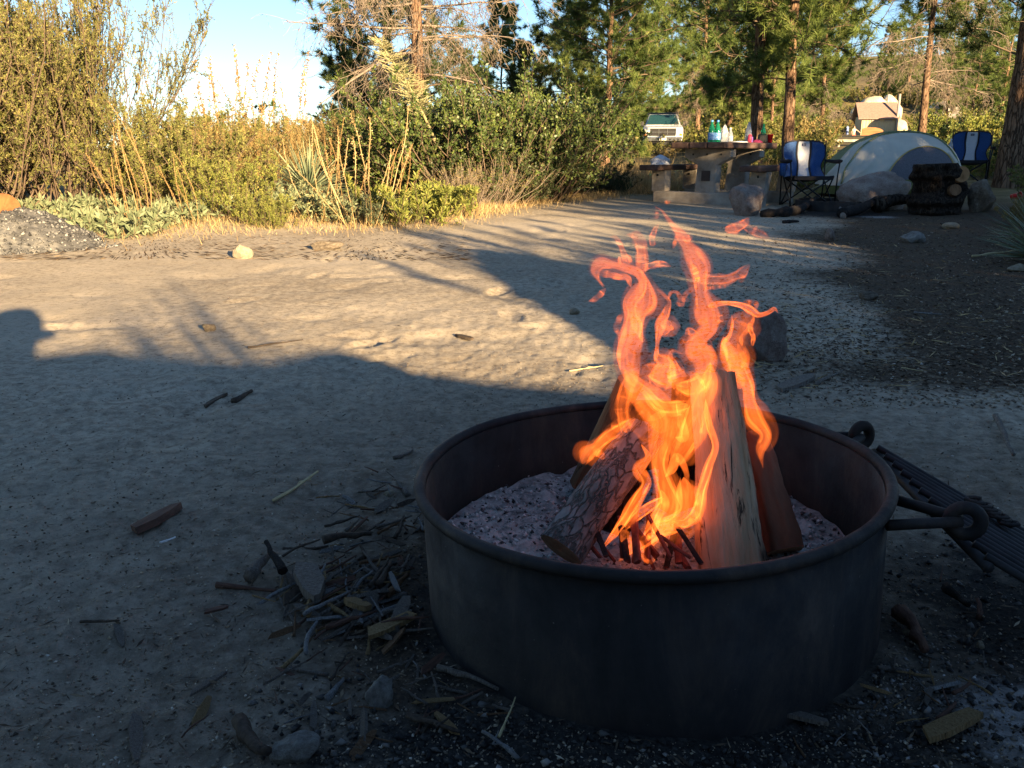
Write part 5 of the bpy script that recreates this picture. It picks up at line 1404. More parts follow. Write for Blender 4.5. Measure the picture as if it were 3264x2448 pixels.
# ------------------------------------------------------------------ camp chairs
M['blue_cloth'] = mat2('blue_polyester', [(0.4, (0.012, 0.050, 0.17)), (0.65, (0.022, 0.085, 0.27))], 120, 0.7, 0.25, 0.002)
M['white_cloth'] = mat2('white_polyester', [(0.4, (0.50, 0.52, 0.58)), (0.65, (0.62, 0.64, 0.68))], 120, 0.7, 0.25, 0.002)
M['black_cloth'] = flat_mat('black_webbing', (0.012, 0.012, 0.016), 0.8, bs=0.2)
M['black_tube'] = flat_mat('black_chair_tube', (0.010, 0.012, 0.016), 0.4, metallic=0.4)
def back_panel(name, u0, u1, m, parent, off=0.0, v0=0.0, v1=1.0, th=0.010):
    nu, nv = 8, 22
    U, Vv = np.meshgrid(np.linspace(u0, u1, nu), np.linspace(v0, v1, nv), indexing='ij')
    hw = 0.285 - 0.055 * np.sin(np.pi * np.clip((Vv - 0.0) / 0.62, 0, 1)) ** 1.5 - 0.03 * sstep(0.85, 1, Vv)
    x = U * hw
    z = 0.375 + 0.475 * Vv - 0.035 * np.abs(U) ** 4 * Vv
    y = 0.185 + 0.10 * Vv + 0.045 * (1 - U ** 2) * np.sin(np.pi * np.clip(Vv * 0.9 + 0.05, 0, 1)) + 0.008 * fbm(U * 3, Vv * 5, 3, 2)
    y = y - off
    A = np.stack([x, y, z], -1).reshape(-1, 3); B = A + np.array([0, th, 0])
    n = nu * nv
    idx = np.arange(n).reshape(nu, nv)
    Ff = np.stack([idx[:-1, :-1], idx[1:, :-1], idx[1:, 1:], idx[:-1, 1:]], -1).reshape(-1, 4)
    Fb = Ff[:, ::-1] + n
    loop = np.concatenate([idx[:-1, 0], idx[-1, :-1], idx[1:, -1][::-1], idx[0, 1:][::-1]])
    l2 = np.roll(loop, -1)
    Fs = np.stack([l2, loop, loop + n, l2 + n], -1)
    return link(name, np_mesh(name, np.concatenate([A, B]), np.concatenate([Ff, Fb, Fs]), m, smooth=True), parent)
def make_chair(label, loc, rotz, s=1.0):
    t = thing('camp_chair', label, 'camp chair', loc, rotz, 'folding camp chairs')
    t.scale = (s, s, s)
    back_panel('blue_panel', -1.0, -0.36, M['blue_cloth'], t)
    back_panel('blue_panel', 0.36, 1.0, M['blue_cloth'], t)
    w = back_panel('white_panel', -0.29, 0.29, M['white_cloth'], t)
    back_panel('piping', -0.365, -0.285, M['black_cloth'], t, 0.004)
    back_panel('piping', 0.285, 0.365, M['black_cloth'], t, 0.004)
    back_panel('top_binding', -1.0, 1.0, M['black_cloth'], t, 0.005, 0.965, 1.0, 0.02)
    back_panel('side_binding', -1.0, -0.955, M['black_cloth'], t, 0.004, 0, 1, 0.018)
    back_panel('side_binding', 0.955, 1.0, M['black_cloth'], t, 0.004, 0, 1, 0.018)
    lg = back_panel('logo_patch', -0.09, 0.09, flat_mat('navy_patch', (0.02, 0.03, 0.10), 0.6), w, 0.006, 0.84, 0.91, 0.004)
    back_panel('logo_stripe', -0.06, 0.06, M['white_cloth'], w, 0.009, 0.862, 0.875, 0.004)
    # seat: a slung sheet
    nu, nv = 12, 12
    U, Vv = np.meshgrid(np.linspace(-1, 1, nu), np.linspace(0, 1, nv), indexing='ij')
    x = U * (0.255 - 0.01 * Vv); y = -0.235 + 0.44 * Vv; z = 0.405 - 0.03 * Vv - 0.045 * (1 - U ** 2)
    A = np.stack([x, y, z], -1).reshape(-1, 3)
    idx = np.arange(nu * nv).reshape(nu, nv); n = nu * nv
    Ff = np.stack([idx[:-1, :-1], idx[1:, :-1], idx[1:, 1:], idx[:-1, 1:]], -1).reshape(-1, 4)
    loop = np.concatenate([idx[:-1, 0], idx[-1, :-1], idx[1:, -1][::-1], idx[0, 1:][::-1]]); l2 = np.roll(loop, -1)
    link('seat', np_mesh('seat', np.concatenate([A, A - np.array([0, 0, 0.02])]), np.concatenate([Ff, Ff[:, ::-1] + n, np.stack([l2, loop, loop + n, l2 + n], -1)]), M['black_cloth'], smooth=True), t)
    MB().box((0, -0.238, 0.372), (0.50, 0.012, 0.05)).build('seat_front_flap', M['black_cloth'], t, bevel=0.004)
    R0 = 0.0095
    for s_ in (-1, 1):
        MB().tube([(s_ * 0.275, 0.245, 0.0), (s_ * 0.285, 0.235, 0.40), (s_ * 0.285, 0.285, 0.845)], R0, 8).build('back_post', M['black_tube'], t, smooth=True)
        MB().tube([(s_ * 0.285, -0.26, 0.0), (s_ * 0.295, -0.25, 0.40), (s_ * 0.315, -0.235, 0.575)], R0, 8).build('front_leg', M['black_tube'], t, smooth=True)
        MB().tube([(s_ * 0.262, -0.245, 0.015), (-s_ * 0.250, -0.235, 0.385)], R0, 8).build('front_cross_leg', M['black_tube'], t, smooth=True)
        MB().tube([(s_ * 0.255, 0.235, 0.015), (-s_ * 0.245, 0.215, 0.365)], R0, 8).build('rear_cross_leg', M['black_tube'], t, smooth=True)
        MB().tube([(s_ * 0.272, -0.245, 0.012), (s_ * 0.262, 0.205, 0.37)], R0, 8).build('side_cross_leg', M['black_tube'], t, smooth=True)
        MB().tube([(s_ * 0.268, 0.235, 0.012), (s_ * 0.258, -0.225, 0.39)], R0, 8).build('side_cross_leg', M['black_tube'], t, smooth=True)
        arm = MB().tube([(s_ * 0.300, 0.26, 0.585), (s_ * 0.325, 0.05, 0.575), (s_ * 0.330, -0.16, 0.578), (s_ * 0.320, -0.27, 0.585)], [0.016, 0.024, 0.028, 0.018], 8)
        arm.build('armrest', M['black_cloth'], t, smooth=True)
    MB().lathe([(0.001, 0.40), (0.036, 0.40), (0.044, 0.50), (0.044, 0.555), (0.040, 0.555), (0.034, 0.41), (0.001, 0.41)], 14, Matrix.Translation((-0.385, -0.16, 0))).build('cup_holder', M['blue_cloth'], t, smooth=True)
    return t
c1 = gnd(2578, 660)
make_chair('blue and white folding camp chair facing the viewer left of the tent', (c1.x, c1.y + 0.12, H(c1.x, c1.y + 0.12) + 0.0), R_(-1), 0.96)
c2 = gnd(3088, 592)
make_chair('blue and white folding camp chair turned sideways behind the sawn stump', (c2.x, c2.y + 0.1, c2.z), R_(-28), 1.0)
bk = c2 + Vector((-0.42, -0.10, 0.50))
wb = bottle('small clear water bottle in the arm pocket of the right-hand chair', bk, 0.22, 0.033, M['clear'], M['white_plastic'], M['blue_label'])

# ------------------------------------------------------------------ dome tent
def tent():
    c = gx(2838, 13.0)
    t = thing('dome_tent', 'low dome tent with pale fly, green roof stripe and dark mesh door', 'tent', (c.x - 0.06, c.y, c.z + 0.03), R_(-6))
    a, b, Hh, sk = 0.98, 0.76, 0.84, 0.16
    pe = 2.5
    def surf(th, ph, off=0.0):
        r = np.cos(ph) ** 0.82; z = Hh * np.sin(ph) ** 1.0
        cx = np.sign(np.cos(th)) * np.abs(np.cos(th)) ** (2 / pe); sy = np.sign(np.sin(th)) * np.abs(np.sin(th)) ** (2 / pe)
        wr = 1 + 0.030 * np.sin(th * 19 + 3 * np.cos(ph * 5)) * np.cos(ph) * (np.cos(th) < 0.2) + 0.02 * fbm(th * 3, ph * 4, 5, 3)
        return np.stack([(a + off) * r * cx * wr + sk * z * 0.9, (b + off) * r * sy * wr, z + off * np.sin(ph)], -1)
    def yfront(x, z):
        ph = np.arcsin(np.clip(z / Hh, 0, 0.999)); r = np.cos(ph) ** 0.82
        q = np.clip(np.abs((x - sk * z * 0.9) / (a * r)), 0, 0.999)
        return -b * r * (1 - q ** pe) ** (1 / pe)
    cloth = lambda nm, c_: mat2(nm, [(0.35, tuple(k * 0.88 for k in c_)), (0.65, c_)], 5, 0.6, 0.3, 0.02, bscale=9)
    pale, green, olive = cloth('pale_fly_nylon', (0.60, 0.58, 0.50)), cloth('green_fly_nylon', (0.21, 0.25, 0.13)), cloth('olive_floor_nylon', (0.14, 0.145, 0.045))
    n1, n2 = 160, 44
    th = np.linspace(-np.pi, np.pi, n1); ph = np.linspace(0.12, np.pi / 2 - 0.002, n2)
    TH, PH = np.meshgrid(th, ph, indexing='ij')
    S = surf(TH, PH)
    C = (S[:-1, :-1] + S[1:, 1:]) / 2
    isg = ((C[..., 1] > -0.20 + 0.03 * np.sin(C[..., 0] * 9)) & (C[..., 1] < 0.34) & (C[..., 2] > 0.25)) | ((C[..., 0] > 0.93) & (C[..., 1] > -0.45))
    idx = np.arange(n1 * n2).reshape(n1, n2)
    Fq = np.stack([idx[:-1, :-1], idx[1:, :-1], idx[1:, 1:], idx[:-1, 1:]], -1)
    V = S.reshape(-1, 3)
    link('rain_fly', np_mesh('rain_fly', V, Fq[~isg], pale, smooth=True), t)
    link('roof_stripe', np_mesh('roof_stripe', V, Fq[isg], green, smooth=True), t)
    S2 = surf(*np.meshgrid(th, np.linspace(0.0, 0.14, 5), indexing='ij'), -0.015)
    S2[..., 2] -= 0.02
    idx = np.arange(n1 * 5).reshape(n1, 5)
    link('floor_skirt', np_mesh('floor_skirt', S2.reshape(-1, 3), np.stack([idx[:-1, :-1], idx[1:, :-1], idx[1:, 1:], idx[:-1, 1:]], -1).reshape(-1, 4), olive, smooth=True), t)
    # arched door on the front
    x0, hw, z0, z1 = 0.22, 0.50, 0.03, 0.64
    def panel(nm, vz0, vz1, m, off, inset=0.0):
        nu, nv = 24, 24
        u = np.linspace(-1, 1, nu); v = np.linspace(vz0, vz1, nv)
        U, Vv = np.meshgrid(u, v, indexing='ij')
        w = (hw - inset) * np.sqrt(np.clip(1 - Vv ** 2.4, 0.0, 1)) * 1.0
        x = x0 + 0.10 * Vv + U * w; z = z0 + (z1 - z0 - inset * 0.6) * Vv
        y = yfront(x, z) - off
        A = np.stack([x, y, z], -1)
        idx = np.arange(nu * nv).reshape(nu, nv)
        return link(nm, np_mesh(nm, A.reshape(-1, 3), np.stack([idx[:-1, :-1], idx[1:, :-1], idx[1:, 1:], idx[:-1, 1:]], -1).reshape(-1, 4), m, smooth=True), t)
    panel('door_mesh', 0.26, 0.998, mat2('grey_mesh', [(0.4, (0.10, 0.10, 0.12)), (0.6, (0.15, 0.15, 0.17))], 90, 0.8, 0.2, 0.002), 0.022)
    panel('door_sill', 0.0, 0.27, olive, 0.026)
    v = np.linspace(0, 0.999, 40)
    w = hw * np.sqrt(1 - v ** 2.4)
    pts = []
    for sgn in (-1, 1):
        vv = v if sgn < 0 else v[::-1]; ww = w if sgn < 0 else w[::-1]
        x = x0 + 0.10 * vv + sgn * ww; z = z0 + (z1 - z0) * vv
        pts += [Vector(p) for p in np.stack([x, yfront(x, z) - 0.028, z], -1)]
    MB().tube(pts, 0.009, 6).build('door_zip', flat_mat('yellow_piping', (0.50, 0.36, 0.12), 0.6), t, smooth=True)
    # pole sleeves arching over the fly
    for ang in (R_(38), R_(142)):
        pk = np.concatenate([np.linspace(0.15, 1.568, 22), np.linspace(1.568, 0.15, 22)]); tk = np.concatenate([np.full(22, ang), np.full(22, ang - np.pi)])
        MB().tube([Vector(q) for q in surf(tk, pk, 0.012)], 0.011, 6).build('pole_sleeve', green, t, smooth=True)
    # rolled flap along the right side of the door
    vv = np.linspace(0.15, 0.85, 14); x = x0 + 0.10 * vv + (hw + 0.06) * np.sqrt(1 - vv ** 2.4); z = z0 + (z1 - z0) * vv
    MB().tube([Vector(p) for p in np.stack([x, yfront(x, z) - 0.02, z], -1)], [0.02 + 0.022 * math.sin(math.pi * k / 13) for k in range(14)], 8).build('door_flap', pale, t, smooth=True)
    MB().tube([surf(np.array(k), np.array(0.2)) for k in []] or [Vector((-1.0, -0.45, 0.12)), Vector((-1.45, -0.75, -0.02))], 0.003, 5).build('guy_line', flat_mat('guy_cord', (0.5, 0.45, 0.3), 0.7), t)
tent()

# ------------------------------------------------------------------ sawn stump, fallen branches, the second fire pit
g = gnd(3020, 690)
st = place_log('sawn_stump', 'big dark sawn stump section with pale cut branch faces beside the tent', Vector((g.x, g.y + 0.28, g.z - 0.08)), Vector((g.x - 0.02, g.y + 0.30, g.z + 0.56)), [(q[0] * (1 + 0.16 * math.sin(2.3 * k) + 0.08 * math.sin(5.1 * k + 1)), q[1] * (1 + 0.12 * math.cos(1.7 * k))) for k, q in enumerate(circ(0.29, 14, 0.9))], bark_mat('dark_stump_bark', [(0.3, (0.020, 0.015, 0.012)), (0.5, (0.055, 0.040, 0.030)), (0.7, (0.10, 0.075, 0.055))], 18, 0.03), rough=0.09, seed=31, cat='stump', group=None, freq=6, taper=0.9)
M['orange_cut'] = mat2('fresh_cut_wood', [(0.3, (0.20, 0.10, 0.04)), (0.55, (0.36, 0.20, 0.09)), (0.75, (0.46, 0.29, 0.14))], 12, 0.85, 0.3, 0.004)
def knob(px, py, r, L, m):
    p = at(px, py, g.y + 0.06)
    lp = st.matrix_basis.inverted() @ p; q = st.matrix_basis.inverted() @ (p + Vector((0.02, 0.30, -0.05)))
    MB().tube([lp, lp.lerp(q, 0.25), q], [r, r * 1.08, r * 1.25], 18).build('cut_branch', m, st, smooth=False)
knob(3066, 555, 0.085, 0.2, M['orange_cut']); knob(3046, 605, 0.062, 0.2, M['brown_split']); 
def branch(label, pts, rad, m, name='fallen_branch', cat='branch', group=None, wob=0.25):
    r = random.Random(len(label))
    P = crv([(p.x, p.y, p.z) for p in pts], 26)
    o = Vector(P[0])
    rr = [rad * (1 - 0.55 * k / 25) * (1 + wob * (r.random() - 0.5)) for k in range(26)]
    ob = MB().tube([Vector(p) - o for p in P], rr, 10).build(name, m, None, smooth=True)
    ob.location = o
    return tag(ob, label, cat, group)
def gz(px, py, dz): p = gnd(px, py); return Vector((p.x, p.y, p.z + dz))
branch('curved black burnt branch propped beside the long boulder', [gz(2680, 694, 0.05), gz(2740, 684, 0.07), gz(2800, 672, 0.14), gz(2850, 668, 0.20), gz(2890, 660, 0.28)], 0.062, M['char_wood'])
branch('thick dark log lying between the long boulder and the stump', [gz(2790, 678, 0.08), gz(2850, 672, 0.13), gz(2920, 672, 0.13), gz(2990, 674, 0.12)], 0.085, bark_mat('dark_log_bark', [(0.3, (0.02, 0.016, 0.013)), (0.5, (0.06, 0.045, 0.035)), (0.7, (0.12, 0.09, 0.065))], 8, 0.02))
branch('charred gnarled branch at the left of the second fire pit', [gz(2425, 692, 0.03), gz(2480, 692, 0.05), gz(2530, 686, 0.05), gz(2570, 672, 0.07), gz(2602, 656, 0.11)], 0.055, M['char_wood'], wob=0.6)
branch('short stub of wood in the second fire pit', [gz(2688, 698, 0.02), gz(2676, 682, 0.07)], 0.032, M['grey_wood'])
branch('flat piece of dark driftwood in front of the second fire pit', [gz(2495, 712, 0.01), gz(2520, 712, 0.02), gz(2545, 710, 0.015)], 0.022, M['char_wood'])
pc = gnd(2672, 672)
pit = thing('fire_pit_rim', 'low rusty rim of a second fire pit among burnt branches', 'fire pit', (pc.x, pc.y + 0.3, pc.z - 0.02))
V, F = lathe_np([(0.42, 0.0), (0.42, 0.13), (0.40, 0.135), (0.39, 0.0)], 60, 0.01, 2)
link('rim_band', np_mesh('rim_band', V, F, M['rust'], smooth=True), pit)
rc = gnd(3150, 660)
t = thing('red_cup', 'red plastic cup lying on the ground at the right by the low boulder', 'cup', (gnd(3222, 640).x, gnd(3222, 640).y, gnd(3222, 640).z + 0.05)); t.rotation_euler = (R_(80), 0, R_(30))
MB().lathe([(0.001, 0.002), (0.030, 0.0), (0.043, 0.105), (0.046, 0.112), (0.041, 0.110), (0.028, 0.006), (0.001, 0.006)], 16).build('cup_body', flat_mat('red_cup_plastic', (0.60, 0.02, 0.025), 0.4), t, smooth=True)

# ------------------------------------------------------------------ white pickup far behind the table
def pickup():
    Y = 44.0
    c = gx(2125, Y)
    t = thing('pickup_truck', 'white pickup truck with chrome grille parked among the pines', 'pickup truck', (c.x, c.y + 1.6, H(c.x, c.y + 1.6)), R_(-9))
    white = flat_mat('white_car_paint', (0.52, 0.53, 0.54), 0.28, spec=0.5, var=0.05)
    dark = flat_mat('dark_trim', (0.012, 0.012, 0.014), 0.5)
    chrome = flat_mat('dull_chrome', (0.55, 0.57, 0.60), 0.2, metallic=0.9)
    glass = flat_mat('windscreen_glass', (0.015, 0.05, 0.055), 0.05, spec=0.9)
    lamp = flat_mat('headlamp_lens', (0.55, 0.56, 0.55), 0.15, spec=0.8)
    amber = flat_mat('amber_lens', (0.7, 0.20, 0.03), 0.2)
    # side profile x across, y to the back; front at y=-2.4
    def slab(nm, prof, hw, m, bev=0.05, inset=0.0):
        return MB().prism(prof, (0, 1, 0), (0, 0, 1), (1, 0, 0), (-hw, 0, 0), 2 * hw).build(nm, m, t, bevel=bev)
    slab('body', [(-2.35, 0.55), (-2.42, 0.75), (-2.40, 1.02), (-2.25, 1.14), (-1.05, 1.24), (-1.0, 1.26), (2.9, 1.26), (2.9, 0.55)], 0.95, white, 0.07)
    cab = MB()
    cab.add([(-0.86, -1.12, 1.24), (0.86, -1.12, 1.24), (0.88, 0.9, 1.24), (-0.88, 0.9, 1.24), (-0.70, -0.42, 1.80), (0.70, -0.42, 1.80), (0.72, 0.75, 1.82), (-0.72, 0.75, 1.82)],
            [(0, 3, 2, 1), (4, 5, 6, 7), (0, 1, 5, 4), (1, 2, 6, 5), (2, 3, 7, 6), (3, 0, 4, 7)])
    cab.build('cab', white, t, bevel=0.05)
    MB().add([(-0.78, -1.085, 1.29), (0.78, -1.085, 1.29), (0.635, -0.475, 1.76), (-0.635, -0.475, 1.76), (-0.78, -1.065, 1.27), (0.78, -1.065, 1.27), (0.635, -0.445, 1.74), (-0.635, -0.445, 1.74)], [(0, 1, 2, 3), (4, 7, 6, 5), (0, 4, 5, 1), (1, 5, 6, 2), (2, 6, 7, 3), (3, 7, 4, 0)]).build('windshield', glass, t)
    for o_ in t.children:
        if o_.name.startswith('windshield'): o_.location = (0, -0.03, 0.02)
    for s in (-1, 1):
        MB().add([(s * 0.872, -0.85, 1.30), (s * 0.885, 0.7, 1.30), (s * 0.742, 0.62, 1.74), (s * 0.728, -0.36, 1.74)], [(0, 1, 2, 3)]).build('side_window', glass, t).location = (s * 0.012, 0, 0)
        m_ = MB().box((s * 1.06, -0.95, 1.34), (0.20, 0.10, 0.24)).build('mirror', dark, t, bevel=0.03)
        MB().box((s * 0.76, -2.425, 0.93), (0.28, 0.06, 0.20)).build('headlight', lamp, t, bevel=0.02)
        MB().box((s * 0.86, -2.43, 0.78), (0.12, 0.05, 0.08)).build('turn_signal', amber, t, bevel=0.01)
        for y in (-1.55, 1.75):
            w = MB().lathe([(0.001, -0.12), (0.24, -0.12), (0.36, -0.10), (0.385, -0.05), (0.385, 0.05), (0.36, 0.10), (0.24, 0.12), (0.001, 0.12)], 24, Matrix.Translation((s * 0.84, y, 0.385)) @ Matrix.Rotation(R_(90), 4, 'Y')).build('wheel', M['black'], t, smooth=True)
            MB().lathe([(0.001, 0.125), (0.2, 0.125), (0.22, 0.10)], 18, Matrix.Translation((s * 0.84, y, 0.385)) @ Matrix.Rotation(R_(90 * s), 4, 'Y')).build('rim', chrome, w)
    MB().box((0, -2.425, 0.90), (1.18, 0.04, 0.34)).build('grille', dark, t)
    gr = [o_ for o_ in t.children if o_.name.startswith('grille')][0]
    for z in (0.90, 1.06, 0.74): MB().box((0, -2.45, z), (1.22, 0.03, 0.03)).build('chrome_bar', chrome, gr)
    for x in (-0.60, -0.2, 0.2, 0.60): MB().box((x, -2.452, 0.90), (0.03, 0.03, 0.35)).build('chrome_bar', chrome, gr)
    MB().box((0, -2.47, 0.58), (1.84, 0.16, 0.20)).build('bumper', chrome, t, bevel=0.03)
    MB().box((0, -2.30, 0.40), (1.6, 0.2, 0.16)).build('valance', dark, t)
    MB().box((0, -2.565, 0.58), (0.34, 0.02, 0.13)).build('number_plate', white, t)
    MB().add([(-0.90, 0.95, 1.27), (0.90, 0.95, 1.27), (0.90, 2.85, 1.27), (-0.90, 2.85, 1.27), (-0.80, 1.05, 1.95), (0.80, 1.05, 1.95), (0.80, 2.75, 1.95), (-0.80, 2.75, 1.95)],
            [(0, 3, 2, 1), (4, 5, 6, 7), (0, 1, 5, 4), (1, 2, 6, 5), (2, 3, 7, 6), (3, 0, 4, 7)]).build('camper_shell', flat_mat('grey_camper_shell', (0.10, 0.085, 0.07), 0.5), t, bevel=0.06)
pickup()

# ------------------------------------------------------------------ outhouse, sign, person
def outhouse():
    Y = 98.0
    b = at(2785, 435, Y); b.z = H(b.x, b.y)
    t = thing('outhouse', 'tan outhouse with pink-brown gabled roof and two vent pipes on the slope', 'outhouse', (b.x, b.y, b.z), R_(-8))
    tanm = mat2('tan_board_wall', [(0.4, (0.48, 0.38, 0.22)), (0.6, (0.55, 0.44, 0.27))], 2, 0.85, 0.3, 0.02, stretch=(6, 6, 0.4))
    roofm = mat2('pink_brown_roofing', [(0.4, (0.23, 0.15, 0.12)), (0.6, (0.28, 0.185, 0.15))], 6, 0.8, 0.3, 0.02)
    hx, hy, hw, hr = 1.75, 1.5, 1.9, 3.35
    MB().box((0, 0, 0.3), (2 * hx, 2 * hy, 3.2)).build('wall', tanm, t)
    for k in range(11):
        MB().box((-hx + 0.16 + k * 0.32, -hy - 0.02, 0.9), (0.05, 0.04, 2.0)).build('batten', tanm, t)
    # gable ends and the two roof slabs
    for s in (-1, 1):
        MB().prism([(-hy, hw), (hy, hw), (0, hr - 0.12)], (0, 1, 0), (0, 0, 1), (1, 0, 0), (s * (hx - 0.06) - 0.05, 0, 0), 0.10).build('gable', flat_mat('dark_gable_board', (0.07, 0.05, 0.035), 0.8), t)
        MB().prism([(-hy - 0.38, hw - 0.30), (-hy - 0.38, hw - 0.20), (0, hr + 0.06), (0, hr - 0.06)], (0, s, 0), (0, 0, 1), (1, 0, 0), (-hx - 0.45, 0, 0), 2 * hx + 0.75).build('roof_slope', roofm, t)
    for x in (-0.35, 0.95):
        w = MB().box((x, -hy - 0.03, 1.55), (0.80, 0.06, 0.36)).build('vent_window', flat_mat('grey_vent', (0.30, 0.26, 0.22), 0.7), t)
        MB().box((x, -hy - 0.065, 1.36), (0.86, 0.03, 0.04)).build('sill', tanm, w)
    MB().tube([(hx + 0.05, -hy - 0.15, -1.0), (hx + 0.05, -hy - 0.15, 4.15)], 0.13, 12).build('vent_pipe', flat_mat('grey_vent_pipe', (0.33, 0.29, 0.24), 0.6), t, smooth=True)
    MB().tube([(hx - 0.55, hy * 0.3, 2.4), (hx - 0.55, hy * 0.3, 4.2)], 0.11, 12).build('vent_pipe', flat_mat('tan_vent_pipe', (0.42, 0.38, 0.30), 0.6), t, smooth=True)
    # arched wooden board in front
    s0 = at(2778, 446, 93.0)
    sg = thing('arched_board', 'orange-brown arched wooden board in front of the outhouse', 'notice board', (s0.x, s0.y, s0.z), R_(-10))
    wood = mat2('orange_wood', [(0.4, (0.27, 0.11, 0.045)), (0.6, (0.33, 0.15, 0.065))], 3, 0.8, 0.3, 0.01, stretch=(0.3, 1, 3))
    top = [(-1.05, 0.0), (1.1, 0.0), (1.05, 0.95), (0.7, 1.15), (0.2, 1.25), (-0.5, 1.25), (-0.9, 1.18), (-1.05, 1.05)]
    MB().prism(top, (1, 0, 0), (0, 0, 1), (0, 1, 0), (0, 0, 0), 0.12).build('panel', wood, sg, bevel=0.02)
    MB().prism([(-0.98, 0.82), (1.0, 0.82), (1.0, 0.86), (-0.98, 0.86)], (1, 0, 0), (0, 0, 1), (0, 1, 0), (0, -0.03, 0), 0.03).build('rail', wood, sg)
    for x in (-0.9, 0.9): MB().box((x, 0.06, -0.4), (0.14, 0.14, 0.9)).build('post', wood, sg)
    # small blue sign on a post
    p = at(2697, 452, 92.0)
    bs = thing('blue_sign', 'small blue sign on a thin post left of the person', 'sign', p)
    MB().box((0, 0, 0.4), (0.07, 0.07, 1.6)).build('post', flat_mat('dark_post', (0.05, 0.045, 0.04), 0.7), bs)
    MB().prism([(-0.13, 0.0), (0.13, 0.0), (0.13, 0.70), (0, 0.86), (-0.13, 0.70)], (1, 0, 0), (0, 0, 1), (0, 1, 0), (0, -0.07, 0.72), 0.03).build('panel', flat_mat('blue_sign_paint', (0.10, 0.16, 0.34), 0.6), bs)
    # low road edge seen left of the tent
    p = at(2600, 462, 60.0)
    rail = thing('parking_rail', 'low grey parking rail seen between the left chair and the tent', 'rail', (p.x, p.y, H(p.x, p.y)), R_(-4))
    for k in range(6): MB().box((-2.5 + k, 0, 0.15), (0.14, 0.14, 0.7)).build('post', M['concrete'], rail, bevel=0.01)
    MB().box((0, -0.09, 0.42), (5.6, 0.05, 0.16)).build('beam', M['concrete'], rail, bevel=0.01)
outhouse()

def skin_body(name, joints, edges, rad, m, parent, root=0, sub=2):
    me = bpy.data.meshes.new(name)
    me.from_pydata(joints, edges, [])
    o = link(name, me, parent)
    sk = o.modifiers.new('skin', 'SKIN')
    if not me.skin_vertices: me.skin_vertices.new()
    for v, r in zip(me.skin_vertices[0].data, rad): v.radius = (r, r)
    me.skin_vertices[0].data[root].use_root = True
    o.modifiers.new('sub', 'SUBSURF').levels = sub
    o.modifiers['sub'].render_levels = sub
    me.materials.append(m)
    return o
def person(loc):
    t = thing('person', 'person in light top and red shorts standing with one arm out by the arched board', 'person', loc, R_(15))
    skin = flat_mat('skin', (0.50, 0.30, 0.21), 0.6)
    J = [(0, 0, 0.95), (0, 0, 1.15), (0, 0, 1.40), (0, 0, 1.50), (0, -0.01, 1.60), (0, -0.02, 1.70),
         (0.17, 0, 1.40), (0.40, -0.04, 1.27), (0.63, -0.08, 1.10), (0.70, -0.09, 1.05),
         (-0.17, 0, 1.40), (-0.23, 0.02, 1.14), (-0.21, -0.05, 0.90), (-0.21, -0.07, 0.82),
         (0.09, 0, 0.90), (0.11, -0.02, 0.50), (0.12, 0.02, 0.09), (0.13, -0.10, 0.03),
         (-0.09, 0, 0.90), (-0.11, -0.03, 0.50), (-0.12, 0.02, 0.09), (-0.13, -0.10, 0.03)]
    E = [(0, 1), (1, 2), (2, 3), (3, 4), (4, 5), (2, 6), (6, 7), (7, 8), (8, 9), (2, 10), (10, 11), (11, 12), (12, 13), (0, 14), (14, 15), (15, 16), (16, 17), (0, 18), (18, 19), (19, 20), (20, 21)]
    Rr = [0.13, 0.12, 0.13, 0.055, 0.095, 0.075, 0.06, 0.045, 0.032, 0.03, 0.06, 0.045, 0.034, 0.03, 0.095, 0.062, 0.042, 0.035, 0.095, 0.062, 0.042, 0.035]
    skin_body('body', J, E, Rr, skin, t)
    top = [(0, 0, 0.98), (0, 0, 1.16), (0, 0, 1.40), (0.16, 0, 1.39), (0.26, -0.02, 1.34), (-0.16, 0, 1.39), (-0.20, 0.01, 1.28)]
    skin_body('top', top, [(0, 1), (1, 2), (2, 3), (3, 4), (2, 5), (5, 6)], [0.145, 0.135, 0.142, 0.075, 0.062, 0.075, 0.062], flat_mat('pale_top', (0.62, 0.50, 0.42), 0.8), t)
    sh = [(0, 0, 0.98), (0.09, 0, 0.88), (0.105, -0.02, 0.58), (-0.09, 0, 0.88), (-0.105, -0.02, 0.58)]
    skin_body('shorts', sh, [(0, 1), (1, 2), (0, 3), (3, 4)], [0.150, 0.115, 0.095, 0.115, 0.095], flat_mat('red_shorts', (0.42, 0.08, 0.06), 0.8), t)
    MB().lathe([(0.001, 1.80), (0.06, 1.785), (0.10, 1.72), (0.105, 1.64), (0.09, 1.56), (0.075, 1.56)], 14, Matrix.Translation((0, 0.025, 0))).build('hair', flat_mat('dark_hair', (0.05, 0.03, 0.02), 0.7), t, smooth=True)
pp = at(2718, 458, 91.0)
person((pp.x, pp.y, pp.z))
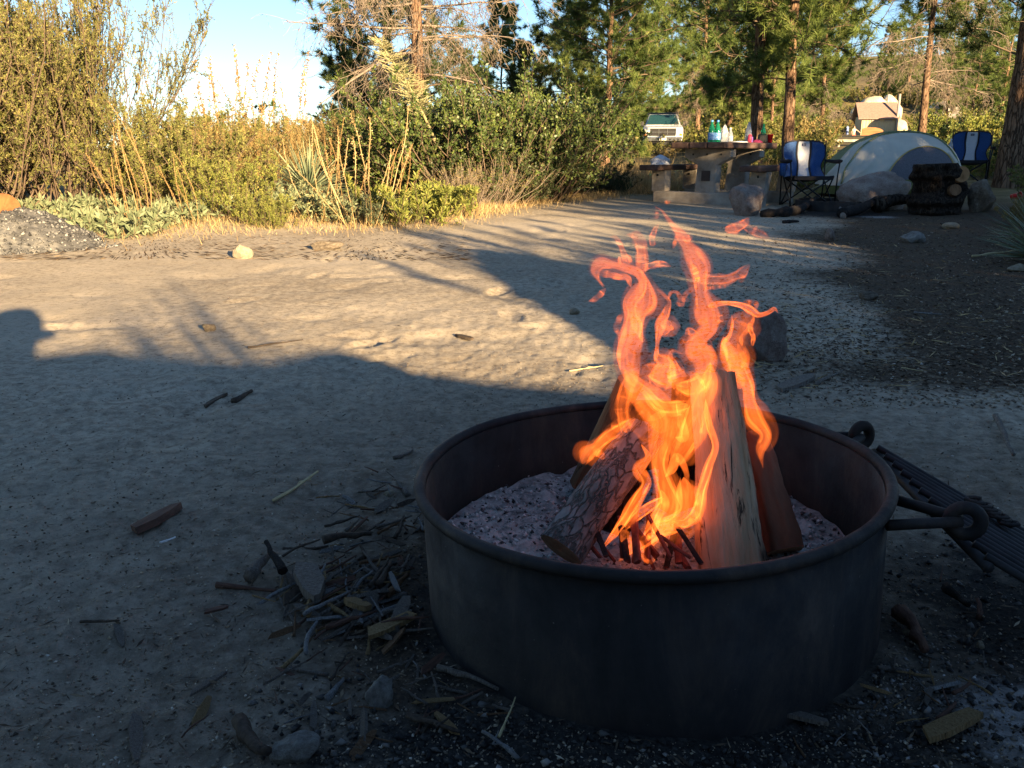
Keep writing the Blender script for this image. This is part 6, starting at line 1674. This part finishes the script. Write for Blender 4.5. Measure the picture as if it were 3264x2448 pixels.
# ------------------------------------------------------------------ unseen behind the viewer: crouching person, plus ledge and plants added for shade
SA, CA = math.sin(SUN_AZ), math.cos(SUN_AZ)
def st_pt(s, t):
    x, y = s * CA - t * SA, s * SA + t * CA
    return Vector((x, y, H(x, y)))
def crouching_person():
    p = Vector((0.06, -0.62, 0)); z0 = H(p.x, p.y)
    t = thing('person', 'person in dark clothes crouching beside the fire with a phone', 'person', (p.x, p.y, z0), 0.0)
    cloth = flat_mat('dark_jacket', (0.05, 0.06, 0.09), 0.85)
    J = [(0, 0, 0.32), (0, 0.04, 0.52), (0, 0.10, 0.74), (0, 0.12, 0.84), (0, 0.13, 0.93), (0, 0.13, 1.03),
         (0.18, 0.10, 0.73), (0.24, 0.24, 0.56), (0.12, 0.44, 0.66), (-0.18, 0.10, 0.73), (-0.24, 0.24, 0.56), (-0.10, 0.44, 0.66),
         (0.11, 0.02, 0.30), (0.17, 0.36, 0.42), (0.14, 0.10, 0.06), (0.15, 0.28, 0.04), (-0.11, 0.02, 0.30), (-0.17, 0.36, 0.42), (-0.14, 0.10, 0.06), (-0.15, 0.28, 0.04)]
    E = [(0, 1), (1, 2), (2, 3), (3, 4), (4, 5), (2, 6), (6, 7), (7, 8), (2, 9), (9, 10), (10, 11), (0, 12), (12, 13), (13, 14), (14, 15), (0, 16), (16, 17), (17, 18), (18, 19)]
    Rr = [0.16, 0.15, 0.16, 0.06, 0.10, 0.085, 0.075, 0.055, 0.035, 0.075, 0.055, 0.035, 0.10, 0.075, 0.05, 0.045, 0.10, 0.075, 0.05, 0.045]
    skin_body('body', J, E, Rr, cloth, t)
    MB().lathe([(0.001, 1.13), (0.08, 1.11), (0.115, 1.05), (0.12, 0.97), (0.17, 0.965), (0.17, 0.955), (0.11, 0.95)], 18, Matrix.Translation((0, 0.11, 0))).build('cap', cloth, t, smooth=True)
crouching_person()
# added rock ledge, its skyline shaped to cast the shade edge on the sand
sl = np.linspace(-3.2, 3.4, 90); wl = np.linspace(-1, 1, 26)
hs = np.interp(sl, [-3.2, -1.2, -0.3, 0.16, 0.3, 0.63, 0.85, 1.0, 1.1, 1.3, 1.55, 1.9, 2.2, 2.6, 3.0, 3.4], [1.12, 1.42, 1.55, 1.55, 1.50, 1.45, 1.47, 1.46, 1.36, 1.29, 1.26, 1.34, 1.57, 1.87, 2.12, 1.7])
hs = hs + 0.06 * fbm(sl * 2.2, sl * 0, 91, 3) * 0.5
SL, WL = np.meshgrid(sl, wl, indexing='ij')
TT = -3.4 + 0.62 * WL + 0.15 * fbm(SL * 1.5, WL * 2, 92, 3)
ZZ = hs[:, None] * np.clip(1 - np.abs(WL) ** 3.5, 0, 1) ** 0.7 * (1 + 0.06 * fbm(SL * 3, WL * 4, 93, 3) * (np.abs(WL) > 0.2)) - 0.12
XX, YY = SL * CA - TT * SA, SL * SA + TT * CA
idx = np.arange(90 * 26).reshape(90, 26)
o = link('shade_ledge', np_mesh('shade_ledge', np.stack([XX, YY, ZZ], -1).reshape(-1, 3), np.stack([idx[:-1, :-1], idx[1:, :-1], idx[1:, 1:], idx[:-1, 1:]], -1).reshape(-1, 4), M['granite'], smooth=True))
tag(o, 'unseen granite ledge added behind the viewer to cast the shade edge', 'ledge')
def shade(ms, s, t, sc_, rz, lab, name='shade_bush'):  # unseen brush added to shade the sand and the camp
    p = st_pt(s, t)
    plant(name, lab, 'shrub', ms, (p.x, p.y, p.z - 0.1), rz, sc_, 'brush added behind the viewer for shade')
for _k, (_s, _t, _z) in enumerate(((0.26, -4.6, 1.62), (0.46, -4.8, 1.85), (0.66, -4.7, 1.66), (0.12, -5.0, 1.7))):
    shade(small, _s, _t, (0.28, 0.28, _z), 1.1 * _k, 'slim twiggy shrub added behind the ledge to mottle the shade edge')
shade(big, 0.5, -7.0, (0.16, 0.16, 0.98), 0.5, 'tall thin shrub added behind the viewer to streak the shade')
shade(oak, 5.2, -6.0, (1.7, 1.7, 1.95), 0.0, 'broad dense bush added behind the viewer for shade')
shade(oakd, 4.4, -7.0, (1.3, 1.3, 2.0), 4.0, 'dense bush added behind the viewer for shade, far one')
shade(oakd, 3.7, -5.2, (1.0, 1.0, 1.75), 1.0, 'broad dense bush added behind the viewer for shade, near one')
shade(oakd, 6.6, -6.6, (1.7, 1.7, 2.1), 2.0, 'broad dense bush added behind the viewer for shade, middle one')
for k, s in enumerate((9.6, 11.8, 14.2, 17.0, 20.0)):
    shade(oakd if k % 2 else oak, s, -8.0 - 0.5 * (k % 2), (2.6, 2.6, 3.5 + 0.25 * (k % 3)), 1.3 * k, 'tall dense bush added to the right of the viewer for shade')
    shade(oak if k % 2 else oakd, s + 0.9, -11.0, (2.6, 2.6, 4.1), 2.1 * k + 1, 'tall dense bush added further to the right of the viewer for shade')

for s, t, sc_, rz in ((-5.6, -3.5, 1.2, 0.3), (-8.2, -1.0, 1.25, 2.0), (-7.0, -7.5, 1.3, 4.0), (-4.9, -8.0, 1.1, 5.0)):  # unseen pines added to block sky light from behind
    p = st_pt(s, t)
    pine('dense pine added behind the viewer to block sky light', kindA, (p.x, p.y, p.z - 0.1), rz, sc_, 'pines added behind the viewer')

# ------------------------------------------------------------------ sticks, chips and stones on the ground
def stick_mesh(name, seed, kind):
    r = random.Random(seed)
    b = MB()
    if kind == 'chip':
        n = 6
        w = r.uniform(0.06, 0.13); th = r.uniform(0.04, 0.08)
        top = [(-0.5, -w * r.uniform(0.3, 1)), (-0.2, -w), (0.25, -w * r.uniform(0.7, 1)), (0.5, -w * r.uniform(0, 0.6)), (0.46, w * r.uniform(0.2, 0.8)), (0.1, w), (-0.35, w * r.uniform(0.6, 1))]
        b.prism(top, (1, 0, 0), (0, 1, 0), (0, 0, 1), (0, 0, -th / 2), th)
        return b.mesh(name, M['grey_wood'])
    P = []; y = z = 0.0
    kk = 7
    for i in range(kk):
        P.append((-0.5 + i / (kk - 1), y, z)); y += r.gauss(0, 0.020); z += r.gauss(0, 0.010)
    w = r.uniform(0.028, 0.055) if kind == 'stick' else r.uniform(0.07, 0.12)
    b.tube(P, [w * (1 - 0.5 * i / (kk - 1)) * r.uniform(0.8, 1.15) for i in range(kk)], 7)
    if kind == 'stick' and r.random() < 0.45:
        q = P[3]; b.tube([q, (q[0] + 0.12, q[1] + r.choice((-1, 1)) * 0.10, q[2] + 0.03), (q[0] + 0.2, q[1] + r.choice((-1, 1)) * 0.16, q[2] + 0.05)], [w * 0.6, w * 0.5, w * 0.3], 5)
    return b.mesh(name, M['grey_wood'], smooth=True)
STK = [stick_mesh('stick', 300 + k, 'stick') for k in range(10)]
CHP = [stick_mesh('wood_chip', 320 + k, 'chip') for k in range(8)]
STB = [stick_mesh('wood_stub', 340 + k, 'stub') for k in range(5)]
def wood(name, label, p, q, me, m, group=None, cat='stick', roll=0.0, thick=1.0):
    p, q = Vector(p), Vector(q)
    o = link(name, me)
    d = q - p; L = d.length
    yaw = math.atan2(d.y, d.x); pit_ = math.asin(max(-1, min(1, d.z / max(L, 1e-5))))
    o.location = (p + q) / 2
    o.rotation_euler = (roll, -pit_, yaw)
    o.scale = (L, L * thick, L * thick)
    o.material_slots[0].link = 'OBJECT'; o.material_slots[0].material = M[m]
    return tag(o, label, cat, group)
M['blue_grey'] = split_wood('bleached_grey_wood', [(0.3, (0.20, 0.20, 0.20)), (0.55, (0.36, 0.36, 0.36)), (0.75, (0.48, 0.48, 0.47))])
M['red_bark_dry'] = mat2('dry_red_bark', [(0.3, (0.06, 0.032, 0.024)), (0.7, (0.16, 0.085, 0.06))], 14, 0.9, 0.6, 0.006, stretch=(0.2, 1, 1))
M['dark_bark'] = mat2('dark_twig_bark', [(0.3, (0.03, 0.022, 0.018)), (0.7, (0.10, 0.075, 0.055))], 14, 0.9, 0.6, 0.006)
M['paper'] = flat_mat('white_paper', (0.65, 0.65, 0.66), 0.8)
M['straw_stick'] = flat_mat('pale_straw_stem', (0.45, 0.37, 0.20), 0.7)
def gp(px, py, up=0.006): p = gnd(px, py); return Vector((p.x, p.y, p.z + up))
named = [
 ('split_wood_piece', 'bright tan split piece of wood lying against the twig heap by the ring', (1165, 2062), (1322, 1992), CHP[1], 'tan_wood', 1.8, 0.02),
 ('wood_chunk', 'pale heart-shaped wood chunk on top of the twig heap', (972, 1845), (1015, 1962), CHP[0], 'grey_wood', 1.8, 0.03),
 ('wood_chunk', 'small cracked tan chunk of wood in the middle of the twig heap', (1112, 1960), (1172, 1992), CHP[2], 'tan_wood', 2.6, 0.03),
 ('bark_strip', 'curved red-brown bark strip alone on the shaded sand at left', (425, 1708), (572, 1625), CHP[3], 'red_bark_dry', 1.5, 0.010),
 ('paper_scrap', 'small white rolled paper scrap near the red-brown bark strip', (512, 1738), (560, 1722), STB[0], 'paper', 0.9, 0.006),
 ('straw_stem', 'long pale straw stem pointing at the fire ring', (872, 1606), (1012, 1522), STK[1], 'straw_stick', 0.5, 0.008),
 ('bleached_stick', 'bleached blue-grey stick lying across the front of the twig heap', (972, 2010), (1118, 1932), STK[2], 'blue_grey', 1.1, 0.03),
 ('bleached_stick', 'bleached forked stick pointing down from the twig heap', (978, 2110), (1026, 2000), STK[3], 'blue_grey', 1.0, 0.015),
 ('charred_stick', 'black charred stick propped at the back of the twig heap', (905, 1860), (856, 1712), STB[1], 'char_wood', 0.9, 0.035),
 ('thick_stick', 'thick brown stick lying level across the twig heap', (1035, 1790), (1185, 1762), STB[2], 'dark_bark', 0.9, 0.045),
 ('branch_stub', 'short cut branch with pale end left of the twig heap', (798, 1872), (868, 1808), STB[3], 'grey_wood', 1.7, 0.02),
 ('straight_stick', 'straight brown stick lying alone left of the twig heap', (692, 1880), (880, 1898), STB[4], 'red_bark_dry', 0.6, 0.010),
 ('bark_bit', 'short red-brown bark bit on the sand left of the heap', (648, 1968), (728, 1950), CHP[4], 'red_bark_dry', 1.3, 0.01),
 ('weathered_chip', 'narrow weathered slat pointing down at the lower left', (432, 2285), (440, 2445), CHP[5], 'grey_wood', 0.75, 0.008),
 ('weathered_chip', 'weathered grey chip slanting up to the right at the lower left', (600, 2235), (722, 2160), CHP[6], 'grey_wood', 1.1, 0.010),
 ('short_dark_log', 'short dark log lying beside the angular grey stone', (765, 2335), (862, 2448), STB[0], 'dark_bark', 1.5, 0.02),
 ('bent_twig', 'bent grey twig on the sand at far left', (258, 1992), (380, 1998), STK[4], 'dark_bark', 1.1, 0.006),
 ('bent_twig', 'grey chip hanging below the bent twig at far left', (372, 1998), (396, 2072), CHP[7], 'grey_wood', 0.8, 0.006),
 ('grey_driftwood', 'weathered grey wood piece lying before the right front of the ring', (2440, 2278), (2640, 2330), CHP[3], 'grey_wood', 1.0, 0.012),
 ('grey_driftwood', 'long grey stick hugging the foot of the ring at front left', (1395, 2150), (1592, 2215), STK[5], 'grey_wood', 1.0, 0.012),
 ('tan_wood_piece', 'tan broken wood piece alone at the lower right corner', (2938, 2382), (3112, 2302), CHP[1], 'tan_wood', 2.0, 0.015),
 ('rusty_bark', 'curled rusty brown bark piece right of the ring', (2862, 1985), (2952, 2100), STB[2], 'red_bark_dry', 1.1, 0.02),
 ('brown_stick', 'brown stick with pale tip in the charcoal at the bottom', (1300, 2300), (1470, 2360), STK[6], 'dark_bark', 1.1, 0.01),
 ('bent_straw', 'bent pale straw rising at the bottom before the ring', (1590, 2390), (1640, 2262), STK[7], 'straw_stick', 0.45, 0.02),
 ('grey_plank', 'flat grey wood strip on the sand behind the ring', (2482, 1252), (2588, 1202), CHP[5], 'grey_wood', 1.2, 0.008),
 ('thin_stick', 'thin stick right of the flat grey strip behind the ring', (2600, 1232), (2695, 1192), STK[8], 'grey_wood', 0.8, 0.006),
 ('pale_twig', 'white forked twig in the dark litter at right', (2912, 1000), (3002, 1006), STK[0], 'blue_grey', 0.8, 0.008),
 ('pale_twig', 'pale splinter pair lower in the dark litter', (2872, 1178), (2940, 1190), STK[2], 'straw_stick', 0.8, 0.008),
 ('pale_twig', 'long pale straw high in the dark litter at right', (3100, 820), (3240, 808), STK[9], 'straw_stick', 0.5, 0.008),
 ('pale_twig', 'pale twig over the dark hollow at the right edge', (3170, 1340), (3215, 1480), STK[4], 'grey_wood', 0.6, 0.015),
 ('sunlit_twig', 'thin twig lying in the light at the shade edge', (790, 1112), (968, 1092), STK[9], 'dark_bark', 0.45, 0.006),
 ('sunlit_twig', 'small pale twig in the sun just left of the flames', (1815, 1187), (1922, 1170), STK[0], 'straw_stick', 0.5, 0.006),
 ('shade_stick', 'dark stick in the shade below the shade edge', (645, 1305), (720, 1262), CHP[6], 'dark_bark', 1.0, 0.006),
 ('shade_stick', 'small dark stick right of the other in the shade', (745, 1285), (800, 1252), STB[1], 'dark_bark', 0.8, 0.006),
 ('dark_leaf_bit', 'small dark curled leaf on the sunlit sand', (1458, 1072), (1502, 1085), CHP[2], 'dark_bark', 1.5, 0.006),
 ('charred_end', 'charred pine cone shaped lump at the foot of the grate', (3010, 1905), (3080, 1960), STB[4], 'char_wood', 1.6, 0.02),
]
for nm, lab, a, b_, me, m, tk, up in named:
    p, q = gp(*a, up), gp(*b_, up)
    if 'propped at' in lab: q = p + Vector((-0.05, 0.07, 0.014)); p.z -= 0.01
    wood(nm, lab, p, q, me, m, None, 'stick' if me not in CHP else 'wood piece', random.uniform(-0.3, 0.3), tk)
rs = random.Random(77)
mats_ = ['grey_wood', 'dark_bark', 'grey_wood', 'brown_split', 'blue_grey', 'grey_wood', 'tan_wood', 'red_bark_dry']
def heap(n, cx, cy, sx, sy, label, group, lmin, lmax, lift, name='broken_stick', dirb=None):
    k = 0
    while k < n:
        px, py = rs.gauss(cx, sx), rs.gauss(cy, sy)
        p = gnd(px, py)
        d = math.hypot(p.x - RING[0], p.y - RING[1])
        if d < RR + 0.02 or p.y < 0.9: continue
        L = rs.uniform(lmin, lmax); a = rs.uniform(0, 3.14) if dirb is None else rs.gauss(dirb, 0.8)
        ux, uy = math.cos(a) * L / 2, math.sin(a) * L / 2
        z = p.z + rs.uniform(0.0, lift)
        e1, e2 = Vector((p.x - ux, p.y - uy, z + rs.uniform(-0.2, 0.2) * lift)), Vector((p.x + ux, p.y + uy, z + rs.uniform(-0.2, 0.25) * lift + 0.004))
        if min(math.hypot(e.x - RING[0], e.y - RING[1]) for e in (e1, e2)) < RR + 0.008: continue
        me = rs.choice(STK + STK + CHP + STB[:2])
        mm = rs.choice(mats_)
        look = {'grey_wood': 'weathered grey', 'dark_bark': 'dark barked', 'brown_split': 'brown split', 'blue_grey': 'bleached pale', 'tan_wood': 'tan', 'red_bark_dry': 'reddish brown'}[mm]
        kind_ = 'flat splinter' if me in CHP else ('stubby stick' if me in STB else 'thin stick')
        wood(name if me not in CHP else 'wood_splinter', '%s %s %s' % (look, kind_, label), e1, e2, me, mm, group, 'stick', rs.uniform(-1, 1), rs.uniform(0.65, 1.25))
        k += 1
heap(175, 1150, 1910, 120, 115, 'in the twig heap left of the ring', 'twig heap left of the ring', 0.025, 0.095, 0.022, dirb=0.9)
heap(60, 1230, 1640, 110, 70, 'on the ground at the left rear of the ring', 'bark bits at the left rear of the ring', 0.02, 0.08, 0.012)
heap(50, 1250, 2230, 260, 90, 'in the charcoal before the ring', 'burnt bits before the ring', 0.02, 0.07, 0.010)
heap(40, 2850, 2200, 230, 130, 'in the ash right of the ring', 'bits in the ash right of the ring', 0.02, 0.06, 0.010)

# countless crumbs
def region(n, pxr, pyr, seed, fn=None):
    r = np.random.default_rng(seed)
    a = np.stack([r.uniform(*pxr, n), r.uniform(*pyr, n)], -1)
    if fn is not None: a = a[fn(a, r)]
    u = (a[:, 0] - 1632) / FPX; b = (1224 - a[:, 1]) / FPX
    dx, dy, dz = u, CP + b * SP, b * CP - SP
    t = CAM_H / -dz
    for _ in range(6): t = (CAM_H - hmacro(dx * t, dy * t)) / -dz
    P = np.stack([dx * t, dy * t], -1)
    P = P[np.hypot(P[:, 0] - RING[0], P[:, 1] - RING[1]) > RR + 0.012]
    return np.concatenate([P, hfull(P[:, 0], P[:, 1])[:, None]], 1)
M['crumb'] = leaf_mat('ground_crumbs', [(0, (0.07, 0.056, 0.044)), (0.25, (0.16, 0.125, 0.095)), (0.6, (0.28, 0.225, 0.165)), (0.92, (0.42, 0.34, 0.24)), (1, (0.60, 0.55, 0.48))], 0, 0.9)
M['coal'] = leaf_mat('charcoal_crumbs', [(0, (0.008, 0.008, 0.009)), (0.6, (0.025, 0.023, 0.022)), (0.9, (0.07, 0.065, 0.06)), (1, (0.30, 0.28, 0.26))], 0, 0.7, 0.4)
M['litterbit'] = leaf_mat('litter_flakes', [(0, (0.025, 0.019, 0.015)), (0.5, (0.075, 0.052, 0.036)), (0.8, (0.13, 0.092, 0.06)), (0.96, (0.26, 0.20, 0.13)), (1, (0.45, 0.38, 0.28))], 0, 0.9)
def crumbs(name, label, P, s0, s1, m, seed, flat=0.6, pw=2.5):
    r = np.random.default_rng(seed)
    sz = s0 + (s1 - s0) * r.random(len(P)) ** pw
    P = P.copy(); P[:, 2] += sz * 0.25
    tag(link(name, bits_mesh(name, P, sz, m, seed, flat)), label, 'debris', kind='stuff')
crumbs('sand_grains', 'coarse granite grains and crumbs scattered over the near ground', region(24000, (-50, 3300), (1150, 2460), 401), 0.0008, 0.0046, M['crumb'], 401)
crumbs('pebbles', 'small pebbles and crumbs over the middle ground', region(11000, (-50, 3300), (740, 1300), 402), 0.002, 0.011, M['crumb'], 402, 0.5, 3.5)
crumbs('charcoal_crumbs', 'black charcoal crumbs around the front of the fire ring', region(5200, (700, 3264), (1700, 2460), 403, lambda a, r: r.random(len(a)) < (a[:, 0] > 880 + 90 * r.normal(size=len(a))) * np.exp(-((a[:, 1] - 2350) / 130) ** 2) + 0.6 * np.exp(-((a[:, 0] - 1200) / 220) ** 2 - ((a[:, 1] - 1900) / 240) ** 2) + 0.5 * (a[:, 0] > 2750)), 0.0015, 0.010, M['coal'], 403, 0.7, 2.2)
M['ash_crumb'] = leaf_mat('grey_ash_crumbs', [(0, (0.05, 0.048, 0.045)), (0.6, (0.16, 0.15, 0.145)), (0.95, (0.34, 0.32, 0.31)), (1, (0.6, 0.58, 0.56))], 0, 0.95)
crumbs('ash_crumbs', 'pale ash crumbs heaped at the right foot of the ring', region(2600, (2560, 3264), (1980, 2448), 404, lambda a, r: r.random(len(a)) < np.exp(-((a[:, 0] - 2850) / 260) ** 2 - ((a[:, 1] - 2170) / 170) ** 2)), 0.001, 0.0065, M['ash_crumb'], 404, 0.6, 3.5)
def flakes(name, label, P, l0, l1, wr, m, seed):
    r = np.random.default_rng(seed); n = len(P)
    a = r.uniform(0, 6.283, n); L = r.uniform(l0, l1, n)
    d = np.stack([np.cos(a), np.sin(a), r.normal(0.05, 0.16, n)], -1); d = nrm(d)
    side = np.stack([-np.sin(a), np.cos(a), r.normal(0, 0.4, n)], -1); side = nrm(side)
    W = (L * r.uniform(wr * 0.5, wr * 1.5, n))[:, None]
    c = P + np.array([0, 0, 1]) * (0.002 + 0.006 * r.random(n))[:, None]
    L = L[:, None]
    V = np.stack([c - d * L / 2, c - side * W / 2, c + d * L / 2, c + side * W / 2], 1).reshape(-1, 3)
    tag(link(name, np_mesh(name, V, np.arange(n * 4).reshape(-1, 4), m, tint=np.repeat(r.random(n), 4))), label, 'debris', kind='stuff')
lit_fn = lambda a, r: (a[:, 1] < 1190 + 55 * r.normal(size=len(a))) & (a[:, 0] > 2130 + 0.45 * (1150 - a[:, 1]) + 280 * r.normal(size=len(a)))
flakes('leaf_litter', 'dark bark flakes and leaf litter covering the shaded ground at right', region(24000, (2000, 3300), (690, 1290), 411, lit_fn), 0.006, 0.034, 0.30, M['litterbit'], 411)
flakes('straw_litter', 'pale straw and needle bits strewn over the litter at right', region(1500, (2050, 3300), (700, 1320), 412, lit_fn), 0.03, 0.12, 0.06, M['straw'], 412)
flakes('needle_litter', 'dark needle bits strewn thinly over the sand', region(2400, (-50, 3300), (760, 2440), 413), 0.005, 0.028, 0.14, M['litterbit'], 413)
flakes('edge_litter', 'twig bits under the left bank', region(2500, (0, 1500), (720, 830), 414), 0.02, 0.09, 0.12, M['litterbit'], 414)

# grey ash and gravel heap at the left edge, with the log end beside it
gc = gnd(40, 845)
M['gravel_grey'] = leaf_mat('grey_gravel', [(0, (0.03, 0.03, 0.032)), (0.5, (0.095, 0.096, 0.098)), (0.85, (0.18, 0.18, 0.18)), (1, (0.34, 0.33, 0.31))], 0, 0.95)
M['ash_heap'] = mat2('grey_ash_heap', [(0.3, (0.05, 0.05, 0.052)), (0.5, (0.11, 0.11, 0.11)), (0.7, (0.24, 0.23, 0.21))], 8, 0.95, 0.8, 0.02)
hc = gnd(30, 800)
nr_, na_ = 30, 70
Rg, Ag = np.meshgrid(np.linspace(0, 1, nr_), np.linspace(0, 2 * np.pi, na_, endpoint=False), indexing='ij')
X = Rg * np.cos(Ag) * 0.66; Y = Rg * np.sin(Ag) * 0.60
def heap_h(X, Y): q = np.clip(np.hypot(X / 0.66, Y / 0.60), 0, 1); return 0.36 * (1 - q ** 1.3) * (1 + 0.5 * fbm(X * 3 + 2, Y * 3, 5, 3)) + 0.03 * fbm(X * 14, Y * 14, 6, 3) - 0.02
Z = heap_h(X, Y)
idx = np.arange(nr_ * na_).reshape(nr_, na_); j2 = (np.arange(na_) + 1) % na_
o = link('ash_heap', np_mesh('ash_heap', np.stack([X, Y, Z], -1).reshape(-1, 3), np.stack([idx[:-1], idx[1:], idx[1:][:, j2], idx[:-1][:, j2]], -1).reshape(-1, 4), M['ash_heap'], smooth=True), None, (hc.x - 0.05, hc.y + 0.35, hc.z))
tag(o, 'heap of grey ash and gravel at the left edge of the sand', 'ash heap', kind='stuff')
r = np.random.default_rng(421); n = 3000
a = r.uniform(0, 6.283, n); q = np.sqrt(r.random(n)) * 1.12
P = np.stack([0.66 * q * np.cos(a), 0.60 * q * np.sin(a), 0 * a], -1); P[:, 2] = np.where(q < 1, heap_h(P[:, 0], P[:, 1]), 0.0) + 0.004
o2 = link('gravel_bits', bits_mesh('gravel_bits', P, 0.006 + 0.020 * r.random(n) ** 2.5, M['gravel_grey'], 421, 0.75), None, (hc.x - 0.05, hc.y + 0.35, hc.z))
tag(o2, 'grey gravel bits covering the ash heap at the left edge', 'gravel', kind='stuff')
M['rust_end'] = mat2('rusty_log_end', [(0.3, (0.12, 0.045, 0.018)), (0.6, (0.26, 0.11, 0.04))], 9, 0.85, 0.4, 0.006)
e0 = at(-75, 668, 8.6); e1 = at(8, 672, 8.2)
place_log('log_end', 'orange-brown log end poking in at the left edge above the ash heap', e0, e1, circ(0.165, 18), M['red_bark_dry'], rough=0.01, seed=51, cat='log', group=None, endm=M['rust_end'], freq=6)
